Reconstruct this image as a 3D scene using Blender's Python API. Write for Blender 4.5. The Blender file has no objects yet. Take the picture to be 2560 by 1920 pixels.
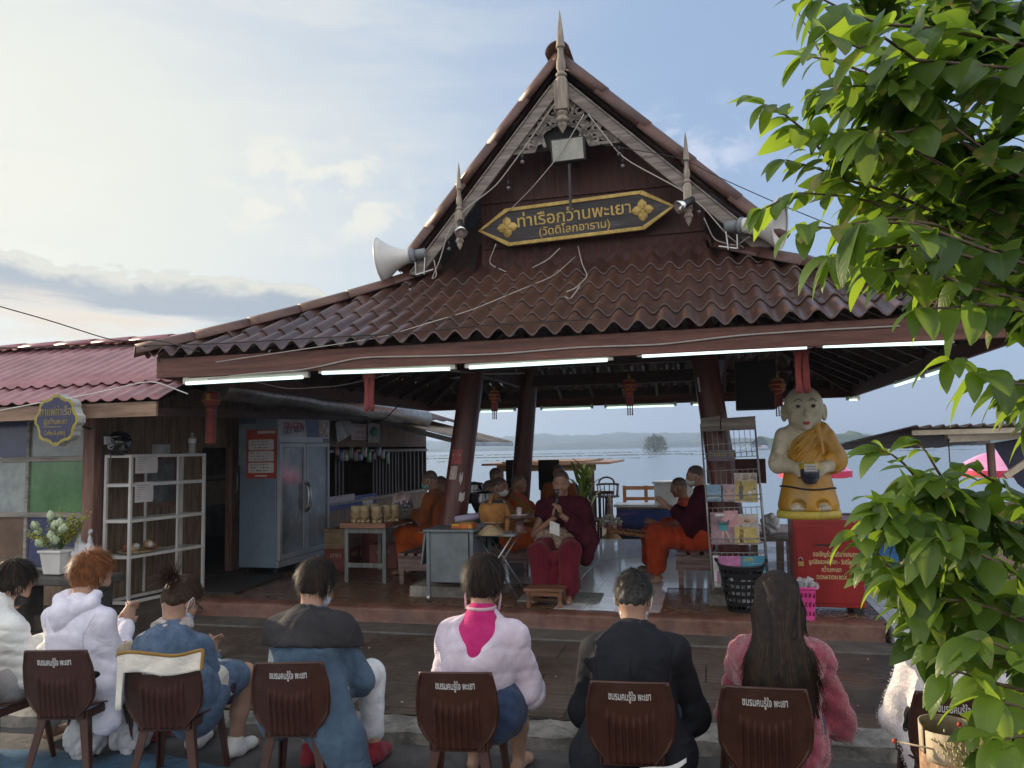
import bpy,math,random
import numpy as np
from mathutils import Vector,Matrix,Euler
random.seed(7)
RNG=np.random.RandomState(11)
rad=math.radians
sc=bpy.context.scene
C=sc.collection
PITCH,ROLL,CAMH,FPX=4.83,-1.1,1.95,769.0
cam_d=bpy.data.cameras.new('camera')
cam=bpy.data.objects.new('camera',cam_d);C.objects.link(cam);sc.camera=cam
cam_d.sensor_width=36.0;cam_d.lens=FPX/1024*36.0
cam_d.clip_start=0.05;cam_d.clip_end=20000
CAMR=(Matrix.Rotation(rad(90+PITCH),3,'X')@Matrix.Rotation(rad(ROLL),3,'Z'))
cam.matrix_world=Matrix.Translation((0,0,CAMH))@CAMR.to_4x4()
sc.view_settings.view_transform='Standard'
try:sc.view_settings.look='None'
except Exception:pass
sc.view_settings.gamma=1.0
sc.view_settings.exposure=0.56
sc.cycles.max_bounces=8
sc.cycles.transparent_max_bounces=12
SUN_AZ,SUN_EL=-58.0,15.0
sd=bpy.data.lights.new('sun','SUN');sun=bpy.data.objects.new('sun',sd);C.objects.link(sun)
sd.energy=4.2;sd.angle=rad(0.5);sd.color=(1.0,.80,.56)
sdir=Vector((math.sin(rad(SUN_AZ))*math.cos(rad(SUN_EL)),math.cos(rad(SUN_AZ))*math.cos(rad(SUN_EL)),math.sin(rad(SUN_EL))))
sun.rotation_euler=sdir.to_track_quat('Z','Y').to_euler();sun.location=sdir*60
world=bpy.data.worlds.new('World');sc.world=world;world.use_nodes=True
class NT:
 0
 def __init__(s,tree):s.t=tree;s.n=tree.nodes;s.l=tree.links
 def new(s,typ,**kw):
  nd=s.n.new(typ)
  for k,v in kw.items():setattr(nd,k,v)
  return nd
 def put(s,sock,v):
  if isinstance(v,bpy.types.NodeSocket):s.l.new(v,sock)
  elif v is not None:
   if sock.type=='RGBA' and not isinstance(v,(int,float))and len(v)==3:v=(*v,1)
   sock.default_value=v
 def math(s,op,a,b=None,c=None,clamp=False):
  nd=s.new('ShaderNodeMath',operation=op,use_clamp=clamp)
  for i,v in enumerate((a,b,c)):
   if v is not None:s.put(nd.inputs[i],v)
  return nd.outputs[0]
 def mix(s,f,a,b,blend='MIX'):
  nd=s.new('ShaderNodeMix',data_type='RGBA',blend_type=blend)
  s.put(nd.inputs['Factor'],f);s.put(nd.inputs[6],a);s.put(nd.inputs[7],b)
  return nd.outputs[2]
 def ramp(s,f,stops):
  nd=s.new('ShaderNodeMapRange',interpolation_type='SMOOTHSTEP')
  s.put(nd.inputs[0],f)
  for i,v in enumerate(stops):nd.inputs[1+i].default_value=v
  return nd.outputs[0]
 def noise(s,vec,scale=5,detail=4,rough=.55,dist=0.):
  nd=s.new('ShaderNodeTexNoise');s.put(nd.inputs['Vector'],vec)
  nd.inputs['Scale'].default_value=scale;nd.inputs['Detail'].default_value=detail
  nd.inputs['Roughness'].default_value=rough;nd.inputs['Distortion'].default_value=dist
  return nd.outputs['Fac']
 def mapping(s,vec,scale=(1,1,1),rot=(0,0,0),loc=(0,0,0)):
  nd=s.new('ShaderNodeMapping');s.put(nd.inputs[0],vec)
  nd.inputs['Scale'].default_value=scale;nd.inputs['Rotation'].default_value=rot;nd.inputs['Location'].default_value=loc
  return nd.outputs[0]
def build_sky():
 w=NT(world.node_tree);w.n.clear()
 sky=w.new('ShaderNodeTexSky',sky_type='NISHITA',sun_disc=False)
 sky.sun_elevation=rad(SUN_EL);sky.sun_rotation=rad(SUN_AZ)
 sky.altitude=300;sky.air_density=1.0;sky.dust_density=2.2;sky.ozone_density=2.0
 tc=w.new('ShaderNodeTexCoord');d=tc.outputs['Generated']
 sx=w.new('ShaderNodeSeparateXYZ');w.put(sx.inputs[0],d)
 az=w.math('MULTIPLY',w.math('ARCTAN2',sx.outputs[0],sx.outputs[1]),57.2958)
 el=w.math('MULTIPLY',w.math('ARCSINE',sx.outputs[2]),57.2958)
 cmb=w.new('ShaderNodeCombineXYZ');w.put(cmb.inputs[0],az);w.put(cmb.inputs[1],el)
 ae=cmb.outputs[0]
 n1=w.noise(w.mapping(ae,(.06,.16,1)),1.0,6,.6,.3)
 n2=w.noise(w.mapping(ae,(.25,.42,1),loc=(3,1,0)),1.0,6,.58,.4)
 n3=w.noise(w.mapping(ae,(.045,.35,1),loc=(7,2,0)),1.0,5,.6,.2)
 sunny=w.ramp(az,(10,-60,0,1))
 top=w.math('ADD',12.3,w.math('ADD',w.math('MULTIPLY',w.math('SUBTRACT',n2,.5),3.6),w.math('MULTIPLY',w.math('ADD',az,25),-.03)))
 below=w.ramp(w.math('SUBTRACT',top,el),(0.,.35,0,1))
 above=w.ramp(w.math('SUBTRACT',el,w.math('ADD',8.6,w.math('MULTIPLY',w.math('SUBTRACT',n3,.5),9.0))),(-.6,1.4,0,1))
 azm=w.ramp(w.math('ADD',az,w.math('MULTIPLY',w.math('SUBTRACT',n1,.5),20)),(16,-2,0,1))
 bank=w.math('MULTIPLY',w.math('MULTIPLY',below,above),azm)
 rim=w.math('MULTIPLY',w.math('MULTIPLY',w.ramp(w.math('SUBTRACT',top,el),(1.3,.25,0,1)),below),azm)
 veil=w.math('MULTIPLY',w.ramp(w.math('ADD',w.math('MULTIPLY',n1,.55),w.math('MULTIPLY',n3,.5)),(.44,.66,0,1)),w.ramp(az,(16,-34,0,.8)))
 pu_m=w.math('MULTIPLY',w.ramp(w.math('ABSOLUTE',w.math('SUBTRACT',el,18.6)),(5.5,1.2,0,1)),w.ramp(w.math('ABSOLUTE',w.math('ADD',az,14.5)),(10.0,3.5,0,1)))
 puff=w.math('MULTIPLY',w.ramp(n2,(.47,.62,0,1)),pu_m)
 pr_m=w.math('MULTIPLY',w.ramp(w.math('ABSOLUTE',w.math('SUBTRACT',el,21.0)),(4.0,1.0,0,1)),w.ramp(w.math('ABSOLUTE',w.math('SUBTRACT',az,14.0)),(6.0,2.0,0,1)))
 puff2=w.math('MULTIPLY',w.ramp(n2,(.46,.64,0,.7)),pr_m)
 streak=w.math('MULTIPLY',w.ramp(n3,(.5,.68,0,.8)),w.math('MULTIPLY',w.ramp(w.math('ABSOLUTE',w.math('SUBTRACT',el,8.0)),(4.5,1.0,0,1)),azm))
 lowhaze=w.ramp(el,(9,-1,0,.62))
 glow=w.math('MULTIPLY',w.ramp(az,(14,-36,0,1)),w.math('MULTIPLY',w.ramp(el,(2,13,.5,1)),w.ramp(el,(19,38,1,.45))))
 K=10.0
 col=w.mix(.72,sky.outputs[0],tuple(K*c for c in(.29,.39,.56)))
 col=w.mix(lowhaze,col,tuple(K*c for c in(.31,.36,.46)))
 col=w.mix(w.math('MULTIPLY',glow,.92),col,tuple(K*c for c in(.64,.63,.54)))
 col=w.mix(veil,col,tuple(K*c for c in(.58,.59,.55)))
 col=w.mix(w.math('MULTIPLY',bank,.86),col,tuple(K*c for c in(.25,.29,.345)))
 col=w.mix(streak,col,tuple(K*c for c in(.60,.51,.42)))
 col=w.mix(w.math('MULTIPLY',rim,.7),col,tuple(K*c for c in(.66,.63,.52)))
 col=w.mix(w.math('MULTIPLY',puff,.85),col,tuple(K*c for c in(.62,.61,.545)))
 col=w.mix(puff2,col,tuple(K*c for c in(.48,.52,.62)))
 behind=w.math('MULTIPLY',w.ramp(w.math('ABSOLUTE',az),(62,120,0,1)),w.ramp(el,(-4,8,.3,1)))  # brighter sky added behind the camera, unseen, to fill backs and under the roof
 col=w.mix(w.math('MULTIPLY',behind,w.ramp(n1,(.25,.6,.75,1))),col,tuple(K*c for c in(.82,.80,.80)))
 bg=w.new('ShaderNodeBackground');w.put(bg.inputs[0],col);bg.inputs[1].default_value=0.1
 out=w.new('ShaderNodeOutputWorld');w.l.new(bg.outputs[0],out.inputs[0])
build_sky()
TH=rad(14.3)
UX=Vector((math.cos(TH),-math.sin(TH),0));VX=Vector((math.sin(TH),math.cos(TH),0));OO=Vector((0,8.114,0))
def W(u,v,z=0.):return OO+UX*u+VX*v+Vector((0,0,z))
def S2(x,y):
 return CAMR@Vector(((x/2.5-512)/FPX,(384-y/2.5)/FPX,-1.0))
CP=Vector((0,0,CAMH))
def atz(x,y,z):d=S2(x,y);return CP+d*((z-CAMH)/d.z)
def aty(x,y,Y):d=S2(x,y);return CP+d*(Y/d.y)
def atv(x,y,v):
 d=S2(x,y);p=CP+d*(((OO+VX*v-CP).dot(VX))/d.dot(VX))-OO
 return(p.dot(UX),p.dot(VX),p.z)
def atu(x,y,u):
 d=S2(x,y);p=CP+d*(((OO+UX*u-CP).dot(UX))/d.dot(UX))-OO
 return(p.dot(UX),p.dot(VX),p.z)
def loc(p):p=Vector(p)-OO;return(p.dot(UX),p.dot(VX),p.z)
MATS={}
def mat(name,col,rough=.6,metal=0.,col2=None,var=.18,vs=6.,bump=0.,bs=60.,stretch=(1,1,1),spec=.5,sheen=0.,emit=None,es=1.,trans=0.,alpha=1.,dirt=0.,dcol=(.06,.05,.04),rvar=.12,coat=0.):
 if name in MATS:return MATS[name]
 m=bpy.data.materials.new(name);m.use_nodes=True;MATS[name]=m
 w=NT(m.node_tree);b=w.n['Principled BSDF']
 tc=w.new('ShaderNodeTexCoord');v=w.mapping(tc.outputs['Object'],stretch)
 n=w.noise(v,vs,5,.6);n2=w.noise(v,vs*5.3,3,.6)
 f=w.ramp(w.math('ADD',w.math('MULTIPLY',n,.7),w.math('MULTIPLY',n2,.3)),(.3,.7,0,1))
 lo=tuple(max(0,c*(1-var))for c in col);hi=tuple(min(1,c*(1+var))for c in(col2 or col))
 c=w.mix(f,lo,hi)
 if dirt:
  dn=w.noise(w.mapping(tc.outputs['Object'],stretch,loc=(5,3,1)),vs*.55,7,.7,.5)
  c=w.mix(w.math('MULTIPLY',w.ramp(dn,(.48,.66,0,1)),dirt),c,dcol)
 w.put(b.inputs['Base Color'],c)
 w.put(b.inputs['Roughness'],w.math('ADD',rough-rvar/2,w.math('MULTIPLY',n2,rvar),clamp=True))
 b.inputs['Metallic'].default_value=metal;b.inputs['Specular IOR Level'].default_value=spec
 if sheen:b.inputs['Sheen Weight'].default_value=sheen;b.inputs['Sheen Roughness'].default_value=.5
 if coat:b.inputs['Coat Weight'].default_value=coat;b.inputs['Coat Roughness'].default_value=.15
 if trans:b.inputs['Transmission Weight'].default_value=trans
 if alpha<1:b.inputs['Alpha'].default_value=alpha
 if emit:w.put(b.inputs['Emission Color'],emit);b.inputs['Emission Strength'].default_value=es
 if bump:
  bn=w.new('ShaderNodeBump');bn.inputs['Strength'].default_value=min(1,bump);bn.inputs['Distance'].default_value=.004
  w.put(bn.inputs['Height'],w.noise(v,bs,4,.6));w.l.new(bn.outputs[0],b.inputs['Normal'])
 return m
def wood(name,col,col2=None,axis='z',rough=.6,dirt=.3,var=.3,bump=.5,scale=1.,dcol=(.05,.035,.03)):
 st={'x':(.12,1.6,1.6),'y':(1.6,.12,1.6),'z':(1.6,1.6,.12)}[axis]
 return mat(name,col,rough,0,col2,var,14*scale,bump,40*scale,st,dirt=dirt,dcol=dcol)
ORG={}
def thing(name,label,cat,at=(0,0,0),rz=0.,group=None,uv=True):
 0
 o=bpy.data.objects.new(name,None);C.objects.link(o);o.empty_display_size=.1
 o.location=W(*at)if uv else at
 o.rotation_euler=(0,0,(-TH if uv else 0)+rz)
 o['label']=label;o['category']=cat
 if group:o['group']=group
 ORG[o.name]=Vector(at)if uv else Vector((0,0,0))
 return o
def tag(o,label=None,cat=None,group=None,kind=None):
 if label:o['label']=label
 if cat:o['category']=cat
 if group:o['group']=group
 if kind:o['kind']=kind
 return o
def frame(o,at,rz=0.):
 0
 o.location=W(*at);o.rotation_euler=(0,0,-TH+rz);return o
def dup(root,at=None,rz=None,label=None,group=None,world=None):
 r=root.copy();C.objects.link(r)
 if at is not None:r.location=W(*at);r.rotation_euler=(0,0,-TH+(rz or 0))
 if world is not None:r.location=world;r.rotation_euler=(0,0,rz or 0)
 if label:r['label']=label
 if group:r['group']=group
 for ch in list(root.children):
  c=ch.copy();C.objects.link(c);c.parent=r
  for g in list(ch.children):
   d=g.copy();C.objects.link(d);d.parent=c
 return r
def basis(d,up=(0,0,1)):
 d=Vector(d).normalized();up=Vector(up)
 if abs(d.dot(up.normalized()))>.98:up=Vector((0,1,0))if abs(d.y)<.9 else Vector((1,0,0))
 x=up.cross(d).normalized();y=d.cross(x).normalized()
 return x,y,d
class MB:
 def __init__(s):s.v=[];s.f=[];s.mi=[];s.sm=[]
 def add(s,vs,fs,m=0,smooth=False):
  b=len(s.v);s.v+=[tuple(p)for p in vs]
  for f in fs:s.f.append(tuple(i+b for i in f));s.mi.append(m);s.sm.append(smooth)
  return s
 def box(s,c,size,rz=0.,m=0,R=None,taper=1.):
  x,y,z=(k/2 for k in size);c=Vector(c)
  if R is None:R=Matrix.Rotation(rz,3,'Z')
  vs=[c+R@Vector((a*x*(taper if k<0 else 1),b*y*(taper if k<0 else 1),k*z))for k in(-1,1)for a,b in((-1,-1),(1,-1),(1,1),(-1,1))]
  return s.add(vs,[(3,2,1,0),(4,5,6,7),(0,1,5,4),(1,2,6,5),(2,3,7,6),(3,0,4,7)],m)
 def span(s,a,b,m=0):
  a=Vector(a);b=Vector(b);return s.box((a+b)/2,[abs(k)for k in(b-a)],m=m)
 def bar(s,a,b,w,h,m=0,up=(0,0,1)):
  a=Vector(a);b=Vector(b);x,y,d=basis(b-a,up)
  R=Matrix((x,y,d)).transposed()
  return s.box((a+b)/2,(w,h,(b-a).length),m=m,R=R)
 def tube(s,pts,r,n=8,m=0,cap=True):
  pts=[Vector(p)for p in pts];k=len(pts);rs=r if isinstance(r,(list,tuple))else[r]*k
  vs=[];px=None
  for i,p in enumerate(pts):
   d=(pts[min(i+1,k-1)]-pts[max(i-1,0)])
   if d.length<1e-9:d=Vector((0,0,1))
   d.normalize()
   if px is None:px=basis(d)[0]
   px=(px-d*px.dot(d))
   if px.length<1e-6:px=basis(d)[0]
   px.normalize();py=d.cross(px)
   for j in range(n):
    a=2*math.pi*j/n
    vs.append(p+px*(math.cos(a)*rs[i])+py*(math.sin(a)*rs[i]))
  fs=[(i*n+j,i*n+(j+1)%n,(i+1)*n+(j+1)%n,(i+1)*n+j)for i in range(k-1)for j in range(n)]
  s.add(vs,fs,m,True)
  if cap:
   b=len(s.v)-len(vs)
   s.f+=[tuple(b+j for j in reversed(range(n))),tuple(b+(k-1)*n+j for j in range(n))];s.mi+=[m,m];s.sm+=[False,False]
  return s
 def lathe(s,prof,c=(0,0,0),axis=(0,0,1),n=20,m=0,sx=1.,sy=1.,smooth=True):
  x,y,d=basis(axis,(0,1,0));c=Vector(c);k=len(prof)
  vs=[c+d*h+x*(r*sx*math.cos(2*math.pi*j/n))+y*(r*sy*math.sin(2*math.pi*j/n))for r,h in prof for j in range(n)]
  fs=[(i*n+j,i*n+(j+1)%n,(i+1)*n+(j+1)%n,(i+1)*n+j)for i in range(k-1)for j in range(n)]
  return s.add(vs,fs,m,smooth)
 def prism(s,poly,o,x,y,thick,m=0):
  0
  o=Vector(o);x=Vector(x);y=Vector(y);nn=x.cross(y).normalized()*(thick/2);n=len(poly)
  vs=[o+x*a+y*b-nn for a,b in poly]+[o+x*a+y*b+nn for a,b in poly]
  return s.add(vs,[tuple(reversed(range(n))),tuple(range(n,2*n))]+[(i,(i+1)%n,n+(i+1)%n,n+i)for i in range(n)],m)
 def grid(s,nu,nv,fn,m=0,smooth=True,flip=False):
  vs=[fn(i/nu,j/nv)for j in range(nv+1)for i in range(nu+1)]
  fs=[]
  for j in range(nv):
   for i in range(nu):
    a=j*(nu+1)+i;q=(a,a+1,a+nu+2,a+nu+1)
    fs.append(q[::-1]if flip else q)
  return s.add(vs,fs,m,smooth)
 def ball(s,c,r,n=10,k=7,m=0):
  r=r if isinstance(r,(tuple,list))else(r,r,r)
  return s.grid(n,k,lambda a,b:(c[0]+r[0]*math.cos(2*math.pi*a)*math.sin(math.pi*(1-b)),c[1]+r[1]*math.sin(2*math.pi*a)*math.sin(math.pi*(1-b)),c[2]+r[2]*math.cos(math.pi*(1-b))),m)
 def xf(s,M,i0=0):s.v[i0:]=[tuple(M@Vector(p))for p in s.v[i0:]];return s
 def build(s,name,mats,parent=None,bevel=0.,solid=0.,off=None,smooth=None):
  me=bpy.data.meshes.new(name)
  o3=ORG.get(parent.name,None)if parent is not None and off is None else off
  if parent is not None and o3 is None:
   pp=parent.parent
   o3=ORG.get(pp.name,Vector((0,0,0)))if pp is not None else Vector((0,0,0))
  if o3 is not None and Vector(o3).length>0:ov=Vector(o3);vs=[(p[0]-ov.x,p[1]-ov.y,p[2]-ov.z)for p in s.v]
  else:vs=s.v
  me.from_pydata(vs,[],s.f)
  for m in(mats if isinstance(mats,(list,tuple))else[mats]if mats else[]):me.materials.append(m)
  me.polygons.foreach_set('material_index',s.mi);me.polygons.foreach_set('use_smooth',s.sm if smooth is None else[smooth]*len(s.f))
  me.update()
  o=bpy.data.objects.new(name,me);C.objects.link(o)
  if parent is not None:o.parent=parent
  if solid:md=o.modifiers.new('solid','SOLIDIFY');md.thickness=solid;md.offset=0
  if bevel:md=o.modifiers.new('bevel','BEVEL');md.width=bevel;md.segments=2;md.limit_method='ANGLE';md.angle_limit=rad(40)
  return o
def text_mesh(body,size,extrude=.002,spacing=1.,bold=0.):
 cu=bpy.data.curves.new('t','FONT');cu.body=body;cu.size=size;cu.extrude=extrude;cu.align_x='CENTER';cu.align_y='CENTER'
 cu.space_character=spacing;cu.resolution_u=3;cu.offset=bold
 o=bpy.data.objects.new('t',cu);C.objects.link(o)
 dg=bpy.context.evaluated_depsgraph_get();dg.update()
 me=bpy.data.meshes.new_from_object(o.evaluated_get(dg))
 vs=[v.co.copy()for v in me.vertices];fs=[tuple(p.vertices)for p in me.polygons]
 bpy.data.objects.remove(o);bpy.data.curves.remove(cu);bpy.data.meshes.remove(me)
 return vs,fs
def add_text(mb,body,o,x,y,size,m=0,width=None,extrude=.002,bold=0.,bend=None):
 0
 vs,fs=text_mesh(body,size,extrude,bold=bold)
 if not vs:return mb
 o=Vector(o);x=Vector(x).normalized();y=Vector(y).normalized();nn=x.cross(y)
 x0=min(v.x for v in vs);x1=max(v.x for v in vs);k=1.
 if width:k=width/max(1e-6,x1-x0)
 cx=(x0+x1)/2
 out=[]
 for v in vs:
  a=(v.x-cx)*k;p=o+x*a+y*(v.y)+nn*v.z
  if bend:p=p+nn*bend(a)
  out.append(p)
 return mb.add(out,fs,m)
class SDF:
 def __init__(s,k=.03):s.p=[];s.k=k;s.disp=None;s.cuts=[]
 def cut(s,p,n,fn=None):s.cuts.append((np.array(p,float),np.array(n,float)/np.linalg.norm(n),fn));return s
 def rc(s,a,ra,b,rb,k=None,sub=False,sq=None):s.p.append(('c',np.array(a,float),ra,np.array(b,float),rb,k,sub,sq));return s
 def el(s,c,r,R=None,k=None,sub=False):s.p.append(('e',np.array(c,float),np.array(r,float),None if R is None else np.array(R,float),None,k,sub,None));return s
 def mesh(s,h=.012):
  lo=np.array([1e9]*3);hi=-lo
  bbs=[]
  for q in s.p:
   if q[0]=='c':
    f=max(1.,q[7][1])if q[7]else 1.
    r=max(q[2],q[4])*f;l=np.minimum(q[1],q[3])-r;u=np.maximum(q[1],q[3])+r
   else:r=q[2].max();l=q[1]-r;u=q[1]+r
   bbs.append((l,u))
   if not q[6]:lo=np.minimum(lo,l);hi=np.maximum(hi,u)
  lo=lo-3*h-.02;hi=hi+3*h+.02
  n=np.ceil((hi-lo)/h).astype(int)+1
  F=np.full(n,1.0,np.float32)
  ax=[lo[i]+h*np.arange(n[i])for i in range(3)]
  for q,(l,u)in zip(s.p,bbs):
   k=q[5]if q[5]is not None else s.k;mg=k+3*h+.01
   i0=np.maximum(0,np.floor((l-mg-lo)/h).astype(int));i1=np.minimum(n,np.ceil((u+mg-lo)/h).astype(int)+1)
   if(i1<=i0).any():continue
   X,Y,Z=np.meshgrid(ax[0][i0[0]:i1[0]],ax[1][i0[1]:i1[1]],ax[2][i0[2]:i1[2]],indexing='ij')
   P=np.stack((X,Y,Z),-1)
   if q[0]=='c':
    a,ra,b,rb=q[1:5]
    if q[7]:
     axv,f=np.array(q[7][0],float),q[7][1];axv=axv/np.linalg.norm(axv)
     P=P-a;P=P+(P@axv)[...,None]*axv*(1/f-1)+a
    ab=b-a;L2=ab@ab
    t=np.clip(((P-a)@ab)/max(L2,1e-9),0,1)
    d=np.linalg.norm(P-a-t[...,None]*ab,axis=-1)-(ra+(rb-ra)*t)
   else:
    Q=P-q[1]
    if q[3]is not None:Q=Q@q[3]
    k0=np.linalg.norm(Q/q[2],axis=-1);k1=np.linalg.norm(Q/q[2]**2,axis=-1)
    d=k0*(k0-1)/np.maximum(k1,1e-6)
   sl=tuple(slice(i0[i],i1[i])for i in range(3));A=F[sl]
   if q[6]:d=-d;hh=np.maximum(k-np.abs(A-d),0)/k;F[sl]=np.maximum(A,d)+hh*hh*k*.25
   else:hh=np.maximum(k-np.abs(A-d),0)/k;F[sl]=np.minimum(A,d)-hh*hh*k*.25
  if s.disp is not None or s.cuts:
   X,Y,Z=np.meshgrid(*ax,indexing='ij')
   if s.disp is not None:F=F+s.disp(X,Y,Z)
   for p_,n_,fn in s.cuts:
    d=(X-p_[0])*n_[0]+(Y-p_[1])*n_[1]+(Z-p_[2])*n_[2]
    if fn is not None:d=d+fn(X,Y,Z)
    F=np.maximum(F,d)
  return surface_nets(F,lo,h)
 def build(s,name,m,parent=None,h=.012,it=1):
  v,f=s.mesh(h)
  me=bpy.data.meshes.new(name);me.from_pydata(v.tolist(),[],f.tolist())
  me.materials.append(m);me.polygons.foreach_set('use_smooth',[True]*len(me.polygons));me.update()
  o=bpy.data.objects.new(name,me);C.objects.link(o)
  if parent is not None:o.parent=parent
  return o
def surface_nets(F,lo,h):
 ins=F<0;nx,ny,nz=F.shape
 cn=[(a,b,c)for a in(0,1)for b in(0,1)for c in(0,1)]
 cnt=sum(ins[a:nx-1+a,b:ny-1+b,c:nz-1+c].astype(np.int8)for a,b,c in cn)
 act=(cnt>0)&(cnt<8);idx=np.full(act.shape,-1,np.int64);cells=np.argwhere(act);idx[act]=np.arange(len(cells))
 acc=np.zeros((len(cells),3));num=np.zeros(len(cells))
 val={c:F[cells[:,0]+c[0],cells[:,1]+c[1],cells[:,2]+c[2]]for c in cn}
 for c in cn:
  for a in range(3):
   if c[a]==0:
    e=list(c);e[a]=1;e=tuple(e);A=val[c];B=val[e];x=(A<0)!=(B<0)
    t=np.where(x,A/np.where(A==B,1,A-B),0);p=np.tile(np.array(c,float),(len(cells),1));p[:,a]=t
    acc[x]+=p[x];num[x]+=1
 V=lo+h*(cells+acc/num[:,None]);Q=[]
 for a in range(3):
  b,c=(a+1)%3,(a+2)%3
  A=ins;sh=[slice(None)]*3;s0=list(sh);s1=list(sh);s0[a]=slice(0,-1);s1[a]=slice(1,None)
  x=A[tuple(s0)]!=A[tuple(s1)];e=np.argwhere(x);e=e[(e[:,b]>0)&(e[:,c]>0)]
  e=e[(e[:,b]<F.shape[b]-1)&(e[:,c]<F.shape[c]-1)]
  def g(db,dc):k=e.copy();k[:,b]-=db;k[:,c]-=dc;return idx[k[:,0],k[:,1],k[:,2]]
  q=np.stack((g(1,1),g(0,1),g(0,0),g(1,0)),1);fl=~A[e[:,0],e[:,1],e[:,2]];q[fl]=q[fl][:,::-1];Q.append(q)
 Q=np.concatenate(Q);Q=Q[(Q>=0).all(1)]
 return V,Q
def folds(seed,amp=.006,scale=22.,n=5,stretch=(1,1,1)):
 r=np.random.RandomState(seed);ks=r.normal(size=(n,3))*scale*np.array(stretch);ph=r.uniform(0,6.28,n);k2=r.normal(size=(n,3))*scale*.45
 def f(X,Y,Z):
  out=0
  for i in range(n):
   wv=np.sin(k2[i,0]*X+k2[i,1]*Y+k2[i,2]*Z+ph[i]*2)
   q=np.sin(.5*(ks[i,0]*X+ks[i,1]*Y+ks[i,2]*Z+ph[i]+1.4*wv));out=out+1.7-2.6*np.abs(q)**.7
  return out*(amp/n**.5)
 return f
def add_mat_pavement():
 m=mat('wet_pavers',(.060,.052,.045),.42,0,(.088,.075,.062),.3,1.4,0,rvar=.2)
 w=NT(m.node_tree);b=w.n['Principled BSDF']
 tc=w.new('ShaderNodeTexCoord');v=tc.outputs['Object']
 br=w.new('ShaderNodeTexBrick');w.put(br.inputs['Vector'],v)
 br.inputs['Scale'].default_value=1;br.inputs['Brick Width'].default_value=.95;br.inputs['Row Height'].default_value=.5
 br.inputs['Mortar Size'].default_value=.007;br.inputs['Mortar Smooth'].default_value=.3;br.offset=.35
 br.inputs['Color1'].default_value=(.02,.02,.02,1);br.inputs['Color2'].default_value=(1,1,1,1);br.inputs['Mortar'].default_value=(0,0,0,1)
 sx=w.new('ShaderNodeSeparateXYZ');w.put(sx.inputs[0],v)
 st=w.math('ABSOLUTE',w.math('SINE',w.math('MULTIPLY',sx.outputs[1],3.14159/.083)))
 groove=w.ramp(st,(0,.28,0,1))
 bc=w.new('ShaderNodeSeparateColor');w.put(bc.inputs[0],br.outputs['Color'])
 sel=w.ramp(bc.outputs[0],(.45,.55,0,1))
 gr=w.math('MAXIMUM',groove,w.math('SUBTRACT',1,w.math('MULTIPLY',sel,.95)))
 hgt=w.math('MULTIPLY',gr,w.math('SUBTRACT',1,br.outputs['Fac']))
 base=b.inputs['Base Color'].links[0].from_socket
 c=w.mix(1.,base,w.mix(bc.outputs[0],(.78,.8,.82),(1.15,1.05,.98)),'MULTIPLY')
 c=w.mix(w.math('SUBTRACT',1,hgt),c,(.025,.021,.018))
 w.put(b.inputs['Base Color'],c)
 bn=w.new('ShaderNodeBump');bn.inputs['Strength'].default_value=.8;bn.inputs['Distance'].default_value=.006
 w.put(bn.inputs['Height'],w.math('ADD',hgt,w.math('MULTIPLY',w.noise(v,30,5,.65),.5)));w.l.new(bn.outputs[0],b.inputs['Normal'])
 wet=w.ramp(w.noise(v,1.1,4,.6,.6),(.36,.6,.22,.62));w.put(b.inputs['Roughness'],wet)
 return m
def add_mat_pebble():
 m=mat('pebble_tile',(.12,.065,.045),.22,0,(.17,.10,.07),.3,5,0)
 w=NT(m.node_tree);b=w.n['Principled BSDF'];tc=w.new('ShaderNodeTexCoord');v=tc.outputs['Object']
 vo=w.new('ShaderNodeTexVoronoi',feature='DISTANCE_TO_EDGE');w.put(vo.inputs['Vector'],v);vo.inputs['Scale'].default_value=11
 cell=w.new('ShaderNodeTexVoronoi');w.put(cell.inputs['Vector'],v);cell.inputs['Scale'].default_value=11
 sx=w.new('ShaderNodeSeparateXYZ');w.put(sx.inputs[0],v)
 def line(s):return w.ramp(w.math('ABSOLUTE',w.math('SINE',w.math('MULTIPLY',s,3.14159/.4))),(.0,.035,0,1))
 edge=w.math('MULTIPLY',w.ramp(vo.outputs['Distance'],(.03,.09,0,1)),w.math('MULTIPLY',line(sx.outputs[0]),line(sx.outputs[1])))
 hs=w.new('ShaderNodeSeparateColor');w.put(hs.inputs[0],cell.outputs['Color'])
 c=w.mix(hs.outputs[0],(.07,.033,.022),(.15,.085,.055))
 c=w.mix(edge,(.25,.15,.085),c);w.put(b.inputs['Base Color'],c)
 bn=w.new('ShaderNodeBump');bn.inputs['Strength'].default_value=.5;bn.inputs['Distance'].default_value=.003
 w.put(bn.inputs['Height'],edge);w.l.new(bn.outputs[0],b.inputs['Normal'])
 w.put(b.inputs['Roughness'],w.ramp(w.noise(v,1.5,4),(.35,.65,.16,.45)))
 return m
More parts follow.
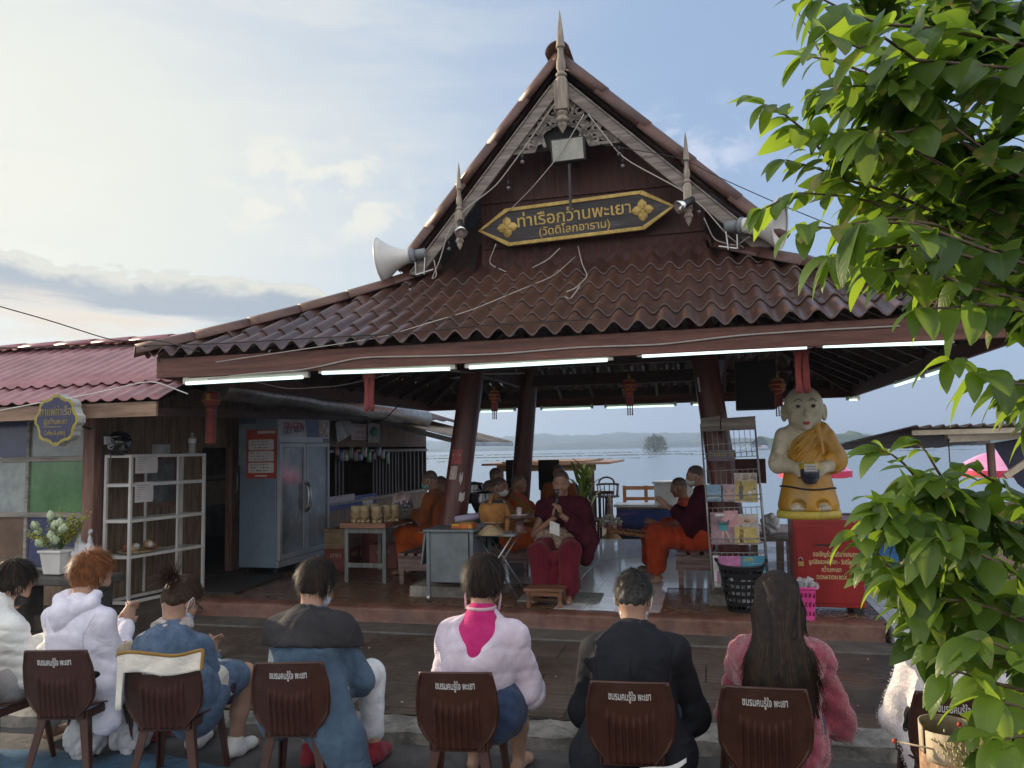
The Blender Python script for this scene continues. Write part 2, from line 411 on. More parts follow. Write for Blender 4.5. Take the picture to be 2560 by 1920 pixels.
def add_mat_whitetile():
 m=mat('white_tile',(.72,.74,.77),.10,0,None,.1,2,0,dirt=.35,dcol=(.30,.29,.28),rvar=.1)
 w=NT(m.node_tree);b=w.n['Principled BSDF'];tc=w.new('ShaderNodeTexCoord');v=tc.outputs['Object']
 sx=w.new('ShaderNodeSeparateXYZ');w.put(sx.inputs[0],v)
 def line(s):return w.ramp(w.math('ABSOLUTE',w.math('SINE',w.math('MULTIPLY',s,3.14159/.33))),(.0,.045,0,1))
 e=w.math('MULTIPLY',line(sx.outputs[0]),line(sx.outputs[1]));base=b.inputs['Base Color'].links[0].from_socket
 w.put(b.inputs['Base Color'],w.mix(e,(.12,.11,.10),base))
 bn=w.new('ShaderNodeBump');bn.inputs['Strength'].default_value=.5;bn.inputs['Distance'].default_value=.002
 w.put(bn.inputs['Height'],w.math('ADD',e,w.math('MULTIPLY',w.noise(v,3,2),.4)));w.l.new(bn.outputs[0],b.inputs['Normal'])
 return m
M_PAVE=add_mat_pavement();M_PEB=add_mat_pebble();M_WT=add_mat_whitetile()
M_ASPH=mat('asphalt',(.062,.06,.06),.55,0,(.085,.08,.078),.3,3,.7,90,dirt=.5,dcol=(.035,.033,.03),rvar=.4)
M_CONC=mat('concrete',(.22,.21,.19),.75,0,(.30,.28,.25),.25,4,.7,70,dirt=.6,dcol=(.07,.07,.06))
M_KERB=mat('kerb_stone',(.14,.135,.125),.6,0,(.23,.22,.2),.35,5,.9,60,dirt=.7,dcol=(.045,.045,.04),rvar=.3)
M_REDC=mat('red_cement',(.125,.052,.036),.45,0,(.17,.08,.058),.3,5,.5,50,dirt=.5,dcol=(.10,.075,.06),rvar=.3)
M_BLUEP=mat('blue_road_paint',(.05,.12,.19),.5,0,(.07,.17,.27),.35,5,.3,60,dirt=.8,dcol=(.05,.055,.06))
def kerb_y(x):return 5.36-.155*(x-.3)
def sheet(name,pts,z,m,kind='structure'):
 mb=MB();mb.add([(x,y,z)for x,y in pts],[tuple(range(len(pts)))]);return tag(mb.build(name,m),kind=kind)
sheet('street',[(-60,-60),(60,-60),(60,kerb_y(60)+.1),(-60,kerb_y(-60)+.1)],0.,M_ASPH)
mb=MB();mb.add([(-4.6,3.5,.004),(-1.2,3.1,.004),(-1.35,4.75,.004),(-2.3,5.2,.004),(-4.4,5.5,.004)],[(0,1,2,3,4)])
tag(mb.build('road_paint',M_BLUEP),kind='structure')
mb=MB();r=random.Random(3);x=-14.
while x<14:
 L=r.uniform(.75,1.15);a,b=x+.006,x+L-.006;dz=r.uniform(-.012,.008);dy=r.uniform(-.03,.02)
 n=9
 def top(i,j,a=a,b=b,dz=dz,dy=dy):
  xx=a+(b-a)*i;y0=kerb_y(xx)-.2+dy;chip=.05*max(0,math.sin(xx*7.3+1)*math.sin(xx*3.1))**2
  return(xx,y0+chip*(1-j)+.28*j,.1+dz+.006*math.sin(xx*23+j*9)-(.02+chip*.5)*(1-j)**3)
 mb.grid(n,4,top)
 mb.grid(n,2,lambda i,j:(lambda t:(t[0],t[1]-.012*(1-j)+.01*math.sin(t[0]*31+j*5),t[2]*j-.02*(1-j)))(top(i,0)))
 for xx,fl in((a,1),(b,0)):
  y0=kerb_y(xx)-.2+dy;mb.add([(xx,y0,-.02),(xx,y0+.28,-.02),(xx,y0+.28,.095+dz),(xx,y0,.08+dz)],[(0,1,2,3)if fl else(3,2,1,0)])
 x+=L
tag(mb.build('kerb',M_KERB),kind='structure')
pts=[loc((-26,kerb_y(-26)+.07,.1)),loc((26,kerb_y(26)+.07,.1)),(26,.05,.1),(-26,.05,.1)]
mb=MB();mb.add([(p[0],p[1],.1)for p in pts],[(0,1,2,3)])
o=mb.build('pavement',M_PAVE);frame(o,(0,0,0));tag(o,kind='structure')
mb=MB();mb.span((-3.95,.16,-.4),(3.55,6.4,.27));o=mb.build('pavilion_floor',M_PEB);frame(o,(0,0,0));tag(o,kind='structure')
mb=MB();mb.add([(.35,.165,.274),(1.45,.165,.274),(1.45,1.6,.274),(2.5,1.6,.274),(2.5,6.4,.274),(-1.0,6.4,.274),(-1.0,1.6,.274),(.35,1.6,.274)],[(0,1,2,7),(2,3,4,5,6,7)])
o=mb.build('tiled_path',M_WT);frame(o,(0,0,0));tag(o,kind='structure')
mb=MB();n=60
prof=[(.17,.279),(.06,.275),(.012,.262),(0,.235),(.004,.14),(-.012,.105)]
mb.grid(n,5,lambda i,j:(lambda u,q:(u,q[0]+.008*math.sin(u*9)*math.sin(u*3.7+j*4),q[1]+.004*math.sin(u*17)))(-3.95+7.45*i,prof[int(round(j*5))]),flip=True)
o=mb.build('floor_edge',M_REDC);frame(o,(0,0,0));tag(o,kind='structure')
mb=MB();mb.span((-3.95,-.42,.09),(3.6,-.02,.118));o=mb.build('kerb_apron',mat('dark_concrete',(.085,.08,.072),.6,0,(.12,.115,.105),.25,4,.6,70,dirt=.5),bevel=.01);frame(o,(0,0,0));tag(o,kind='structure')
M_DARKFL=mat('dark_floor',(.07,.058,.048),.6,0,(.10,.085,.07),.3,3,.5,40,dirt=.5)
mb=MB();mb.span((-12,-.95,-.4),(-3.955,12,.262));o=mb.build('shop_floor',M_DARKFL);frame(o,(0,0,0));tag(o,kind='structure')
mb=MB();mb.span((3.555,-.1,-.4),(9,2.7,.262));o=mb.build('side_deck',M_WT);frame(o,(0,0,0));tag(o,kind='structure')
M_DECK=wood('deck_wood',(.10,.075,.055),(.15,.11,.08),'x',.6)
mb=MB()
for i in range(26):mb.span((-3.9,6.45+i*.2,-.06),(4.6,6.63+i*.2,.05))
o=mb.build('lake_deck',M_DECK);frame(o,(0,0,0));tag(o,kind='structure')
M_MUD=mat('bank_mud',(.06,.05,.04),.8,0,(.09,.08,.06),.3,2,.6,30)
mb=MB();mb.add([(-70,kerb_y(-70)+.2,-.03),(70,kerb_y(70)+.2,-.03),(70,11,-.03),(-70,24,-.03),(70,13,-1.7),(-70,26,-1.7)],[(0,1,2,3),(3,2,4,5)])
tag(mb.build('ground',M_MUD),kind='structure')
def mat_water():
 m=bpy.data.materials.new('lake_water');m.use_nodes=True;w=NT(m.node_tree);b=w.n['Principled BSDF']
 tc=w.new('ShaderNodeTexCoord');v=tc.outputs['Object']
 w.put(b.inputs['Base Color'],w.mix(w.noise(w.mapping(v,(.004,.02,1)),1,4),(.10,.15,.20),(.14,.20,.26)))
 b.inputs['Roughness'].default_value=.16;b.inputs['IOR'].default_value=1.33
 bn=w.new('ShaderNodeBump');bn.inputs['Strength'].default_value=.12;bn.inputs['Distance'].default_value=.05
 w.put(bn.inputs['Height'],w.noise(w.mapping(v,(.6,1.6,1)),1.2,5,.6));w.l.new(bn.outputs[0],b.inputs['Normal'])
 return m
WZ=-1.3
sheet('lake_water',[(-5200,9),(5200,9),(5200,5200),(-5200,5200)],WZ,mat_water())
M_HILL=mat('far_woods',(.045,.07,.035),.9,0,(.07,.10,.05),.4,.02,0)
def ridge(name,dist,x0,x1,base,amp,seed,depth,step):
 r=np.random.RandomState(seed);mb=MB();n=int((x1-x0)/step);xs=np.linspace(x0,x1,n)
 h=np.full(n,0.0)
 for k in range(7):
  f=2.0**k/(x1-x0)*3.2;h+=np.sin(xs*f*6.28+r.uniform(0,6.28))*(.62**k)
 h=base+amp*(h-h.min())/(h.max()-h.min())+r.uniform(0,1,n)*amp*.10
 def p(i,j):
  k=min(n-1,int(round(i*(n-1))));pr=[(0,0),(.05,.55),(.25,.9),(.5,1.0),(1,.3)][int(round(j*4))]
  return(xs[k],dist+depth*pr[0],WZ-.3+h[k]*pr[1])
 mb.grid(n-1,4,p);return tag(mb.build(name,M_HILL),kind='structure')
ridge('hills',1900,-2600,2600,16,26,5,220,9)
ridge('far_shore',1500,-2100,2100,5,13,8,90,6)
ridge('wooded_point',620,205,470,3.5,10,21,50,2.2)
M_REED=mat('reeds',(.10,.11,.035),.9,0,(.16,.15,.06),.3,.5,0)
def reeds(name,x0,x1,y,w_,h,n,seed):
 r=random.Random(seed);mb=MB()
 for i in range(n):
  x=r.uniform(x0,x1);yy=y+r.gauss(0,w_)+(x-x0)*.01;a=r.uniform(0,3.14);ww=r.uniform(.3,1.2)*h*2;hh=h*r.uniform(.4,1)
  dx,dy=math.cos(a)*ww,math.sin(a)*ww*.4
  mb.add([(x-dx,yy-dy,WZ-.02),(x+dx,yy+dy,WZ-.02),(x+dx*.5+r.uniform(-.2,.2)*h,yy,WZ+hh),(x-dx*.6,yy+.1,WZ+hh*.8)],[(0,1,2,3)])
 return tag(mb.build(name,M_REED),kind='stuff')
reeds('reed_bed',-260,420,430,5,.45,1500,1)
reeds('reed_bed',-40,70,300,3,.35,500,2)
reeds('reed_bed',-330,40,215,2,.22,700,3)
reeds('reed_bed',60,320,270,2,.25,600,5)
reeds('floating_weed',13.5,18.5,31.5,.9,.10,700,4)
reeds('floating_weed',4,9.5,31,.5,.06,200,6)
def clump():
 r=random.Random(9);mb=MB();st=MB();c=aty(1640,1128,480)
 for i in range(1500):
  a=r.uniform(0,6.28);q=r.random()**.5;hz=r.random();rr=8.2*q*(1-.45*hz)
  x,y,z=c.x+math.cos(a)*rr,480+math.sin(a)*rr*.6,WZ+.6+10.6*hz*(1-.25*q)
  L=r.uniform(.8,1.8);d=Vector((math.cos(a)*.8+r.uniform(-.5,.5),r.uniform(-.5,.5),r.uniform(-.6,.9))).normalized()*L
  s_=Vector((-d.y,d.x,r.uniform(-.4,.4))).normalized()*L*.32;p=Vector((x,y,z))
  mb.add([p,p+d*.5+s_,p+d,p+d*.5-s_],[(0,1,2,3)])
 for i in range(40):
  a=r.uniform(0,6.28);q=r.random()*5;st.tube([(c.x+math.cos(a)*q,480+math.sin(a)*q*.6,WZ-.2),(c.x+math.cos(a)*q*2,480+math.sin(a)*q,WZ+9)],.12,5)
 t=thing('bamboo_clump','round bamboo clump on a reedy islet out in the lake','bamboo',(c.x,480,WZ),uv=False)
 off=Vector((c.x,480,WZ))
 mb.build('crown',mat('bamboo_leaf',(.07,.10,.03),.8,0,(.11,.14,.04),.4,.3),t,off=off);st.build('stem',mat('bamboo_stem',(.12,.11,.05),.7),t,off=off)
clump()
cols=[(.5,.5,.5),(.08,.08,.1),(.35,.03,.03),(.55,.56,.58),(.12,.16,.3),(.6,.6,.58),(.3,.3,.32)]
words=['silver','black','red','pale grey','blue','white','grey']
for i in range(7):
 p=aty(1872+i*13,1126,590);mb=MB()
 mb.box((0,0,.75),(4.2,1.7,.75));mb.box((-.1,0,1.4),(2.3,1.5,.6),taper=1.35)
 o=mb.build('parked_car',mat('car_paint_%s'%words[i].replace(' ','_'),cols[i],.3),bevel=.12);o.location=(p.x,p.y,WZ+.6)
 tag(o,'%s car in the lakeside row behind the magazine rack, far across the water'%words[i],'car','cars parked across the lake')
r=random.Random(40);mb=MB()
for k in range(60):
 x=r.uniform(-4,4);y=r.uniform(kerb_y(x)+.2,7.6-.25*x);s_=r.uniform(.006,.018);a=r.uniform(0,3.14);d=Vector((math.cos(a),math.sin(a),0))*s_;e=Vector((-d.y,d.x,0))*.5;c=Vector((x,y,.107));mb.add([c-d,c+e,c+d+Vector((0,0,.005)),c-e],[(0,1,2,3)])
tag(mb.build('fallen_petals',mat('petal_litter',(.35,.31,.24),.8,0,(.5,.47,.4),.3,3)),kind='stuff')
M_TILE=mat('brown_roof_tile',(.068,.030,.021),.31,0,(.092,.044,.032),.25,3,.25,90,dirt=.5,dcol=(.034,.030,.028),rvar=.2,spec=.65)
M_TILEU=mat('roof_tile_cap',(.10,.045,.033),.42,0,(.13,.065,.05),.2,4,.3,80,dirt=.4,dcol=(.06,.05,.045))
M_BEAM=wood('red_brown_beam',(.115,.038,.026),(.17,.07,.05),'x',.55,dirt=.5,dcol=(.06,.04,.035))
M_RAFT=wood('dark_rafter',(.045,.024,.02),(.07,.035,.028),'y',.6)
M_COL=wood('column_red',(.085,.022,.018),(.13,.04,.032),'z',.38,dirt=.35,var=.25)
M_GREYW=wood('weathered_wood',(.19,.165,.145),(.29,.255,.225),'x',.8,dirt=.5,dcol=(.10,.085,.075))
M_GREYZ=wood('weathered_turned_wood',(.25,.215,.18),(.38,.33,.27),'z',.8,dirt=.5,dcol=(.12,.07,.055))
M_GABLE=wood('gable_boards',(.055,.014,.012),(.09,.027,.022),'z',.6,dirt=.5,dcol=(.05,.02,.02))
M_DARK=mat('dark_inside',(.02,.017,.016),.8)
M_GOLD=mat('gold_paint',(.46,.31,.075),.45,.25,(.58,.42,.13),.2,8,.3,60,dirt=.25,dcol=(.22,.14,.04))
M_SIGNB=wood('sign_black',(.022,.018,.02),(.035,.03,.032),'x',.45,dirt=.35,dcol=(.16,.15,.15))
M_WHITEP=mat('white_plastic',(.68,.68,.66),.35,0,None,.06,4,dirt=.25,dcol=(.45,.43,.40))
M_BLACKP=mat('black_plastic',(.02,.02,.022),.4)
M_GREYP=mat('grey_plastic',(.20,.22,.24),.45)
M_STEEL=mat('steel',(.5,.5,.5),.3,.9,None,.1,6,dirt=.3,dcol=(.2,.17,.15))
M_CABLEW=mat('pale_cable',(.42,.40,.36),.6)
M_CABLEB=mat('black_cable',(.02,.02,.02),.5)
PC=(.63,2.7)
pav=thing('pavilion','open timber pavilion with a brown wavy tiled roof and a grey carved gable','pavilion',(0,0,.1))
EU0,EU1,EV0,EV1=-3.52,4.55,-1.32,6.72
RUN=2.32
def zroof(r):return 2.965+.43*r+.035*r*r
def panel(mb,o,e,g,L,run,zf,period=.205,amp=.041,rows=5,clip=True,lo=0.,step=.03):
 0
 o=Vector(o);e=Vector(e);g=Vector(g);n=int(L/period*8)
 for k in range(rows):
  r0,r1=lo+(run-lo)*k/rows,lo+(run-lo)*(k+1)/rows+(.03 if k<rows-1 else 0)
  def p(i,j):
   r_=r0+(r1-r0)*j;s_=L*i
   if clip:s_=min(max(s_,r_),L-r_)
   z=zf(r_)+amp*math.sin(2*math.pi*s_/period)+step*(1-j)
   if j==0 and k>=0:z+=0
   q=o+e*s_+g*r_;return(q.x,q.y,z)
  mb.grid(n,3,p)
  mb.grid(n,1,lambda i,j:(lambda q:(q[0],q[1],q[2]-.016*(1-j)))(p(i,0)))
mb=MB()
panel(mb,(EU0,EV0,0),(1,0,0),(0,1,0),EU1-EU0,RUN,zroof)
panel(mb,(EU1,EV0,0),(0,1,0),(-1,0,0),EV1-EV0,RUN,zroof)
panel(mb,(EU0,EV1,0),(0,-1,0),(1,0,0),EV1-EV0,RUN,zroof)
panel(mb,(EU1,EV1,0),(-1,0,0),(0,-1,0),EU1-EU0,RUN,zroof)
mb.build('lower_roof',M_TILE,pav)
for(cu,cv,du,dv)in((EU0,EV0,1,1),(EU1,EV0,-1,1),(EU0,EV1,1,-1),(EU1,EV1,-1,-1)):
 mb=MB();nseg=6
 for k in range(nseg):
  a,b=RUN*k/nseg-.04,RUN*(k+1)/nseg+.02
  side=Vector((dv,-du,0)).normalized()*(1 if du*dv>0 else 1)
  def p(i,j):
   r_=a+(b-a)*j;an=math.pi*(1-i);rad_=.10+.012*(1-j)
   q=Vector((cu+du*r_,cv+dv*r_,zroof(r_)+.03))+side*(math.cos(an)*rad_*(1.35 if abs(math.cos(an))>.99 else 1))+Vector((0,0,math.sin(an)*rad_*.8-(.02 if abs(math.cos(an))>.99 else 0)))
   return q
  mb.grid(10,1,p)
 mb.build('hip_cap',M_TILEU,pav,solid=.014)
ZE0,ZE1=2.735,2.935
for nm,a,b in(('eave_board',(-3.42,-1.2),(4.46,-1.2)),('eave_board',(4.44,-1.17),(4.44,6.58)),('eave_board',(-3.42,6.6),(4.46,6.6)),('eave_board',(-3.40,-1.17),(-3.40,6.58))):
 mb=MB();mb.bar((a[0],a[1],(ZE0+ZE1)/2),(b[0],b[1],(ZE0+ZE1)/2),.045,ZE1-ZE0,up=(0,0,1))
 mb.v=mb.v;mb.build(nm,M_BEAM,pav,bevel=.006)
mb=MB()
for t in np.linspace(-3.1,4.1,13):
 for v0,sg in((-1.16,1),(6.56,-1)):
  rr=min(2.2,(t+3.42)if t<.5 else(4.46-t));rr=max(.3,rr)
  mb.bar((t,v0,zroof(.12)-.1),(t,v0+sg*rr,zroof(.12+rr)-.1),.05,.1)
for t in np.linspace(-.85,6.25,12):
 for u0,sg in((-3.36,1),(4.40,-1)):
  rr=min(2.2,(t+1.2)if t<2.7 else(6.6-t));rr=max(.3,rr)
  mb.bar((u0,t,zroof(.12)-.1),(u0+sg*rr,t,zroof(.12+rr)-.1),.05,.1)
for(cu,cv,du,dv)in((-3.4,-1.2,1,1),(4.44,-1.2,-1,1),(-3.4,6.6,1,-1),(4.44,6.6,-1,-1)):
 mb.bar((cu,cv,zroof(.12)-.14),(cu+du*2.2,cv+dv*2.2,zroof(2.3)-.14),.07,.16)
for r_ in(.55,1.1,1.65):
 z=zroof(r_+.12)-.045;a,b,c,d=-3.4+r_,4.44-r_,-1.2+r_,6.6-r_
 mb.bar((a,c,z),(b,c,z),.04,.06);mb.bar((a,d,z),(b,d,z),.04,.06);mb.bar((a,c,z),(a,d,z),.04,.06);mb.bar((b,c,z),(b,d,z),.04,.06)
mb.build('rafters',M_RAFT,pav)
for a,b in(((-3.40,6.57),(4.44,6.57)),((-3.36,-1.1),(-3.36,6.5)),((4.40,-1.1),(4.40,6.5))):
 mb=MB();mb.bar((*a,2.98),(*b,2.98),.03,.16,up=(0,0,1));mb.build('eave_filler',M_RAFT,pav)
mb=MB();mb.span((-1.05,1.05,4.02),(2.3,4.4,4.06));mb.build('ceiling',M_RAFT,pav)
mb=MB();q=1.40;zb=3.02
for a,b in(((-q,-q),(q,-q)),((q,-q),(q,q)),((q,q),(-q,q)),((-q,q),(-q,-q))):
 mb.bar((PC[0]+a[0]*1.1,PC[1]+a[1]*1.02,zb),(PC[0]+b[0]*1.1,PC[1]+b[1]*1.02,zb),.09,.18)
mb.build('ring_beam',M_RAFT,pav)
M_PAPER=mat('paper',(.58,.56,.55),.8,0,None,.08,9)
M_REDPR=mat('red_print',(.30,.05,.05),.7,0,(.38,.12,.1),.3,40)
for(sx_,sy_)in((-1,-1),(1,-1),(-1,1),(1,1)):
 dx_=-.11 if sx_>0 else 0.;b0=Vector((PC[0]+sx_*1.74+dx_,PC[1]+sy_*1.74,.38));b1=Vector((PC[0]+sx_*1.24+dx_*.5,PC[1]+sy_*1.36,4.5))
 mb=MB();mb.tube([b0.lerp(b1,t)for t in np.linspace(0,1,9)],[.165-.035*t for t in np.linspace(0,1,9)],24)
 col=mb.build('column',M_COL,pav)
 mb=MB();mb.box((b0.x,b0.y,.325),(.66,.62,.13),taper=1.02);mb.build('plinth',M_CONC,pav,bevel=.012)
 if sy_<0:
  def on(z,a,dx=.0):
   t=(z-.38)/4.12;c=b0.lerp(b1,t);rr=.165-.035*t+.004;return Vector((c.x+math.sin(a)*rr,c.y-math.cos(a)*rr,z))
  def patch(z0,z1,a0,a1,m,jag=0.):
   mb=MB();mb.grid(6,3,lambda i,j:on(z0+(z1-z0)*j+jag*math.sin(i*9),a0+(a1-a0)*i));return mb.build('poster',m,pav)
  if sx_<0:
   patch(1.78,1.96,-.55,.35,M_REDPR);patch(1.60,1.76,-.5,.1,mat('paper_pink',(.42,.30,.27),.8,0,(.55,.5,.48),.3,30));patch(1.34,1.44,.5,.95,M_PAPER,.012);patch(1.56,1.66,.35,.6,M_PAPER,.03)
   mb=MB();mb.add([on(1.88,-.45)+Vector((0,-.002,0)),on(1.88,.2)+Vector((0,-.002,0)),on(1.90,.2)+Vector((0,-.002,0)),on(1.90,-.45)+Vector((0,-.002,0))],[(0,1,2,3)]);mb.build('poster_stripe',M_PAPER,pav)
  else:
   patch(2.55,2.72,-.9,-.7,M_PAPER)
RU,RZ=.467,6.50;SL,SR=1.175,.987;GV0,GV1=.62,4.85;ZB=4.18
def slope_pt(side,t,off=0.):
 s_=SL if side<0 else SR;u=RU+side*t/s_;n=Vector((side*s_,0,1)).normalized()
 return Vector((u+n.x*off,0,RZ-t+n.z*off))
mb=MB()
for side in(-1,1):
 n=150
 def p(i,j,side=side):
  v=GV0+.08+(GV1-GV0-.08)*i;q=slope_pt(side,.02+(RZ-ZB-.02)*j,.02+.03*math.sin(2*math.pi*v/.205));return(q.x,v,q.z)
 mb.grid(n,8,p,flip=side>0)
mb.build('upper_roof',M_TILE,pav)
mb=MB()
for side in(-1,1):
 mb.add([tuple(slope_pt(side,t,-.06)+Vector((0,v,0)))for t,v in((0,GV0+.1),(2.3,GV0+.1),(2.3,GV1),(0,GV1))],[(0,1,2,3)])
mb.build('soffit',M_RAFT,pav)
for side in(-1,1):
 mb=MB();nseg=5;T=RZ-ZB
 s_=SL if side<0 else SR;nrm=Vector((side*s_,0,1)).normalized()
 for k in range(nseg):
  a,b=T*k/nseg,T*(k+1)/nseg+.05
  def p(i,j):
   t=a+(b-a)*j;an=math.pi*(i*1.15-.075);q=slope_pt(side,t,-.055+(.012 if j>.5 else 0));rr=.122
   return q+Vector((0,GV0+.06,0))+Vector((0,-math.cos(an)*rr,0))+nrm*(math.sin(an)*rr)
  mb.grid(9,1,p)
  mb.grid(9,1,lambda i,j:(lambda A:A-nrm*.02*(1-j))(p(i,1)))
 mb.build('verge_tiles',M_TILEU,pav,solid=.012)
mb=MB()
for k in range(6):
 a,b=GV0-.02+k*.72,GV0+.74+k*.72
 mb.grid(14,1,lambda i,j:(RU+.14*math.cos(math.pi*(1-i)),a+(b-a)*j,RZ+.02+.14*math.sin(math.pi*(1-i))+.012*(1-j)))
mb.build('ridge_tiles',M_TILEU,pav,solid=.016)
for side in(-1,1):
 s_=SL if side<0 else SR;nrm=Vector((side*s_,0,1)).normalized();mb=MB()
 a=slope_pt(side,.05,-.235);b=slope_pt(side,RZ-ZB,-.235)
 if side<0:mb.bar((a.x,GV0-.02,a.z),(b.x,GV0-.02,b.z),.03,.17,up=(0,1,0))if False else None
 pa,pb=slope_pt(side,.0,-.165),slope_pt(side,RZ-ZB+.02,-.165);pc,pd=slope_pt(side,RZ-ZB-.03,-.30),slope_pt(side,.0,-.30)
 pa=Vector((RU,0,pa.z+(pa.x-RU)*side*s_));pd=Vector((RU,0,pd.z+(pd.x-RU)*side*s_))
 poly=[(q.x,q.z)for q in(pa,pb,pc,pd)]
 mb.prism(poly,(0,GV0-.01,0),(1,0,0),(0,0,1),.035)
 a,b=slope_pt(side,.25,-.172),slope_pt(side,RZ-ZB,-.172)
 mb.bar((a.x,GV0-.036,a.z),(b.x,GV0-.036,b.z),.016,.022,up=(0,1,0));mb.build('bargeboard',M_GREYW,pav,bevel=.004)
gw=[(-1.42,4.0),(2.62,4.0),(2.62,4.3),(RU,RZ-.12),(-1.42,4.3)]
mb=MB();mb.prism([(-.62,4.0),(2.05,4.0),(2.05,RZ-.12-(2.05-RU)*SR),(RU,RZ-.12),(-.62,RZ-.12-(RU+.62)*SL)],(0,1.08,0),(1,0,0),(0,0,1),.03)
gwo=mb.build('gable_wall',M_GABLE,pav)
mb=MB()
for u in np.arange(-.5,2.0,.27):
 zt=RZ-.2-(abs(u-RU)*(SL if u<RU else SR));mb.bar((u,1.058,4.42),(u,1.058,zt),.014,.012,up=(0,1,0))
mb.bar((-.6,1.05,4.42),(2.03,1.05,4.42),.03,.05);mb.bar((-.6,1.05,4.98),(2.03,1.05,4.98),.025,.035)
for i in range(16):
 u=-.5+i*.165
 for s_ in(0,1):
  mb.grid(6,2,lambda a,b:(u+s_*.08+(.09-.03*s_)*math.cos(math.pi*a)*(1-.35*b),1.056-.015*math.sin(math.pi*a)*(1-b),4.18+.03*s_+(.11+.04*s_)*math.sin(math.pi*a)*(1-.4*b)))
mb.build('gable_moulding',M_GABLE,pav)
for side,s_ in((-1,SL),(1,SR)):
 u0=RU+side*(RZ-.15-4.3)/s_
 a=(-.62,2.05)[side>0];mb=MB();mb.prism([(a,4.0),(u0,4.0),(u0,4.22),(a,RZ-.2-abs(a-RU)*s_)],(0,1.35,0),(1,0,0),(0,0,1),.03);mb.build('gable_return',M_RAFT,pav)
def ribbon(mb,pts,wd,o,x,y,thick):
 o=Vector(o);x=Vector(x);y=Vector(y);nn=x.cross(y).normalized();L=[];R=[]
 for i,(a,b)in enumerate(pts):
  c=pts[max(i-1,0)];d=pts[min(i+1,len(pts)-1)];t=Vector((d[0]-c[0],d[1]-c[1]));t=t.normalized()if t.length>0 else Vector((1,0));w_=wd(i/(len(pts)-1))
  L.append((a-t.y*w_,b+t.x*w_));R.append((a+t.y*w_,b-t.x*w_))
 n=len(pts);P=lambda q,k:o+x*q[0]+y*q[1]+nn*k
 vs=[P(q,thick/2)for q in L]+[P(q,thick/2)for q in R]+[P(q,-thick/2)for q in L]+[P(q,-thick/2)for q in R]
 fs=[]
 for i in range(n-1):fs+=[(i,i+1,n+i+1,n+i),(2*n+i+1,2*n+i,3*n+i,3*n+i+1),(i+1,i,2*n+i,2*n+i+1),(n+i,n+i+1,3*n+i+1,3*n+i)]
 mb.add(vs,fs)
def spiral(cx,cy,r0,turns,a0,sgn,lead=None,n=26):
 out=list(lead or[])
 for i in range(n+1):
  t=i/n;a=a0+sgn*t*turns*6.283;r_=r0*(1-.78*t);out.append((cx+r_*math.cos(a),cy+r_*math.sin(a)))
 return out
mb=MB();FO=(RU,GV0+.01,0);FZ=5.40;T=.02
hwL,hwR=(RZ-.42-FZ)/SL,(RZ-.42-FZ)/SR
wl=lambda t:.022
ribbon(mb,[(-hwL,FZ),(-.30,FZ-.005)],lambda t:.02,FO,(1,0,0),(0,0,1),T);ribbon(mb,[(.34,FZ-.005),(hwR,FZ)],lambda t:.02,FO,(1,0,0),(0,0,1),T)
ribbon(mb,[(-.31,FZ-.01),(-.25,FZ+.14),(-.14,FZ+.25),(.02,FZ+.29),(.17,FZ+.25),(.29,FZ+.13),(.35,FZ-.01)],lambda t:.018,FO,(1,0,0),(0,0,1),T)
mb.prism([(-.30,FZ+.52),(.34,FZ+.52),(.02,FZ+.86)],FO,(1,0,0),(0,0,1),T)
for sg,hw in((-1,hwL),(1,hwR)):
 ribbon(mb,[(sg*.0+.0,FZ+.55),(sg*.25,FZ+.53),(sg*hw*.62,FZ+.33),(sg*hw,FZ+.0)],lambda t:.035-.008*t,FO,(1,0,0),(0,0,1),T)
 for cx,cy,r0,a0,tn,dr in((.14,.44,.085,3.6,1.25,1),(.33,.42,.08,2.6,1.2,-1),(.26,.27,.07,.2,1.2,1),(.47,.29,.085,3.4,1.2,1),(.60,.19,.06,1.2,1.2,-1),(.44,.13,.07,.6,1.2,-1),(.60,.06,.05,2.4,1.1,1),(.76,.09,.05,3.6,1.15,1),(.86,.04,.035,1,1.1,-1),(.05,.36,.05,5,1.1,-1)):
  k=hw/1.0
  ribbon(mb,spiral(sg*cx*k,FZ+cy,r0,tn,a0 if sg>0 else math.pi-a0,dr*sg),lambda t:.021*(1-.45*t),FO,(1,0,0),(0,0,1),T)
 for a,b in(((.06,.31),(.36,.33)),((.20,.35),(.52,.22)),((.36,.20),(.56,.02)),((.5,.16),(.78,.03)),((.66,.14),(.9,.0)),((.30,.02),(.46,.22))):
  m_=((a[0]+b[0])/2,(a[1]+b[1])/2+.03);k=hw
  ribbon(mb,[(sg*a[0]*k,FZ+a[1]),(sg*m_[0]*k,FZ+m_[1]),(sg*b[0]*k,FZ+b[1])],lambda t:.016+.012*math.sin(math.pi*t),FO,(1,0,0),(0,0,1),T)
mb.build('fretwork',M_GREYW,pav)
mb=MB();mb.add([(RU-hwL*1.02,GV0+.06,FZ-.0),(RU+hwR*1.02,GV0+.06,FZ),(RU,GV0+.06,FZ+.95)],[(0,1,2)]);mb.build('fretwork_backing',M_DARK,pav)
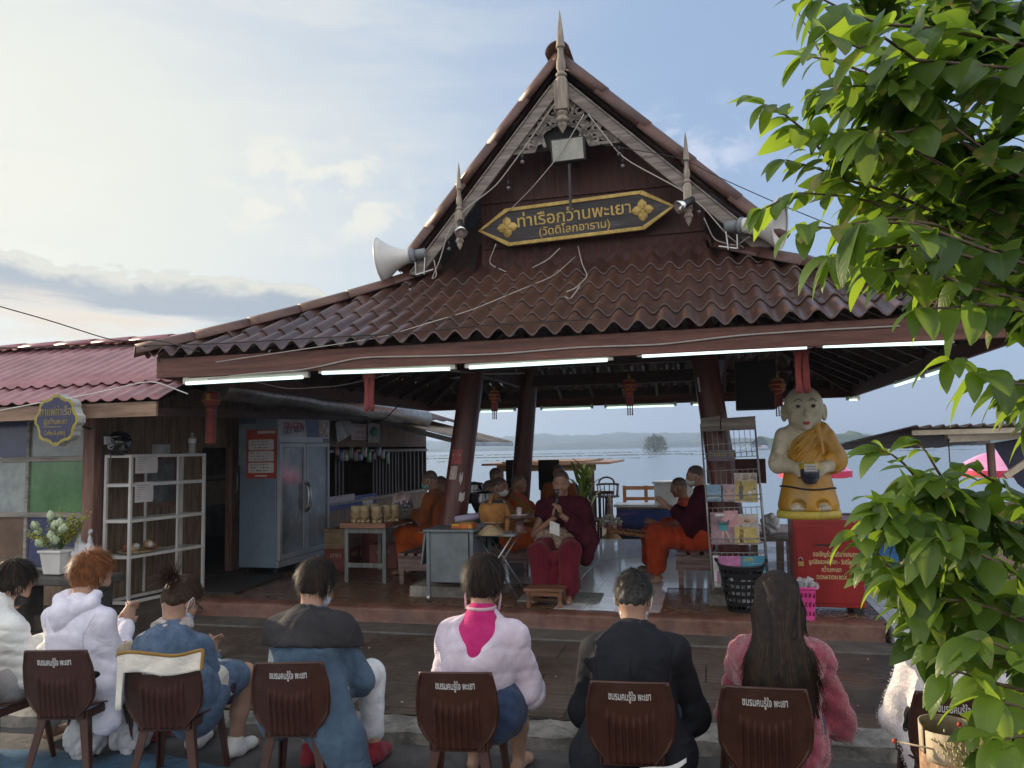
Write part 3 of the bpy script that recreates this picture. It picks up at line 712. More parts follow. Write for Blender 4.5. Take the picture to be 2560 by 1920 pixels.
def finial(u,v,ztop,zbot,s_=1.,block=.5):
 H=ztop-zbot;mb=MB()
 P=[(0,H),(.012,H*.93),(.034,H*.70),(.036,H*.69),(.022,H*.685),(.024,H*.62),(.034,H*.575),(.036,H*.53),(.026,H*.50),(.024,H*.49),(.042,H*.475),(.042,H*.46),(.028,H*.45),(.044,H*.432),(.044,H*.41),(.03,H*.40)]
 mb.lathe([(r_*s_,h+zbot)for r_,h in P][::-1],(u,v,0),n=14)
 b1,b0=H*.41,H*.18;w_=.075*s_
 mb.box((u,v,zbot+(b0+b1)/2),(w_*1.25,w_*1.25,b1-b0),rz=.0)
 Q=[(.03,H*.185),(.045,H*.16),(.03,H*.14),(.048,H*.115),(.048,H*.095),(.03,H*.08),(.034,H*.06),(0,0)]
 mb.lathe([(r_*s_,h+zbot)for r_,h in Q][::-1],(u,v,0),n=14)
 return mb.build('finial',M_GREYZ,pav,bevel=.004)
fa=atv(1207*1.1573,22*1.1573,GV0-.1);fb=atv(1217*1.1573,288*1.1573,GV0-.1)
finial((fa[0]+fb[0])/2,GV0-.1,fa[2],fb[2],1.55)
for x0,y0,y1 in((990,350,541),(1482,283,489)):
 a=atv(x0*1.1573,y0*1.1573,GV0-.08);b=atv((x0+4)*1.1573,y1*1.1573,GV0-.08);finial((a[0]+b[0])/2,GV0-.08,a[2],b[2],1.0)
sb=thing('name_board','black six-sided name board with gold border and gold lettering across the gable','sign',(.565,.86,4.40))
o=Vector((.565,.86,4.615));x=Vector((math.cos(rad(2)),0,math.sin(rad(2))));yv=Vector((0,-.12,1)).normalized();yv=(yv-x*yv.dot(x)).normalized()
def hexa(a,b,t):return[(-a,0),(-a+t,-b),(a-t,-b),(a,0),(a-t,b),(-a+t,b)]
mb=MB();mb.prism(hexa(1.13,.195,.34),o,x,yv,.03);mb.build('panel',M_SIGNB,sb)
mb=MB();nn=x.cross(yv)
A,B=hexa(1.17,.225,.36),hexa(1.115,.182,.335)
for i in range(6):
 j=(i+1)%6;q=[o+x*p[0]+yv*p[1]for p in(A[i],A[j],B[j],B[i])]
 mb.add([p-nn*.025 for p in q]+[p+nn*.032 for p in q],[(0,3,2,1),(4,5,6,7),(0,1,5,4),(2,3,7,6),(1,2,6,5),(3,0,4,7)])
mb.build('border',M_GOLD,sb,bevel=.006)
mb=MB();f=o+nn*.017
add_text(mb,'ท่าเรือกว๊านพะเยา',f+yv*.045,x,yv,.195,width=1.34,extrude=.008,bold=.002)
add_text(mb,'(วัดติโลกอาราม)',f-yv*.105,x,yv,.13,width=.84,extrude=.008,bold=.001);mb.build('lettering',M_GOLD,sb)
for sgn in(-1,1):
 mb=MB();c=f+x*(sgn*.80)
 for k in range(4):
  a=k*math.pi/2;dx=x*math.cos(a)+yv*math.sin(a);dy=-x*math.sin(a)+yv*math.cos(a)
  mb.grid(6,6,lambda i,j:c+dx*(.025+.105*j)+dy*((i-.5)*2*.055*math.sin(math.pi*min(1,j*.9+.1))**.8*(1-j*.15))+nn*(.018*(1-j)+.012*math.cos((i-.5)*3.1)))
  a+=math.pi/4;dx=x*math.cos(a)+yv*math.sin(a);dy=-x*math.sin(a)+yv*math.cos(a)
  mb.grid(4,4,lambda i,j:c+dx*(.02+.06*j)+dy*((i-.5)*2*.03*math.sin(math.pi*min(1,j*.9+.1)))+nn*(.012*(1-j)+.006))
 mb.lathe([(.034,.0),(.03,.025),(.016,.03),(.016,.022),(0,.03)],c,nn,14);mb.build('flower_ornament',M_GOLD,sb)
fl=thing('floodlight','square black-framed floodlight under the carved fretwork','floodlight',(.50,.55,5.20))
a=[atv(1260+q[0]/5.185,120+q[1]/5.185,.52)for q in((590,1200),(1040,1140),(1050,1425),(625,1495))]
ctr=sum((Vector(p)for p in a),Vector())/4;xx=(Vector(a[1])-Vector(a[0])).normalized();zz=(Vector(a[0])-Vector(a[3])).normalized();zz=(zz-xx*zz.dot(xx)).normalized()
zz=(zz+Vector((0,-.18,0))).normalized();ww=(Vector(a[1])-Vector(a[0])).length;hh=(Vector(a[0])-Vector(a[3])).length
R=Matrix((xx,zz.cross(xx)*1,zz)).transposed()
mb=MB();mb.box(ctr+R@Vector((0,.06,0)),(ww,.10,hh),R=R);mb.box(ctr+R@Vector((0,.16,0)),(ww*.5,.1,hh*.6),R=R);mb.build('housing',M_BLACKP,fl,bevel=.012)
mb=MB();mb.box(ctr+R@Vector((0,.005,0)),(ww*.88,.02,hh*.86),R=R);mb.build('lamp_glass',mat('lamp_glass',(.35,.36,.33),.15,0,(.42,.42,.36),.15,6),fl)
mb=MB();mb.bar((ctr.x,.60,ctr.z-hh/2),(ctr.x,.62,ctr.z-hh/2-.55),.03,.02);mb.bar((ctr.x,.60,ctr.z),(ctr.x,1.06,ctr.z),.03,.03);mb.build('bracket',M_BLACKP,fl)
def horn(label,c,d,L,R0,name='horn_speaker'):
 c=Vector(c);d=Vector(d).normalized()
 t=thing(name,label,'loudspeaker',(c.x,c.y,c.z),group='white horn loudspeakers on the gable ends')
 prof=[(.075+(R0-.075)*(k**2.1),.0+L*k)for k in np.linspace(0,1,12)]
 mb=MB();mb.lathe(prof,c,d,36);x_,y_,z_=basis(d,(0,1,0))
 mb.lathe([(R0,L),(R0+.008,L+.004),(R0,L+.012),(R0-.008,L+.004)],c,d,36);mb.build('horn',M_WHITEP,t,solid=.006)
 mb=MB();mb.lathe([(.0,-.02),(.055,-.02),(.085,.0),(.092,.012),(.092,.045),(.078,.05)],c,d,24)
 mb.lathe([(0,-.15),(.052,-.15),(.062,-.14),(.062,-.03),(.04,-.02)],c,d,20);mb.build('driver',M_GREYP,t)
 mb=MB();b=c-d*.02
 mb.bar(b+Vector((0,0,-.09)),b+Vector((0,.02,-.24)),.05,.012,up=d);mb.bar(b-d*.12+Vector((0,0,-.05)),b-d*.10+Vector((0,.02,-.25)),.05,.012,up=d);mb.bar(b+Vector((0,.02,-.24)),b-d*.2+Vector((0,.05,-.2)),.05,.012);mb.build('mount_bracket',M_STEEL,t)
hl=atv(1035,638,.55);horn('white horn loudspeaker at the left gable end pointing left over the roof',hl,(-1,-.10,-.12),.40,.27)
hr=atv(1848,565,.50);horn('white horn loudspeaker at the right gable end half behind the leaves',hr,(1,-.38,-.14),.42,.27)
for px,py,dr,lb in((1152,573,(.25,-.55,-.8),'small black and silver spot lamp on the left finial'),(1708,512,(-.75,-.5,-.5),'small black and silver spot lamp on the right finial')):
 p=Vector(atv(px,py,GV0-.2));t=thing('spot_lamp',lb,'lamp',tuple(p),group='spot lamps on the finials');d=Vector(dr).normalized()
 mb=MB();mb.lathe([(0,-.14),(.04,-.14),(.045,-.04),(.05,.0)],p,d,14);mb.bar(p-d*.1,p+Vector((0,.12,.02)),.02,.03);mb.build('lamp_body',M_BLACKP,t)
 mb=MB();mb.lathe([(.05,0),(.075,.07),(.07,.072),(.0,.02)],p,d,16);mb.build('reflector',mat('chrome',(.75,.76,.78),.12,1),t)
M_TUBE=mat('lit_tube',(.8,.85,.83),.3,emit=(.70,1.0,.93),es=1.1,var=.02)
M_TUBEB=mat('tube_fitting',(.55,.52,.45),.4,0,None,.1,5)
def tube_light(a,b,label,group):
 a=Vector(a);b=Vector(b);t=thing('tube_light',label,'tube light',tuple(a),group=group);d=(b-a).normalized()
 mb=MB();mb.bar(a,b,.035,.045);mb.bar(a,a+d*.06,.05,.075);mb.bar(b-d*.06,b,.05,.075);mb.build('fitting',M_TUBEB,t,bevel=.004)
 nrm=Vector((-d.y,d.x,0));nrm=nrm if nrm.dot(Vector((2.7-2.2,-1,0)))>0 or abs(d.y)>.7 else-nrm
 o=Vector((0,-.035,-.035))if abs(d.x)>.7 else Vector((-.03,0,-.035))
 mb=MB();mb.tube([a+d*.05+o,b-d*.05+o],.016,10);mb.build('lamp',M_TUBE,t)
D_=2560/2212
words=['leftmost lit tube on the front eave, over the white rack','second lit tube along the front eave, left of the first column','third lit tube along the front eave, below the middle of the name board','fourth lit tube along the front eave, left of the statue','rightmost lit tube on the front eave, ending in the leaves']
for(x0,y0,x1,y1),lb in zip(((398,829,668,814),(690,806,985,796),(1005,794,1325,776),(1375,769,1755,748),(1762,747,2060,738)),words):
 a=atv(x0*D_,y0*D_-8,-1.17);b=atv(x1*D_,y1*D_-8,-1.17);tube_light((a[0],-1.17,a[2]),(b[0],-1.17,b[2]),lb,'lit tubes on the front eave')
for v0,v1,lb in((.3,1.6,'lit tube on the right eave nearer the leaves'),(1.8,3.1,'lit tube on the right eave farther from the leaves')):
 tube_light((4.40,v0,2.71),(4.40,v1,2.71),lb,'lit tubes on the right eave')
for x0,x1,lb in((1035,1115,'back eave tube seen left of the rear column'),(1168,1282,'back eave tube seen right of the rear column'),(1306,1462,'back eave tube behind the middle red lantern'),(1492,1520,'short back eave tube beside the right column'),(1828,1858,'back eave tube right of the statue head'),(1690,1712,'back eave tube left of the statue head')):
 a=atv(x0*D_,882*D_,6.56);b=atv(x1*D_,880*D_,6.56);tube_light((a[0],6.54,2.72),(b[0],6.54,2.72),lb,'lit tubes on the back eave')
def cable(name,label,pts,r=.006,m=None,group=None,sag=0.):
 P=[Vector(p)for p in pts];out=[]
 for i in range(len(P)-1):
  for k in range(6):
   t=k/6;q=P[i].lerp(P[i+1],t);q.z-=sag*4*t*(1-t);out.append(q)
 out.append(P[-1]);o0=P[0]
 for _ in range(2):out=[out[0]]+[(out[i-1]+out[i]*2+out[i+1])/4 for i in range(1,len(out)-1)]+[out[-1]]
 mb=MB();mb.tube([q-o0 for q in out],r,6);o=mb.build(name,m or M_CABLEW);frame(o,tuple(o0));return tag(o,label,'cable',group)
rf=lambda v:zroof(v-EV0)+.05
def roofpx(x,y):
 lo,hi=EV0,.98
 for _ in range(30):
  m_=(lo+hi)/2;p=atv(x,y,m_)
  if p[2]>rf(m_):lo=m_
  else:hi=m_
 return Vector(p)
cable('cable','pale cable draped loosely along the front eave board above the lit tubes',[atv(x,y,-1.235)for x,y in((520,948),(620,935),(760,925),(900,893),(1100,890),(1250,885),(1450,868),(1650,862),(1850,838),(2050,825),(2250,815))],.008)
cable('cable','pale cable lying across the front roof tiles from gable to left eave',[roofpx(x,y)for x,y in((1440,640),(1385,690),(1300,725),(1180,775),(1080,805),(950,845))]+[Vector(atv(540,905,-1.34))],.005)
cable('cable','black wire strung across the left of the roof tiles',[Vector(atv(-60,870,-1.5)),Vector(atv(200,868,-1.45))]+[roofpx(x,y)+Vector((0,0,.03))for x,y in((520,868),(800,852),(1000,842),(1200,822),(1480,806))],.006,M_CABLEB)
cable('cable','tangled white cord lying on the upper roof tiles',[roofpx(x,y)for x,y in((1445,615),(1455,660),(1470,690),(1440,720),(1405,735),(1425,750),(1450,715))],.006)
cable('cable','thin wire from the right finial out to the leaves',[atv(1500,360,.5),atv(1705,395,.5),atv(1790,440,.45),atv(1935,505,.4),atv(2120,580,-.4)],.005,M_CABLEB)
cable('cable','sagging wire crossing the sky at far left',[atv(-40,755,-2),atv(120,800,-1.6),atv(285,853,-1.2),atv(400,850,-1.4),atv(500,880,-1.36)],.006,M_CABLEB)
cable('cable','cord slanting across the floodlight and fretwork',[atv(1460,285,.5),atv(1410,370,.48),atv(1385,405,.5),atv(1330,470,.6),atv(1270,530,.8)],.006)
cable('cable','pale cord following the left bargeboard down to the loudspeaker',[atv(1400,240,.55),atv(1300,385,.55),atv(1240,465,.55),atv(1160,525,.5),atv(1120,580,.5),atv(1100,650,.5),atv(1078,700,.55),atv(1092,690,.5),atv(1085,650,.55)],.007)
cable('cable','pale cord following the right bargeboard down to the loudspeaker',[atv(1470,285,.55),atv(1555,395,.55),atv(1705,475,.5),atv(1760,520,.5),atv(1820,590,.55),atv(1860,620,.6)],.007)
cable('cable','loop of cord hanging below the right loudspeaker',[atv(1760,545,.6),atv(1785,600,.7),atv(1840,615,.6),atv(1875,590,.5)],.007)
cable('cable','cords looped under the name board',[atv(1240,610,.8),atv(1220,660,.9),atv(1290,690,.85),atv(1370,650,.85),atv(1400,620,.85)],.007)
cable('cable','black cord curving under the dark ceiling beside the foil duct',[atv(1000,1010,1.2),atv(960,1050,1.2),atv(900,1060,1.4),atv(860,1048,1.5)],.008,M_CABLEB)
cable('cable','thin white wire looped below the shop roof at left',[atv(-20,1030,-1.25),atv(110,1005,-1.3),atv(230,985,-1.25),atv(380,950,-1.3),atv(470,985,-1.25)],.006,M_WHITEP)
cable('cable','bare wire drooping behind the front eave at left',[atv(620,950,-.9),atv(720,973,-.7),atv(850,965,-.5),atv(1000,930,-.2)],.005)
M_BULB=mat('bulb_glass',(.14,.14,.14),.08,0,spec=.8,var=.03)
for i,(px,py,v,lb)in enumerate(((1306,405,.55,'small bulb hanging at the left foot of the fretwork'),(1548,385,.55,'small bulb hanging at the right foot of the fretwork'),(1557,415,.58,'lower bulb beside the right bargeboard, under another bulb'),(1271,470,.6,'bulb hanging inside the left bargeboard'),(1123,622,.6,'bulb hanging beside the left finial foot'),(1026,725,.3,'bulb hanging over the left hip tiles'),(1747,530,.6,'bulb hanging beside the right finial'))):
 p=Vector(atv(px,py,v));t=thing('hanging_bulb',lb,'light bulb',tuple(p),group='small bulbs strung on the gable')
 mb=MB();mb.tube([p+Vector((0,0,.03)),p+Vector((0,0,.09))],[.017,.014],8);mb.tube([p+Vector((0,0,.09)),p+Vector((.004,0,.22))],.004,5);mb.build('socket',M_BLACKP,t)
 mb=MB();mb.ball(p,.025,10,8);mb.build('bulb',M_BULB,t)
M_REDC2=mat('red_cloth',(.17,.012,.010),.6,0,(.23,.022,.016),.25,8,.3,80,sheen=.3)
M_LGOLD=mat('lantern_gold',(.5,.27,.05),.5,0,None,.2,20)
def lantern(px,py,v,H,label):
 p=Vector(atv(px,py,v));t=thing('red_lantern',label,'lantern',tuple(p),group='red paper lanterns');s=H/.42
 mb=MB();mb.lathe([(.05*s,.0),(.085*s,.05*s),(.10*s,.11*s),(.075*s,.17*s),(.03*s,.20*s)],p,n=6,smooth=False);mb.tube([p+Vector((0,0,.2*s)),p+Vector((0,0,.5*s))],.004,5);mb.build('body',M_REDC2,t)
 mb=MB()
 for z,r in((.0,.052),(.05,.088),(.11,.103),(.17,.078)):mb.lathe([(r*s,z*s-.005),(r*s+.006,z*s),(r*s,z*s+.005)],p,n=6,smooth=False)
 mb.lathe([(.02*s,.2*s),(.0,.27*s)],p,n=6)
 for k in range(3):a=k*2.1;mb.lathe([(0,0),(.018*s,.002),(.0,.004)],p+Vector((math.cos(a-1.2)*.097*s,math.sin(a-1.2)*.097*s,.09*s)),(math.cos(a-1.2),math.sin(a-1.2),0),4)
 mb.build('gold_trim',M_LGOLD,t)
 mb=MB();mb.box(p+Vector((0,0,-.08*s)),(.09*s,.09*s,.16*s),taper=1.0)
 for dx in(-.03,.0,.03):
  for k in range(6):mb.ball(p+Vector((dx*s,0,-.17*s-k*.022*s)),.011*s,6,5)
 mb.build('tassel',M_REDC2,t)
lantern(1068*D_,868*D_,.9,.30,'red lantern with beaded tassel right of the first column')
lantern(1360*D_,850*D_,.9,.36,'red lantern with gold trim hanging under the middle of the roof')
lantern(1681*D_,850*D_,.9,.36,'red lantern hanging just left of the statue head')
def red_strip(px,y0,y1,v,w_,label,fork=True):
 a=Vector(atv(px,y0,v));b=Vector(atv(px,y1,v));mb=MB();h=a.z-b.z
 for s_ in(-1,1):
  mb.grid(4,10,lambda i,j:(s_*w_*.27+(i-.5)*w_*.5*(1 if j<.86 else 1.2-abs(j-.93)*6*.35 if j<.95 else .7),.01*math.sin(j*6+s_)+.012*abs(i-.5),-h*j))
 mb.box((0,0,0),(w_*1.15,.03,.035));mb.bar((0,0,0),(0,0,.12),.006,.006)
 o=mb.build('red_tassel',M_REDC2,solid=.006);frame(o,tuple(a));tag(o,label,'tassel','red tassels under the roofs')
red_strip(797*D_,812*D_,889*D_,-1.0,.10,'red forked tassel hanging from the front eave left of the first column')
red_strip(1731*D_,760*D_,850*D_,-.95,.11,'red cloth tassel hanging in front of the statue head')
p=Vector(atv(528,1015,-.3));t=thing('red_lantern','dull red lantern with long paper tail beside the shop door','lantern',tuple(p),group='red paper lanterns')
mb=MB();mb.lathe([(.04,-.02),(.085,.01),(.10,.06),(.10,.12),(.08,.16)],p,n=8,smooth=False);mb.tube([p+Vector((0,0,.16)),p+Vector((0,0,.45))],.004,5);mb.build('body',M_REDC2,t)
mb=MB();mb.grid(8,8,lambda i,j:p+Vector((.058*math.cos(6.283*i),.058*math.sin(6.283*i),-.02-.40*j)));mb.build('tail',M_REDC2,t)
mb=MB();mb.lathe([(.105,.058),(.108,.062),(.105,.066)],p,n=8);mb.box(p+Vector((.03,-.1,.1)),(.05,.006,.07));mb.box(p+Vector((0,-.06,-.05)),(.07,.004,.008));mb.build('gold_trim',M_LGOLD,t)
M_SHOPW=wood('shop_planks',(.17,.115,.075),(.26,.185,.125),'z',.7,dirt=.5,dcol=(.06,.045,.035))
M_SHOPP=wood('shop_post',(.17,.075,.055),(.24,.13,.10),'z',.65,dirt=.5,dcol=(.30,.26,.22))
M_RAIL=wood('grey_rail',(.26,.245,.22),(.34,.32,.29),'x',.7,dirt=.3)
M_FASC=wood('tan_fascia',(.26,.16,.11),(.34,.23,.16),'x',.65,dirt=.3)
M_PURPLE=mat('mauve_roof_sheet',(.31,.14,.155),.33,.12,(.38,.19,.21),.12,2.5,.1,60,dirt=.25,dcol=(.22,.13,.14),rvar=.14)
M_FOIL=mat('foil',(.27,.255,.24),.36,.7,(.36,.34,.31),.2,8,.9,18,dirt=.4,dcol=(.22,.17,.14))
shop=thing('wooden_shop','timber shop with coloured window panes and a mauve metal roof at left','shop',(-4.85,-.45,.262))
SU,SV=-4.85,-.45
wv=SV
X=lambda px,py=1200:atv(px,py,wv)[0]
Z=lambda py,px=100:atv(px,py,wv)[2]
zr=[Z(1046),Z(1148),Z(1287),Z(1425)];um=X(71);uj=X(216);u_far=um-(uj-um)
ul=u_far
mb=MB()
for k in range(4):mb.span((-9.5,wv-.03,zr[k]-.028),(uj,wv+.03,zr[k]+.028))
for u in(um,um-(uj-um)*1.0,um-(uj-um)*2,um-(uj-um)*3):
 for k in range(3):mb.span((u-.022,wv-.026,zr[k+1]+.029),(u+.022,wv+.026,zr[k]-.029))
mb.span((uj+.001,wv-.035,.263),(uj+.07,wv+.035,2.5));mb.build('window_frame',M_RAIL,shop,bevel=.004)
pc={'navy':(.06,.07,.15),'grey':(.22,.245,.24),'pale':(.30,.35,.35),'green':(.09,.20,.09),'brown':(.14,.09,.06)}
def pane(kind,u0,u1,z0,z1):
 mb=MB();mb.span((u0+.024,wv+.0,z0+.03),(u1-.024,wv+.008,z1-.03))
 m=mat('pane_'+kind,pc[kind],.12 if kind!='brown' else .6,0,tuple(min(1,c*1.25)for c in pc[kind]),.2,2.0,.15,8,dirt=.35,dcol=tuple(c*.55+.04 for c in pc[kind]));mb.build('pane',m,shop)
du=uj-um
for c,names in enumerate((('grey','green','navy'),('navy','pale','brown'),('green','navy','pale'),('grey','brown','navy'))):
 for k,nmx in enumerate(names):pane(nmx,um-du*c,um-du*(c-1),zr[k+1],zr[k])
mb=MB();mb.span((-9.5,wv-.02,.263),(uj,wv+.02,zr[3]-.03));mb.build('dado',M_SHOPW,shop)
mb=MB();mb.span((-9.5,wv-.02,zr[0]+.03),(uj,wv+.03,2.58));mb.build('lintel_board',M_SHOPW,shop)
mb=MB();mb.span((-4.96,SV-.07,.263),(-4.80,SV+.08,2.75));mb.build('corner_post',M_SHOPP,shop,bevel=.012)
VV=lambda px,py=1250:atu(px,py,SU)[1]
vd0,vd1,vd2=VV(505),VV(572),VV(596);vend=10.2
mb=MB();v=SV+.09;r=random.Random(2)
while v<vd0-.02:
 w_=min(r.uniform(.12,.2),vd0-v);mb.span((SU-.03,v,.263),(SU+r.uniform(-.004,.008),v+w_-.006,2.9));v+=w_
mb.build('plank_wall',M_SHOPW,shop)
mb=MB();mb.span((SU-.03,vd0,2.05),(SU+.02,vend,2.9));mb.build('upper_wall',M_SHOPW,shop)
mb=MB();mb.span((SU-.06,vd1,.263),(SU+.05,vd2,2.05));dl=mb.build('door',M_SHOPP,shop,bevel=.006)
hz0,hz1=atu(582,1232,SU)[2],atu(582,1178,SU)[2]
mb=MB();vm=(vd1+vd2)/2
for dv in(-.06,.1):mb.tube([(SU+.05,vm+dv,hz0),(SU+.1,vm+dv,hz0+.03),(SU+.1,vm+dv,hz1-.03),(SU+.05,vm+dv,hz1)],.009,8)
mb.build('handle',M_STEEL,dl)
mb=MB();a0,a1=VV(350),VV(432);b0,b1=atu(390,1268,SU)[2],atu(390,1150,SU)[2]
mb.span((SU+.009,a0,b0),(SU+.035,a1,b0+.06));mb.span((SU+.009,a0,b1),(SU+.035,a1,b1+.06));mb.span((SU+.009,a0-.05,b0),(SU+.036,a0,b1+.06));mb.span((SU+.009,a1,b0),(SU+.036,a1+.05,b1+.06));mb.build('hatch_frame',M_SHOPP,shop)
mb=MB();mb.span((SU+.009,a0,b0+.06),(SU+.013,a1,b1));mb.build('hatch_panel',mat('hatch_panel',(.13,.15,.15),.5,0,(.2,.22,.21),.3,3),shop)
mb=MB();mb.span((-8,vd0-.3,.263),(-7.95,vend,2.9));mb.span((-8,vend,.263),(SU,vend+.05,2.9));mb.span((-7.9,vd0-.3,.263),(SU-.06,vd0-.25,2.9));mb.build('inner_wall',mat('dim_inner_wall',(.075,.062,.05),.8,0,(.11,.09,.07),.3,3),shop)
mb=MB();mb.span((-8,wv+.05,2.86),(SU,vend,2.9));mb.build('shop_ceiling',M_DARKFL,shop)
v3=3.0;zs,zt=.97,2.0
mb=MB();mb.span((SU-.03,vd2,.263),(SU+.03,vend,zs));mb.build('counter_wall',M_SHOPW,shop)
mb=MB();mb.span((SU-.1,vd2,zs+.001),(SU+.09,vend,zs+.05));mb.span((SU-.03,vd2,zt-.06),(SU+.05,vend,zt+.0));mb.build('counter_sill',M_RAIL,shop)
M_BAR=wood('window_bars',(.085,.07,.065),(.13,.11,.10),'z',.7)
for rg in(range(838,860,9),list(range(932,992,8))+list(range(995,1084,10))):
 mb=MB()
 for px in rg:
  vv_=atu(px,1160,SU)[1]
  if vv_<vend:mb.span((SU-.015,vv_-.035,zs+.051),(SU+.015,vv_+.035,zt-.061))
 mb.build('window_bars',M_BAR,shop)
mb=MB();mb.span((-6.3,3.2,1.1),(-6.2,6.5,1.5));mb.span((-6.3,3.2,1.55),(-6.0,5.5,1.6));mb.box((-5.6,4.6,1.38),(.5,.8,.12),rz=.3);mb.build('inner_shelf',mat('cardboard',(.20,.14,.09),.8,0,None,.25,4),shop)
ze,vr,zrd=2.53,.8,3.44
def shoproof(v):return ze+(zrd-ze)*(v+1.2)/2.0
def ribs(u):t=(u/.19)%1;return .034*(max(0,1-abs(t-.5)*3.4))**.8
mb=MB();n=int(8.6/.19*8)
for va,vb,up in((-1.22,-.72,0.),(-.80,.82,.03)):
 mb.grid(n,4,lambda i,j:(-12+8.6*i,va+(vb-va)*j,shoproof(va+(vb-va)*j)+ribs(-12+8.6*i)+up*(1-j*.6)))
mb.build('roof',M_PURPLE,shop,solid=.006)
mb=MB();mb.grid(8,6,lambda i,j:(-12+8.6*i,4.6-3.8*j,2.9+.54*j));mb.build('rear_roof',M_PURPLE,shop)
mb=MB()
k=0;u=-12
while u<-3.5:
 mb.grid(1,8,lambda i,j:(u+.62*i,vr+.17*math.cos(math.pi*j),zrd+.02+.075*math.sin(math.pi*j)+.012*i));u+=.6
mb.build('ridge_cap',M_PURPLE,shop,solid=.006)
mb=MB();mb.bar((-12,-1.16,2.43),(-3.45,-1.16,2.43),.03,.15,up=(0,0,1));mb.build('fascia',M_FASC,shop)
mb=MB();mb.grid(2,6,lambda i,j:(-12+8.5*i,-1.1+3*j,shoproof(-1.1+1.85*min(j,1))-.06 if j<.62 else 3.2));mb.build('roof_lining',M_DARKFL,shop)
d0=atu(560,968,-3.9);d1=atu(1062,1046,-3.9)
pts=[Vector(d0).lerp(Vector(d1),t)for t in np.linspace(-.02,1,16)]
mb=MB();mb.tube([p+Vector((0,0,.015*math.sin(i*2.1)))for i,p in enumerate(pts)],[.17+.012*math.sin(i*1.7)for i in range(16)],20);duct=mb.build('foil_duct',M_FOIL,shop)
mb=MB();mb.grid(4,60,lambda i,j:(-5.0+1.15*i,.9+9.3*j,2.98-.36*i+.018*math.sin(j*300)));mb.build('lean_to_roof',M_RAFT,shop,solid=.01)
ve=d1[1]
mb=MB();mb.grid(4,40,lambda i,j:(-4.9+2.3*i,ve-1+3.5*j,d1[2]+.1-.62*i+.014*math.sin(j*120)));mb.build('end_roof',mat('rusty_sheet',(.20,.15,.10),.6,.2,(.32,.25,.17),.3,3,dirt=.4),shop,solid=.01)
mb=MB();mb.bar((-4.9,ve-1,d1[2]+.02),(-2.7,ve-1,d1[2]-.56),.05,.1);mb.bar((-2.62,ve-1.0,d1[2]-.58),(-2.62,ve+2.5,d1[2]-.58),.06,.08);mb.build('end_rafter',M_STEEL,shop)
mb=MB();mb.bar((-4.6,-1.1,2.40),(-4.6,.9,2.55),.05,.08);mb.bar((-3.5,-1.1,2.40),(-3.5,3.9,2.5),.05,.08);mb.bar((-3.5,3.9,.27),(-3.5,3.9,2.5),.06,.06)if False else None;mb.build('eave_rafter',M_RAFT,shop)
M_BLUEB=mat('blue_banner',(.035,.06,.22),.6,0,(.07,.10,.30),.3,5)
def wall_poster(name,x0,x1,y0,y1,m,label,u=SU+.06,tilt=0.,lines=0,text=None,tm=None,tsz=.08):
 c=[Vector(atu(x,y,u))for x,y in((x0,y1),(x1,y1),(x1,y0),(x0,y0))]
 va,vb=c[0].y,c[1].y;za=(c[0].z+c[1].z)/2;zb_=(c[2].z+c[3].z)/2;ctr=Vector((u,(va+vb)/2,(za+zb_)/2))
 mb=MB();R=Matrix.Rotation(tilt,3,'X');mb.box((0,0,0),(.008,vb-va,zb_-za),R=R)
 if lines:
  for k in range(lines):
   zz_=(zb_-za)*(.36-.72*k/max(1,lines-1));mb.box(R@Vector((.006,0,zz_)),(.003,(vb-va)*(.7-.2*(k%2)),(zb_-za)*.05),R=R,m=1)
 if text:add_text(mb,text,R@Vector((.006,0,0)),R@Vector((0,1,0)),R@Vector((0,0,1)),tsz,1,width=(vb-va)*.8)
 o=mb.build(name,[m,tm or M_REDPR]);frame(o,tuple(ctr));tag(o,label,'poster');return o
wall_poster('banner',818,940,1268,1240,M_BLUEB,'blue banner on the counter front behind the crates',lines=0)
wall_poster('poster',822,886,1258,1238,mat('pink_white_sheet',(.5,.42,.45),.7,0,(.6,.55,.56),.2,20),'pink and white notice on the blue banner right of the fridge',u=SU+.08,lines=2)
wall_poster('poster',906,932,1268,1243,mat('photo_card',(.45,.4,.38),.6,0,(.55,.5,.5),.4,14),'small photo card at the right end of the blue banner',u=SU+.08)
wall_poster('sign_card',840,878,1097,1048,mat('silver_card',(.28,.29,.28),.35,.3,(.4,.41,.4),.3,5),'tilted silvery card leaning above the counter',u=SU+.12,tilt=.25)
wall_poster('sign_card',878,922,1100,1060,mat('pinkish_card',(.42,.36,.37),.6,0,(.5,.46,.47),.2,16),'pale pink picture sign above the counter',u=SU+.12,lines=3)
oval=wall_poster('sign_card',920,948,1107,1052,mat('white_card',(.42,.43,.42),.6),'white card with a green oval above the counter',u=SU+.16)
mb=MB();mb.lathe([(0,.006),(.105,.006),(.105,.009),(0,.009)],(0,0,0),(1,0,0),24,sx=1.,sy=2.0);g=mb.build('green_oval',mat('green_ink',(.02,.18,.13),.6,0,(.05,.3,.22),.3,14),oval,off=(0,0,0))
sg_=thing('round_sign','navy scalloped shop sign with yellow rim and lettering hung under the mauve roof','sign',atv(150,1050,-1.32))
c=Vector(atv(150,1050,-1.32));Rr=abs(atv(206,1050,-1.32)[0]-c.x);Rv=abs(atv(150,988,-1.32)[2]-c.z)*1.0
def scal(k,s):
 a=2*math.pi*k/96;lob=1+.045*(1 if math.cos(8*a)>0 else-1)*min(1,abs(math.cos(8*a))*4);return(Rr*s*lob*math.cos(a),Rv*s*lob*math.sin(a))
fr=(Vector((.99,-.05,0)),Vector((0,0,1)))
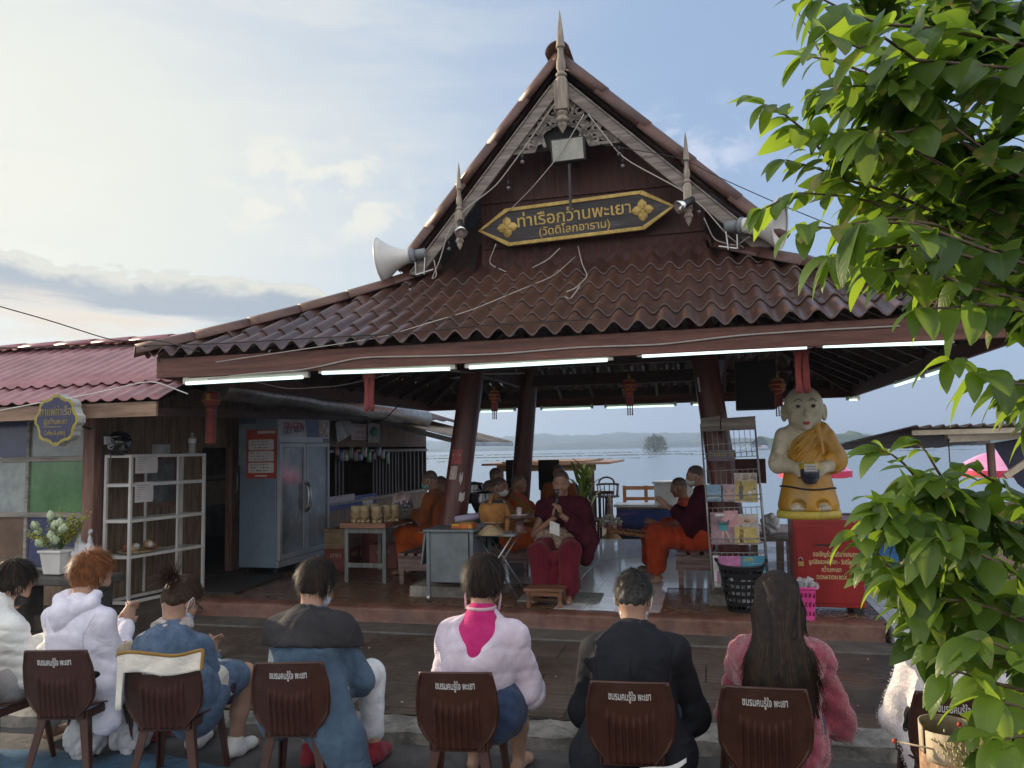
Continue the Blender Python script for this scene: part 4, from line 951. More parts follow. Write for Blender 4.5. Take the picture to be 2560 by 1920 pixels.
mb=MB();mb.prism([scal(k,1.0)for k in range(96)],c,fr[0],fr[1],.09);mb.build('box',mat('sign_side',(.45,.46,.44),.5),sg_)
fn=fr[0].cross(fr[1])
mb=MB();mb.prism([scal(k,.985)for k in range(96)],c+fn*.047,fr[0],fr[1],.006);mb.build('rim',mat('sign_yellow',(.30,.26,.04),.5,0,(.36,.31,.06),.15,9),sg_)
mb=MB();mb.prism([scal(k,.86)for k in range(96)],c+fn*.051,fr[0],fr[1],.006);mb.build('face',mat('sign_navy',(.03,.033,.09),.4),sg_)
mb=MB();f=c+fn*.056
add_text(mb,'กาแฟท่าเรือ',f+fr[1]*Rv*.32,fr[0],fr[1],.12,width=Rr*1.45);add_text(mb,'@กว๊านพะเยา',f-fr[1]*Rv*.08,fr[0],fr[1],.075,width=Rr*1.1);add_text(mb,'Coffee & gallery',f-fr[1]*Rv*.52,fr[0],fr[1],.07,width=Rr*1.0)
mb.box(f-fr[1]*Rv*.28,(Rr*1.1,.004,.006));mb.build('lettering',mat('sign_letter',(.32,.26,.10),.5),sg_)
mb=MB();mb.bar(c+Vector((Rr*.9,.02,-.07)),(SU-.02,SV-.05,c.z-.07),.02,.02);mb.build('bracket',M_BLACKP,sg_)
M_RACK=mat('white_enamel',(.62,.62,.60),.4,0,None,.06,5,dirt=.3,dcol=(.35,.30,.26))
M_GLASS=mat('shelf_glass',(.55,.62,.60),.05,0,var=.02,alpha=.28)
ra=Vector((-4.405,-.394,.28));rb=Vector((-4.715,-.419,.28));rc_=Vector((-4.22,.667,.28));rd=rb+(rc_-ra)
rk=thing('display_rack','white metal display rack with glass shelves against the shop wall','rack',tuple(ra))
zsh=[atv(330,960+q/2.766,-.394)[2]for q in(1505,1190,940,690,488)]
mb=MB()
for p in(ra,rb,rc_,rd):mb.bar((p.x,p.y,.33),(p.x,p.y,zsh[4]),.032,.032)
mid=(ra+rc_)/2+(rc_-ra)*.12
mb.bar((mid.x,mid.y,.34),(mid.x,mid.y,zsh[4]),.022,.022);md2=(rb+rd)/2;mb.bar((md2.x,md2.y,.34),(md2.x,md2.y,zsh[4]),.022,.022)
for z in zsh:
 for p,q in((ra,rb),(rb,rd),(rd,rc_),(rc_,ra)):mb.bar((p.x,p.y,z-.017),(q.x,q.y,z-.017),.026,.034)
mb.build('frame',M_RACK,rk)
for z in zsh[1:4]:
 mb=MB();mb.add([(p.x,p.y,z+.002)for p in(ra,rc_,rd,rb)]+[(p.x,p.y,z+.010)for p in(ra,rc_,rd,rb)],[(3,2,1,0),(4,5,6,7),(0,1,5,4),(1,2,6,5),(2,3,7,6),(3,0,4,7)]);mb.build('glass_shelf',M_GLASS,rk)
for p in(ra,rb,rc_,rd):
 mb=MB();mb.tube([(p.x-.012,p.y,.295),(p.x+.012,p.y,.295)],.03,10);mb.bar((p.x,p.y,.30),(p.x,p.y,.335),.03,.02);mb.build('castor',M_WHITEP,rk)
ztop=zsh[4]
def onrack(px,z,f):
 best=None
 for t in np.linspace(0,1,60):
  p=ra.lerp(rc_,t)+(rb-ra)*f
  q=W(p.x,p.y,z);d=CAMR.transposed()@(q-CP);sx=(512+FPX*d.x/-d.z)*2.5
  if best is None or abs(sx-px)<best[0]:best=(abs(sx-px),Vector((p.x,p.y,z)))
 return best[1]
p=onrack(298,ztop+.0,.5);hm=thing('helmet','black motorcycle helmet on top of the white rack','helmet',tuple(p))
s=SDF(.02);c=p+Vector((0,0,.14));s.el(c,(.125,.15,.135)).rc(c+Vector((-.06,-.02,-.08)),.07,c+Vector((.06,-.02,-.08)),.07).el(c+Vector((-.05,-.16,-.03)),(.10,.06,.075),sub=True,k=.02)
off=p;o=s.build('shell',mat('helmet_black',(.012,.012,.013),.22,coat=.5),hm,.012);o.data.transform(Matrix.Translation(-off))
mb=MB();mb.grid(8,4,lambda i,j:c+Vector((.128*math.sin((i-.5)*2.2)-.03,-.135*math.cos((i-.5)*2.0)-.012,.07-.09*j)));mb.build('visor',mat('visor',(.10,.10,.11),.06),hm)
mb=MB();mb.grid(2,6,lambda i,j:p+Vector((.0+.02*i,-.14,.0-.3*j)));mb.build('chin_strap',M_BLACKP,hm)
p=onrack(404,ztop,.4);mb=MB();mb.box((0,0,.055),(.13,.16,.11));mb.box((0,0,.112),(.135,.165,.012));o=mb.build('box',mat('grey_box',(.30,.33,.33),.6),bevel=.004);frame(o,tuple(p));tag(o,'small grey box on top of the white rack','box')
p=onrack(480,ztop,.4);bt=thing('water_bottle','clear plastic water bottle on top of the white rack','bottle',tuple(p))
mb=MB();mb.lathe([(.0,.0),(.042,.0),(.045,.02),(.045,.12),(.042,.13),(.045,.14),(.045,.19),(.03,.215),(.015,.225),(.015,.24)],p,n=16);mb.build('bottle',mat('clear_pet',(.6,.62,.62),.08,alpha=.45,var=.03),bt)
mb=MB();mb.lathe([(.046,.13),(.047,.135),(.047,.185),(.046,.19)],p,n=16);mb.lathe([(0,.262),(.017,.26),(.017,.238),(.0,.236)][::-1],p,n=10);mb.build('label_and_cap',M_WHITEP,bt)
for(x0,x1,y0,y1,zt_,lb)in((336,388,1136,1184,0,'upper sheet of printed white paper taped to the white rack'),(336,380,1206,1257,1,'lower sheet of printed white paper taped to the white rack')):
 a,b=onrack(x0,1.4,-.06),onrack(x1,1.4,-.06);z1_=atv(x0,y0,a.y)[2];z0_=atv(x0,y1,a.y)[2];dd=(b-a);mb=MB()
 mb.grid(6,6,lambda i,j:Vector((dd.x*i,dd.y*i,(z0_-z1_)*j))+Vector((.02*math.sin(j*2.5)*i,-.01*math.sin(i*3)*j,0)))
 for k in range(7):mb.grid(1,1,lambda i,j:Vector((dd.x*(.12+.7*i*(.6 if k%3==2 else 1)),dd.y*(.12+.7*i*(.6 if k%3==2 else 1)),(z0_-z1_)*(.15+k*.11+.02*j)))+Vector((.0065,-.0065,0)),m=1)
 o=mb.build('paper_sheet',[M_PAPER,mat('ink_grey',(.16,.16,.2),.8)],solid=.0);frame(o,(a.x,a.y,z1_));tag(o,lb,'paper')
z=zsh[1]+.01;p=onrack(350,z,.45);tr=thing('fruit_tray','round woven tray of bagged snacks on a low glass shelf','tray',tuple(p))
mb=MB();mb.lathe([(0,.006),(.15,.006),(.19,.03),(.195,.03),(.155,.0),(0,.0)][::-1],p,n=28,sy=1.5);mb.build('tray',mat('wicker',(.36,.26,.15),.75,0,(.45,.34,.2),.25,30,.6,120),tr)
r=random.Random(5)
for k in range(9):
 q=p+Vector((r.uniform(-.10,.10),r.uniform(-.18,.2),.05+r.uniform(0,.03)));mb=MB();i0=len(mb.v);rr=r.uniform(.035,.05)
 mb.grid(10,7,lambda a,b:q+Vector((math.cos(6.283*a)*math.sin(math.pi*b),math.sin(6.283*a)*math.sin(math.pi*b),-math.cos(math.pi*b)))*rr*(1+.18*math.sin(a*25+b*9)))
 mb.build('snack_bag',mat(('bagged_bread','bagged_fruit','bag_clear')[k%3],((.42,.28,.14),(.30,.12,.06),(.5,.5,.47))[k%3],.3,0,None,.3,20),tr)
M_STONE=mat('dark_stone',(.045,.043,.04),.7,0,(.08,.075,.07),.3,6,.8,40)
bp=Vector(atv(148,1434,-1.0));bz=bp.z
ben=thing('stone_bench','dark low stone bench below the coloured windows','bench',(bp.x,-1.0,.262 if False else .1))
mb=MB();mb.box((bp.x,-1.0,bz-.05),(1.3,.42,.09));mb.build('slab',M_STONE,ben,bevel=.02)
for dx in(-.45,.45):
 mb=MB();mb.box((bp.x+dx,-1.0,(bz-.1+.1)/2),(.16,.36,bz-.2));mb.build('support',M_STONE,ben,bevel=.01)
fp=thing('flower_bucket','white square pot of pale lotus buds and yellow sprays below the windows','flower pot',(bp.x,-1.0,bz))
mb=MB();mb.box((bp.x,-1.0,bz+.125),(.27,.27,.24),taper=.78);mb.box((bp.x,-1.0,bz+.245),(.30,.30,.03));mb.build('pot',M_WHITEP,fp,bevel=.008)
M_LOTUS=mat('lotus_bud',(.34,.46,.24),.55,0,(.52,.60,.42),.2,9);M_SPRAY=mat('yellow_spray',(.17,.20,.03),.7,0,(.30,.29,.05),.3,20);M_STEM=mat('green_stem',(.10,.16,.05),.6)
r=random.Random(4);st=MB()
for k in range(13):
 a=r.uniform(0,6.28);q=r.uniform(.03,.24);top=Vector((bp.x+math.cos(a)*q-.03+(-.22 if k==0 else 0),-1.0+math.sin(a)*q*.7-.05,bz+.24+r.uniform(.08,.38)-q*.5))
 st.tube([(bp.x,-1,bz+.2),((bp.x+top.x)/2,(-1+top.y)/2,(bz+.3+top.z)/2),tuple(top)],.005,5);ax=(top-Vector((bp.x,-1,bz+.1))).normalized();mb=MB()
 mb.lathe([(.0,-.01),(.028,.01),(.038,.035),(.032,.065),(.014,.09),(0,.1)],top,ax,10)
 for b in range(5):
  an=b*1.257;x_,y_,z_=basis(ax);mb.grid(3,4,lambda i,j:top+ax*(-.005+.085*j)+(x_*math.cos(an+(i-.5)*1.1)+y_*math.sin(an+(i-.5)*1.1))*(.012+.034*math.sin(math.pi*(.1+.75*j))))
 mb.build('lotus_bud',M_LOTUS,fp)
sp=MB()
for k in range(34):
 a=r.uniform(-.6,2.6);L=r.uniform(.25,.52);base=Vector((bp.x+.02,-1.0,bz+.25));d=Vector((math.cos(a)*.55+.1,r.uniform(-.4,.2),1)).normalized()
 if k%4==0:d=Vector((-.8,-.1,.6)).normalized();L*=.8
 tip=base+d*L+Vector((d.x*.1,0,-.05));st.tube([tuple(base),tuple(base+d*L*.6),tuple(tip)],.003,4)
 for b in range(26):
  t=r.uniform(.45,1.05);q=base.lerp(tip,t)+Vector((r.gauss(0,.022),r.gauss(0,.022),r.gauss(0,.02)));s_=r.uniform(.006,.013);sp.add([q+Vector((s_,0,0)),q+Vector((0,s_,s_)),q+Vector((-s_,0,s_*.4)),q+Vector((0,-s_,-s_))],[(0,1,2,3)])
sp.build('yellow_sprays',M_SPRAY,fp);st.build('stems',M_STEM,fp)
def plastic_bag(label,c,sx_,sy_,h,seed,handles=True,m=None,grp=None):
 s=SDF(.03);c=Vector(c);s.el((0,0,h*.36),(sx_,sy_,h*.42)).rc((-sx_*.55,0,h*.55),sx_*.3,(-sx_*.6,0,h*.95),.012).rc((sx_*.5,0,h*.55),sx_*.3,(sx_*.65,0,h*1.05),.012)if handles else s.el((0,0,h*.42),(sx_,sy_,h*.46))
 s.disp=folds(seed,.012,38,6)
 t=thing('plastic_bag',label,'bag',tuple(c),group=grp);s.build('bag',m or M_BAGW,t,.010);return t
M_BAGW=mat('white_bag_plastic',(.52,.53,.55),.35,0,(.62,.63,.65),.12,9,.6,30)
plastic_bag('white plastic carrier bag standing right of the lotus pot',(bp.x+.26,-.95,bz+.0),.12,.09,.42,3)
FL=.27
M_FRB=mat('fridge_blue',(.15,.21,.28),.4,0,(.18,.245,.32),.1,2,dirt=.25,dcol=(.12,.17,.22))
M_FRG=mat('fridge_grey',(.38,.40,.43),.35,.1,None,.1,3,dirt=.25)
M_FDOOR=mat('fogged_glass',(.17,.195,.22),.10,0,(.25,.28,.31),.2,3,dirt=.55,dcol=(.07,.075,.075))
fu0,fu1,fv0,fv1=-4.46,-3.86,1.79,3.25
fz0=.37;fz1=atv(692,1042,fv0)[2]
frg=thing('drinks_fridge','tall two-door display fridge with blue side and a picture header','fridge',((fu0+fu1)/2,(fv0+fv1)/2,FL))
mb=MB();mb.span((fu0,fv0,fz0),(fu1-.02,fv1,fz1));mb.build('cabinet',M_FRB,frg,bevel=.01)
zd1=atu(760,1108,fu1)[2];mb=MB();mb.span((fu1-.018,fv0+.0,zd1+.005),(fu1+.03,fv1,fz1));hd=mb.build('header',M_FRG,frg,bevel=.006)
mb=MB();zh0,zh1=zd1+.09,fz1-.03
mb.add([(fu1+.034,a,b)for a,b in((fv0+.05,zh0),(fv1-.05,zh0),(fv1-.05,zh1),(fv0+.05,zh1))],[(0,1,2,3)])
hp=mb.build('header_picture',mat('header_picture',(.40,.42,.45),.5,0,(.5,.52,.55),.15,3),frg)
mb=MB();hm_=(fv0+fv1)/2
mb.add([(fu1+.037,a,b)for a,b in((hm_+.02,zh0),(fv1-.33,zh0),(fv1-.36,zh1),(hm_-.04,zh1))],[(0,1,2,3)]);mb.build('picture_blue',mat('picture_blue',(.05,.09,.26),.5,0,(.10,.15,.34),.3,7),frg)
mb=MB();mb.add([(fu1+.037,a,b)for a,b in((fv1-.3,zh0),(fv1-.06,zh0),(fv1-.06,zh1),(fv1-.33,zh1))],[(0,1,2,3)]);mb.build('picture_food',mat('picture_food',(.42,.16,.12),.5,0,(.5,.42,.34),.5,12),frg)
mb=MB();add_text(mb,'SINGER',(fu1+.037,fv0+.37,zh1-.095),(0,1,0),(0,0,1),.13,width=.56,bold=.003);mb.build('lettering',mat('letter_red',(.36,.04,.05),.5),frg)
mb=MB();add_text(mb,'GET RICH',(fu1+.037,fv0+.37,zh0+.1),(0,1,.08),(0,0,1),.13,width=.56,bold=.002);mb.build('lettering',mat('letter_navy',(.03,.04,.09),.5),frg)
mb=MB();mb.span((fu1+.032,fv1-.2,zd1+.02),(fu1+.036,fv1-.02,zd1+.07));mb.build('display_panel',M_BLACKP,frg)
zd0=fz0+.1;wd=(fv1-fv0)/2
for k in(0,1):
 a,b=fv0+wd*k+.008,fv0+wd*(k+1)-.008;mb=MB()
 mb.span((fu1-.016,a,zd0),(fu1+.04,a+.06,zd1));mb.span((fu1-.016,b-.06,zd0),(fu1+.04,b,zd1));mb.span((fu1-.016,a+.061,zd0),(fu1+.039,b-.061,zd0+.07));mb.span((fu1-.016,a+.061,zd1-.06),(fu1+.039,b-.061,zd1));d=mb.build('door',M_FRG,frg,bevel=.006)
 mb=MB();mb.span((fu1-.016,a+.06,zd0+.07),(fu1+.018,b-.06,zd1-.06));mb.build('glass',M_FDOOR,d)
 hv=b-.03 if k==0 else a+.03;zc=(zd0+zd1)/2+.02;mb=MB();mb.tube([(fu1+.03,hv,zc-.22),(fu1+.085,hv,zc-.15),(fu1+.10,hv,zc),(fu1+.085,hv,zc+.15),(fu1+.03,hv,zc+.22)],.016,8);mb.build('handle',M_STEEL,d)
mb=MB();mb.span((fu1-.016,fv0,fz0),(fu1+.02,fv1,zd0-.01));mb.build('kick_panel',M_FRG,frg,bevel=.006)
for a,b in((fu0+.08,fv0+.08),(fu1-.08,fv0+.08),(fu1-.08,fv1-.1)):
 mb=MB();mb.tube([(a-.015,b,.31),(a+.015,b,.31)],.04,10);mb.box((a,b,.35),(.04,.05,.05));mb.build('castor',M_BLACKP,frg)
def sideposter(px0,px1,py0,py1,m,nm,d):
 a=atv(px0,py0,fv0);b=atv(px1,py1,fv0);mb=MB();mb.span((a[0],fv0-d,b[2]),(b[0],fv0-d-.003,a[2]));return mb.build(nm,m,frg),a,b
sideposter(598,640,1040,1060,mat('sheet_dark_blue',(.05,.08,.13),.6,0,(.09,.13,.19),.3,30),'sticker_sheet',.002)
sideposter(598,640,1060,1162,mat('sheet_cartoon',(.30,.30,.22),.6,0,(.16,.24,.36),.4,9),'sticker_sheet',.003)
pst,a,b=sideposter(617,691,1075,1196,mat('poster_red',(.36,.045,.03),.6,0,(.42,.06,.04),.15,6),'poster',.006)
mb=MB();W0,H0=b[0]-a[0],a[2]-b[2]
mb.box((a[0]+W0*.67,fv0-.011,a[2]-H0*.055),(W0*.6,.003,H0*.055))
for k in range(3):mb.prism([(x_*W0*.42,z_*H0*.105)for x_,z_ in((-1,-.85),(-.93,-1),(.93,-1),(1,-.85),(1,.85),(.93,1),(-.93,1),(-1,.85))],(a[0]+W0*.5,fv0-.011,a[2]-H0*(.31+.235*k)),(1,0,0),(0,0,1),.003)
mb.box((a[0]+W0*.5,fv0-.011,b[2]+H0*.055),(W0*.4,.003,H0*.03));r=random.Random(8)
for k in range(3):
 for q in range(3):
  for c in range(6):
   if r.random()<.8:mb.box((a[0]+W0*(.2+.1*c+r.uniform(-.02,.02)),fv0-.014,a[2]-H0*(.25+.06*q+.235*k)),(W0*r.uniform(.04,.08),.002,H0*r.uniform(.008,.022)),m=1)
mb.build('poster_panels',[M_PAPER,mat('ink_dark',(.08,.05,.06),.8)],frg)
mb=MB();mb.box((0,0,.015),(.9,1.3,.03));o=mb.build('floor_mat',mat('rubber_mat',(.035,.032,.03),.7,0,None,.2,6,.5,50),bevel=.006);frame(o,(-4.1,1.0,.27),.1);tag(o,'dark rubber mat on the floor in front of the blue fridge','mat')
ta,tb=Vector(g_:=loc(atz(862,1457,FL))),Vector(loc(atz(960,1459,FL)))
tz=atv(870,1320,ta.y)[2];tu0,tu1,tv0,tv1=ta.x-.02,tb.x+.02,ta.y,ta.y+1.15
M_LEGG=wood('grey_green_paint',(.14,.16,.155),(.20,.22,.21),'z',.6,dirt=.4)
tab=thing('side_table','wooden-topped table on grey legs carrying small woven baskets','table',((tu0+tu1)/2,(tv0+tv1)/2,FL))
mb=MB();mb.span((tu0-.04,tv0-.03,tz),(tu1+.02,tv1,tz+.065));mb.build('tabletop',wood('table_top_wood',(.22,.10,.06),(.28,.14,.09),'x',.5,dirt=.3),tab,bevel=.006)
for a_,b_ in((tu0,tv0+.03),(tu1-.05,tv0+.03),(tu0,tv1-.08),(tu1-.05,tv1-.08)):
 mb=MB();mb.span((a_,b_,FL),(a_+.05,b_+.05,tz));mb.build('leg',M_LEGG,tab,bevel=.004)
mb=MB();mb.span((tu0+.05,tv0+.032,FL+.19),(tu1-.05,tv0+.07,FL+.25));mb.build('rail',M_LEGG,tab,bevel=.004);mb=MB();mb.span((tu0+.05,tv0+.032,tz-.07),(tu1-.05,tv0+.07,tz));mb.build('rail',M_LEGG,tab,bevel=.004)
M_WICK=mat('pale_wicker',(.34,.24,.13),.7,0,(.46,.34,.2),.3,26,.8,130);M_WICK2=mat('light_wicker_band',(.48,.38,.23),.7,0,None,.2,30,.6,120)
def sticky_basket(c,s,label):
 t=thing('woven_basket',label,'basket',tuple(c),group='small woven baskets on the side table');c=Vector(c)
 mb=MB();mb.lathe([(0,.03),(.05,.03),(.062,.07),(.068,.13),(.060,.15)],c,n=20,sx=s,sy=s)
 for k in range(20):
  a=k*.314;mb.tube([c+Vector((math.cos(a)*.058*s,math.sin(a)*.058*s,.04)),c+Vector((math.cos(a)*.070*s,math.sin(a)*.070*s,.135))],.004,4)
 mb.build('body',M_WICK,t)
 mb=MB();mb.lathe([(.06,.145),(.067,.15),(.064,.205),(.055,.215),(0,.217)],c,n=20,sx=s,sy=s);mb.build('lid',M_WICK2,t)
 mb=MB();mb.box(c+Vector((0,0,.02)),(.125*s,.02,.04));mb.box(c+Vector((0,0,.021)),(.02,.125*s,.042));mb.build('foot',M_WICK2,t)
for k,(px,dv)in enumerate(((890,.1),(913,.12),(942,.06),(966,.22),(988,.3),(935,.4))):
 p=atv(px,1300,tv0+dv);sticky_basket((min(p[0],tu1-.0),tv0+dv,tz+.066),1.0,['leftmost small woven basket on the side table','second woven basket from the left on the side table','nearest woven basket on the side table, standing on crossed feet','woven basket behind the nearest one on the side table','rightmost woven basket on the side table','woven basket at the back of the side table'][k])
p=Vector((tu1-.0,tv0+.62,tz+.066));fb=thing('foil_basket','pale lattice basket heaped with silver sachets beside the seated monk','basket',tuple(p))
mb=MB()
for k in range(16):
 a=k*.3927
 for dr in(-.5,.5):mb.tube([p+Vector((math.cos(a)*.09,math.sin(a)*.09,0)),p+Vector((math.cos(a+dr)*.13,math.sin(a+dr)*.13,.13))],.004,4)
mb.lathe([(.128,.125),(.138,.13),(.128,.137)],p,n=20);mb.build('lattice',mat('pale_plastic',(.42,.44,.38),.5),fb)
mb=MB();r=random.Random(6)
for k in range(26):
 q=p+Vector((r.uniform(-.1,.1),r.uniform(-.1,.1),.12+r.uniform(0,.1)));R=Euler((r.uniform(0,3),r.uniform(0,3),r.uniform(0,3))).to_matrix();mb.box(q,(.05,.035,.012),R=R)
mb.build('sachets',mat('silver_sachet',(.5,.52,.58),.2,.6,None,.3,20),fb,bevel=.003)
p=Vector((tu0+.45,tv1-.25,tz+.066));pb=plastic_bag('clear bag holding a pink printed packet behind the baskets',tuple(p),.16,.12,.40,7,False,mat('clear_bag_pink',(.42,.22,.22),.15,0,(.5,.42,.44),.3,9))
M_CR_O=mat('crate_tan',(.22,.15,.08),.6,0,(.28,.2,.11),.2,4);M_CR_R=mat('crate_red',(.16,.035,.03),.5,0,(.2,.05,.04),.25,4)
def crate(name,at_,size,m,label,txt=None,rz=0):
 t=thing(name,label,'crate',at_,rz=rz,group='bottle crates beside the fridge');x,y,z=size;mb=MB();k=.018
 for s_ in(-1,1):
  mb.span((-x/2,s_*(y/2-k/2)-k/2,0),(x/2,s_*(y/2-k/2)+k/2,z));mb.span((s_*(x/2-k/2)-k/2,-y/2+k,0),(s_*(x/2-k/2)+k/2,y/2-k,z))
 mb.span((-x/2+k,-y/2+k,.0),(x/2-k,y/2-k,.015))
 for q in range(4):mb.box((0,-y/2-.004,z*(.12+.12*q)),(x*.8,.008,.012));mb.box((x/2+.004,0,z*(.12+.12*q)),(.008,y*.8,.012))
 mb.box((0,-y/2-.005,z-.02),(x*1.03,.012,.03));mb.box((x/2+.005,0,z-.02),(.012,y*1.03,.03));mb.build('shell',m,t,off=(0,0,0),bevel=.003)
 if txt:
  mb=MB();add_text(mb,txt,(x/2+.007,0,z*.7),(0,1,0),(0,0,1),.09,width=y*.45);add_text(mb,txt,(0,-y/2-.007,z*.7),(1,0,0),(0,0,1),.09,width=x*.45);mb.build('lettering',mat('letter_cream',(.45,.38,.22),.6),t,off=(0,0,0))
 return t
q0=loc(atz(850,1400,FL));crate('bottle_crate',(-3.25,2.55,FL),(.36,.42,.30),M_CR_R,'red crate on the floor right of the fridge, under the tan crate','ตรา')
crate('bottle_crate',(-3.25,2.55,FL+.301),(.36,.42,.28),M_CR_O,'tan crate stacked on a red crate right of the fridge')
crate('bottle_crate',(-2.65,2.75,FL),(.40,.34,.34),M_CR_R,'red crate with cream lettering seen under the side table','ตรา',.15)
crate('bottle_crate',(-2.95,3.1,FL),(.36,.36,.56),M_CR_R,'tall red crate behind the tan crate')
plastic_bag('crumpled clear plastic sack on the floor behind the side table',(-2.25,3.0,FL),.15,.13,.36,11,False,mat('clear_sack',(.40,.41,.44),.2,0,(.55,.56,.6),.3,20))
r=random.Random(31)
for k in range(12):
 px=842+k*11.5;p=atu(px,1118+6*(k%3),SU+.07);mb=MB();w_,h_=r.uniform(.16,.3),r.uniform(.16,.26);mb.grid(4,4,lambda i,j:(.02*math.sin(i*3.1)*math.sin(j*3.1),(i-.5)*w_,-h_*j));o=mb.build('snack_packet',mat('packet_%s'%('red','blue','cream','green')[k%4],((.24,.04,.03),(.05,.09,.22),(.34,.29,.20),(.06,.16,.07))[k%4],.3,0,None,.4,18),solid=.01);frame(o,p);tag(o,'%s snack packet hanging above the shop counter in front of the dark window bars'%('red','blue','cream','green')[k%4],'packet','snack packets hanging above the counter, %s'%('red','blue','cream','green')[k%4])
M_BENR=wood('bench_red',(.13,.06,.055),(.24,.17,.16),'x',.7,dirt=.5,dcol=(.25,.23,.22))
def slat_bench(at_,L,D,H,label,rz=0.,n=4,ends=True):
 t=thing('slat_bench',label,'bench',at_,rz=rz,group='low slatted benches in the pavilion');mb=MB()
 for k in range(n):
  c=-D/2+D*(k+.5)/n;mb.box((0,c,H-.02),(L,D/n*.7,.04))if False else mb.box((c,0,H-.02),(D/n*.68,L,.04))
 mb.build('seat',M_BENR,t,off=(0,0,0),bevel=.005)
 for s_ in(-1,1):
  mb=MB();mb.box((0,s_*(L/2-.06),H-.13),(D*.98,.035,.18));mb.box((-D*.4,s_*(L/2-.07),(H-.04)/2),(.06,.06,H-.05));mb.box((D*.4,s_*(L/2-.07),(H-.04)/2),(.06,.06,H-.05));mb.build('end_frame',M_BENR,t,off=(0,0,0),bevel=.004)
 return t
bR=Vector(loc(atz(1648,1440,FL)));
br0=atv(1643,1400,1.55);br1=atv(1790,1400,1.55)
slat_bench((1.86,3.05,FL),3.0,.62,.43,'weathered slatted bench under the right-hand monk')
slat_bench((-1.62,2.9,FL),3.2,.52,.40,'weathered red slatted bench under the monk left of the first column')
slat_bench((-.62,3.6,FL),3.0,.52,.40,'dark slatted bench behind the folding table')
da=atv(1062,1330,.35);dbb=atv(1178,1330,.35)
M_DESK=mat('grey_blue_steel',(.155,.185,.20),.45,.2,(.19,.22,.235),.12,3,dirt=.35,dcol=(.09,.10,.105))
du0,du1=-1.13,-.62;dz=atv(1100,1330,.4)[2]
dk=thing('steel_desk','grey-blue steel desk with drop leaf on castors beside the first column','desk',(-.88,.75,FL))
mb=MB();mb.span((du0-.03,.36,dz),(du1+.06,1.15,dz+.03));mb.build('top',M_DESK,dk,bevel=.008)
mb=MB();mb.span((du0+.04,.40,FL+.21),(du1-.02,1.1,dz-.001));mb.build('cabinet',M_DESK,dk,bevel=.006)
for a_,b_ in((du0,.385),(du1,.385),(du0,1.09),(du1,1.09)):
 mb=MB();mb.span((a_,b_,FL+.07),(a_+.04,b_+.04,dz));l_=mb.build('leg',M_DESK,dk,bevel=.004)
 mb=MB();mb.tube([(a_+.0,b_+.02,FL+.04),(a_+.04,b_+.02,FL+.04)],.04,12);mb.box((a_+.02,b_+.02,FL+.07),(.05,.05,.03));mb.build('castor',M_STEEL,l_)
mb=MB();mb.bar((du0-.035,.42,dz-.01),(du0-.10,.42,dz-.01),.01,.01);R=Matrix.Rotation(rad(8),3,'Y');mb.box((du0-.04,.75,dz-.19),(.02,.72,.36),R=R);mb.build('drop_leaf',M_DESK,dk,bevel=.004)
p=Vector(atv(1160,1318,.55));bx=thing('gift_box','red and orange cardboard packet lying on the steel desk','box',(p.x,.55,dz+.031))
mb=MB();mb.span((p.x-.13,.48,dz+.031),(p.x+.12,.66,dz+.085));mb.build('carton',mat('carton_red',(.42,.06,.02),.5,0,(.55,.16,.03),.2,9),bx,bevel=.004)
mb=MB();mb.span((p.x-.06,.478,dz+.0865),(p.x+.10,.64,dz+.088));mb.span((p.x-.12,.476,dz+.06),(p.x-.04,.4785,dz+.08));mb.span((p.x+.08,.476,dz+.035),(p.x+.11,.4785,dz+.07));mb.build('yellow_print',mat('carton_yellow',(.55,.38,.03),.5),bx)
mb=MB();q=Vector(atv(1150,1305,.72));mb.tube([(q.x-.02,.6,dz+.12),(q.x+.26,.75,dz+.16)],.035,14,cap=False);o=mb.build('paper_roll',mat('lilac_paper',(.36,.35,.50),.7),solid=.004);frame(o,(0,0,0));
o.data.transform(Matrix.Translation((-(q.x),-.6,-(dz+.09))));frame(o,(q.x,.6,dz+.09));tag(o,'rolled sheet of lilac paper lying on the desk packet','paper roll')
mb=MB();
for k in range(3):mb.box((0,0,.012+.02*k),(.22,.16,.018),rz=.1*k)
o=mb.build('booklets',mat('brown_book',(.24,.18,.12),.7),bevel=.002);frame(o,(q.x-.02,.98,dz+.031));tag(o,'small stack of brown booklets on the steel desk beside the column','books')
ft0=atv(1185,1342,.62);ft1=atv(1300,1328,.62);fz=(ft0[2]+atv(1270,1340,.62)[2])/2
ftu0,ftu1,ftv0,ftv1=ft0[0]-.0,ft0[0]+.48,.6,1.05
fo=thing('folding_table','small grey folding table with crossed legs holding an alms bowl','table',((ftu0+ftu1)/2,.82,FL))
mb=MB();mb.span((ftu0,ftv0,fz),(ftu1,ftv1,fz+.025));mb.build('top',mat('folding_top',(.30,.31,.32),.4,0,None,.1,4),fo,bevel=.006)
for v_ in(ftv0+.03,ftv1-.03):
 for a_,b_ in((ftu0+.04,ftu1+.02),(ftu1-.04,ftu0-.02)):
  mb=MB();mb.tube([(a_,v_+(.012 if a_<b_ else 0),fz),(b_,v_+(.012 if a_<b_ else 0),FL)],.011,8);mb.build('leg',M_STEEL,fo)
cx,cv_,cz=ftu0+.19,.78,fz+.025
ab=thing('alms_bowl','steel alms bowl in an orange-brown cloth carrier on the folding table','alms bowl',(cx,cv_,cz))
mb=MB();mb.lathe([(.0,.10),(.10,.10),(.15,.14),(.175,.22),(.165,.30),(.14,.34)],(cx,cv_,cz),n=28);
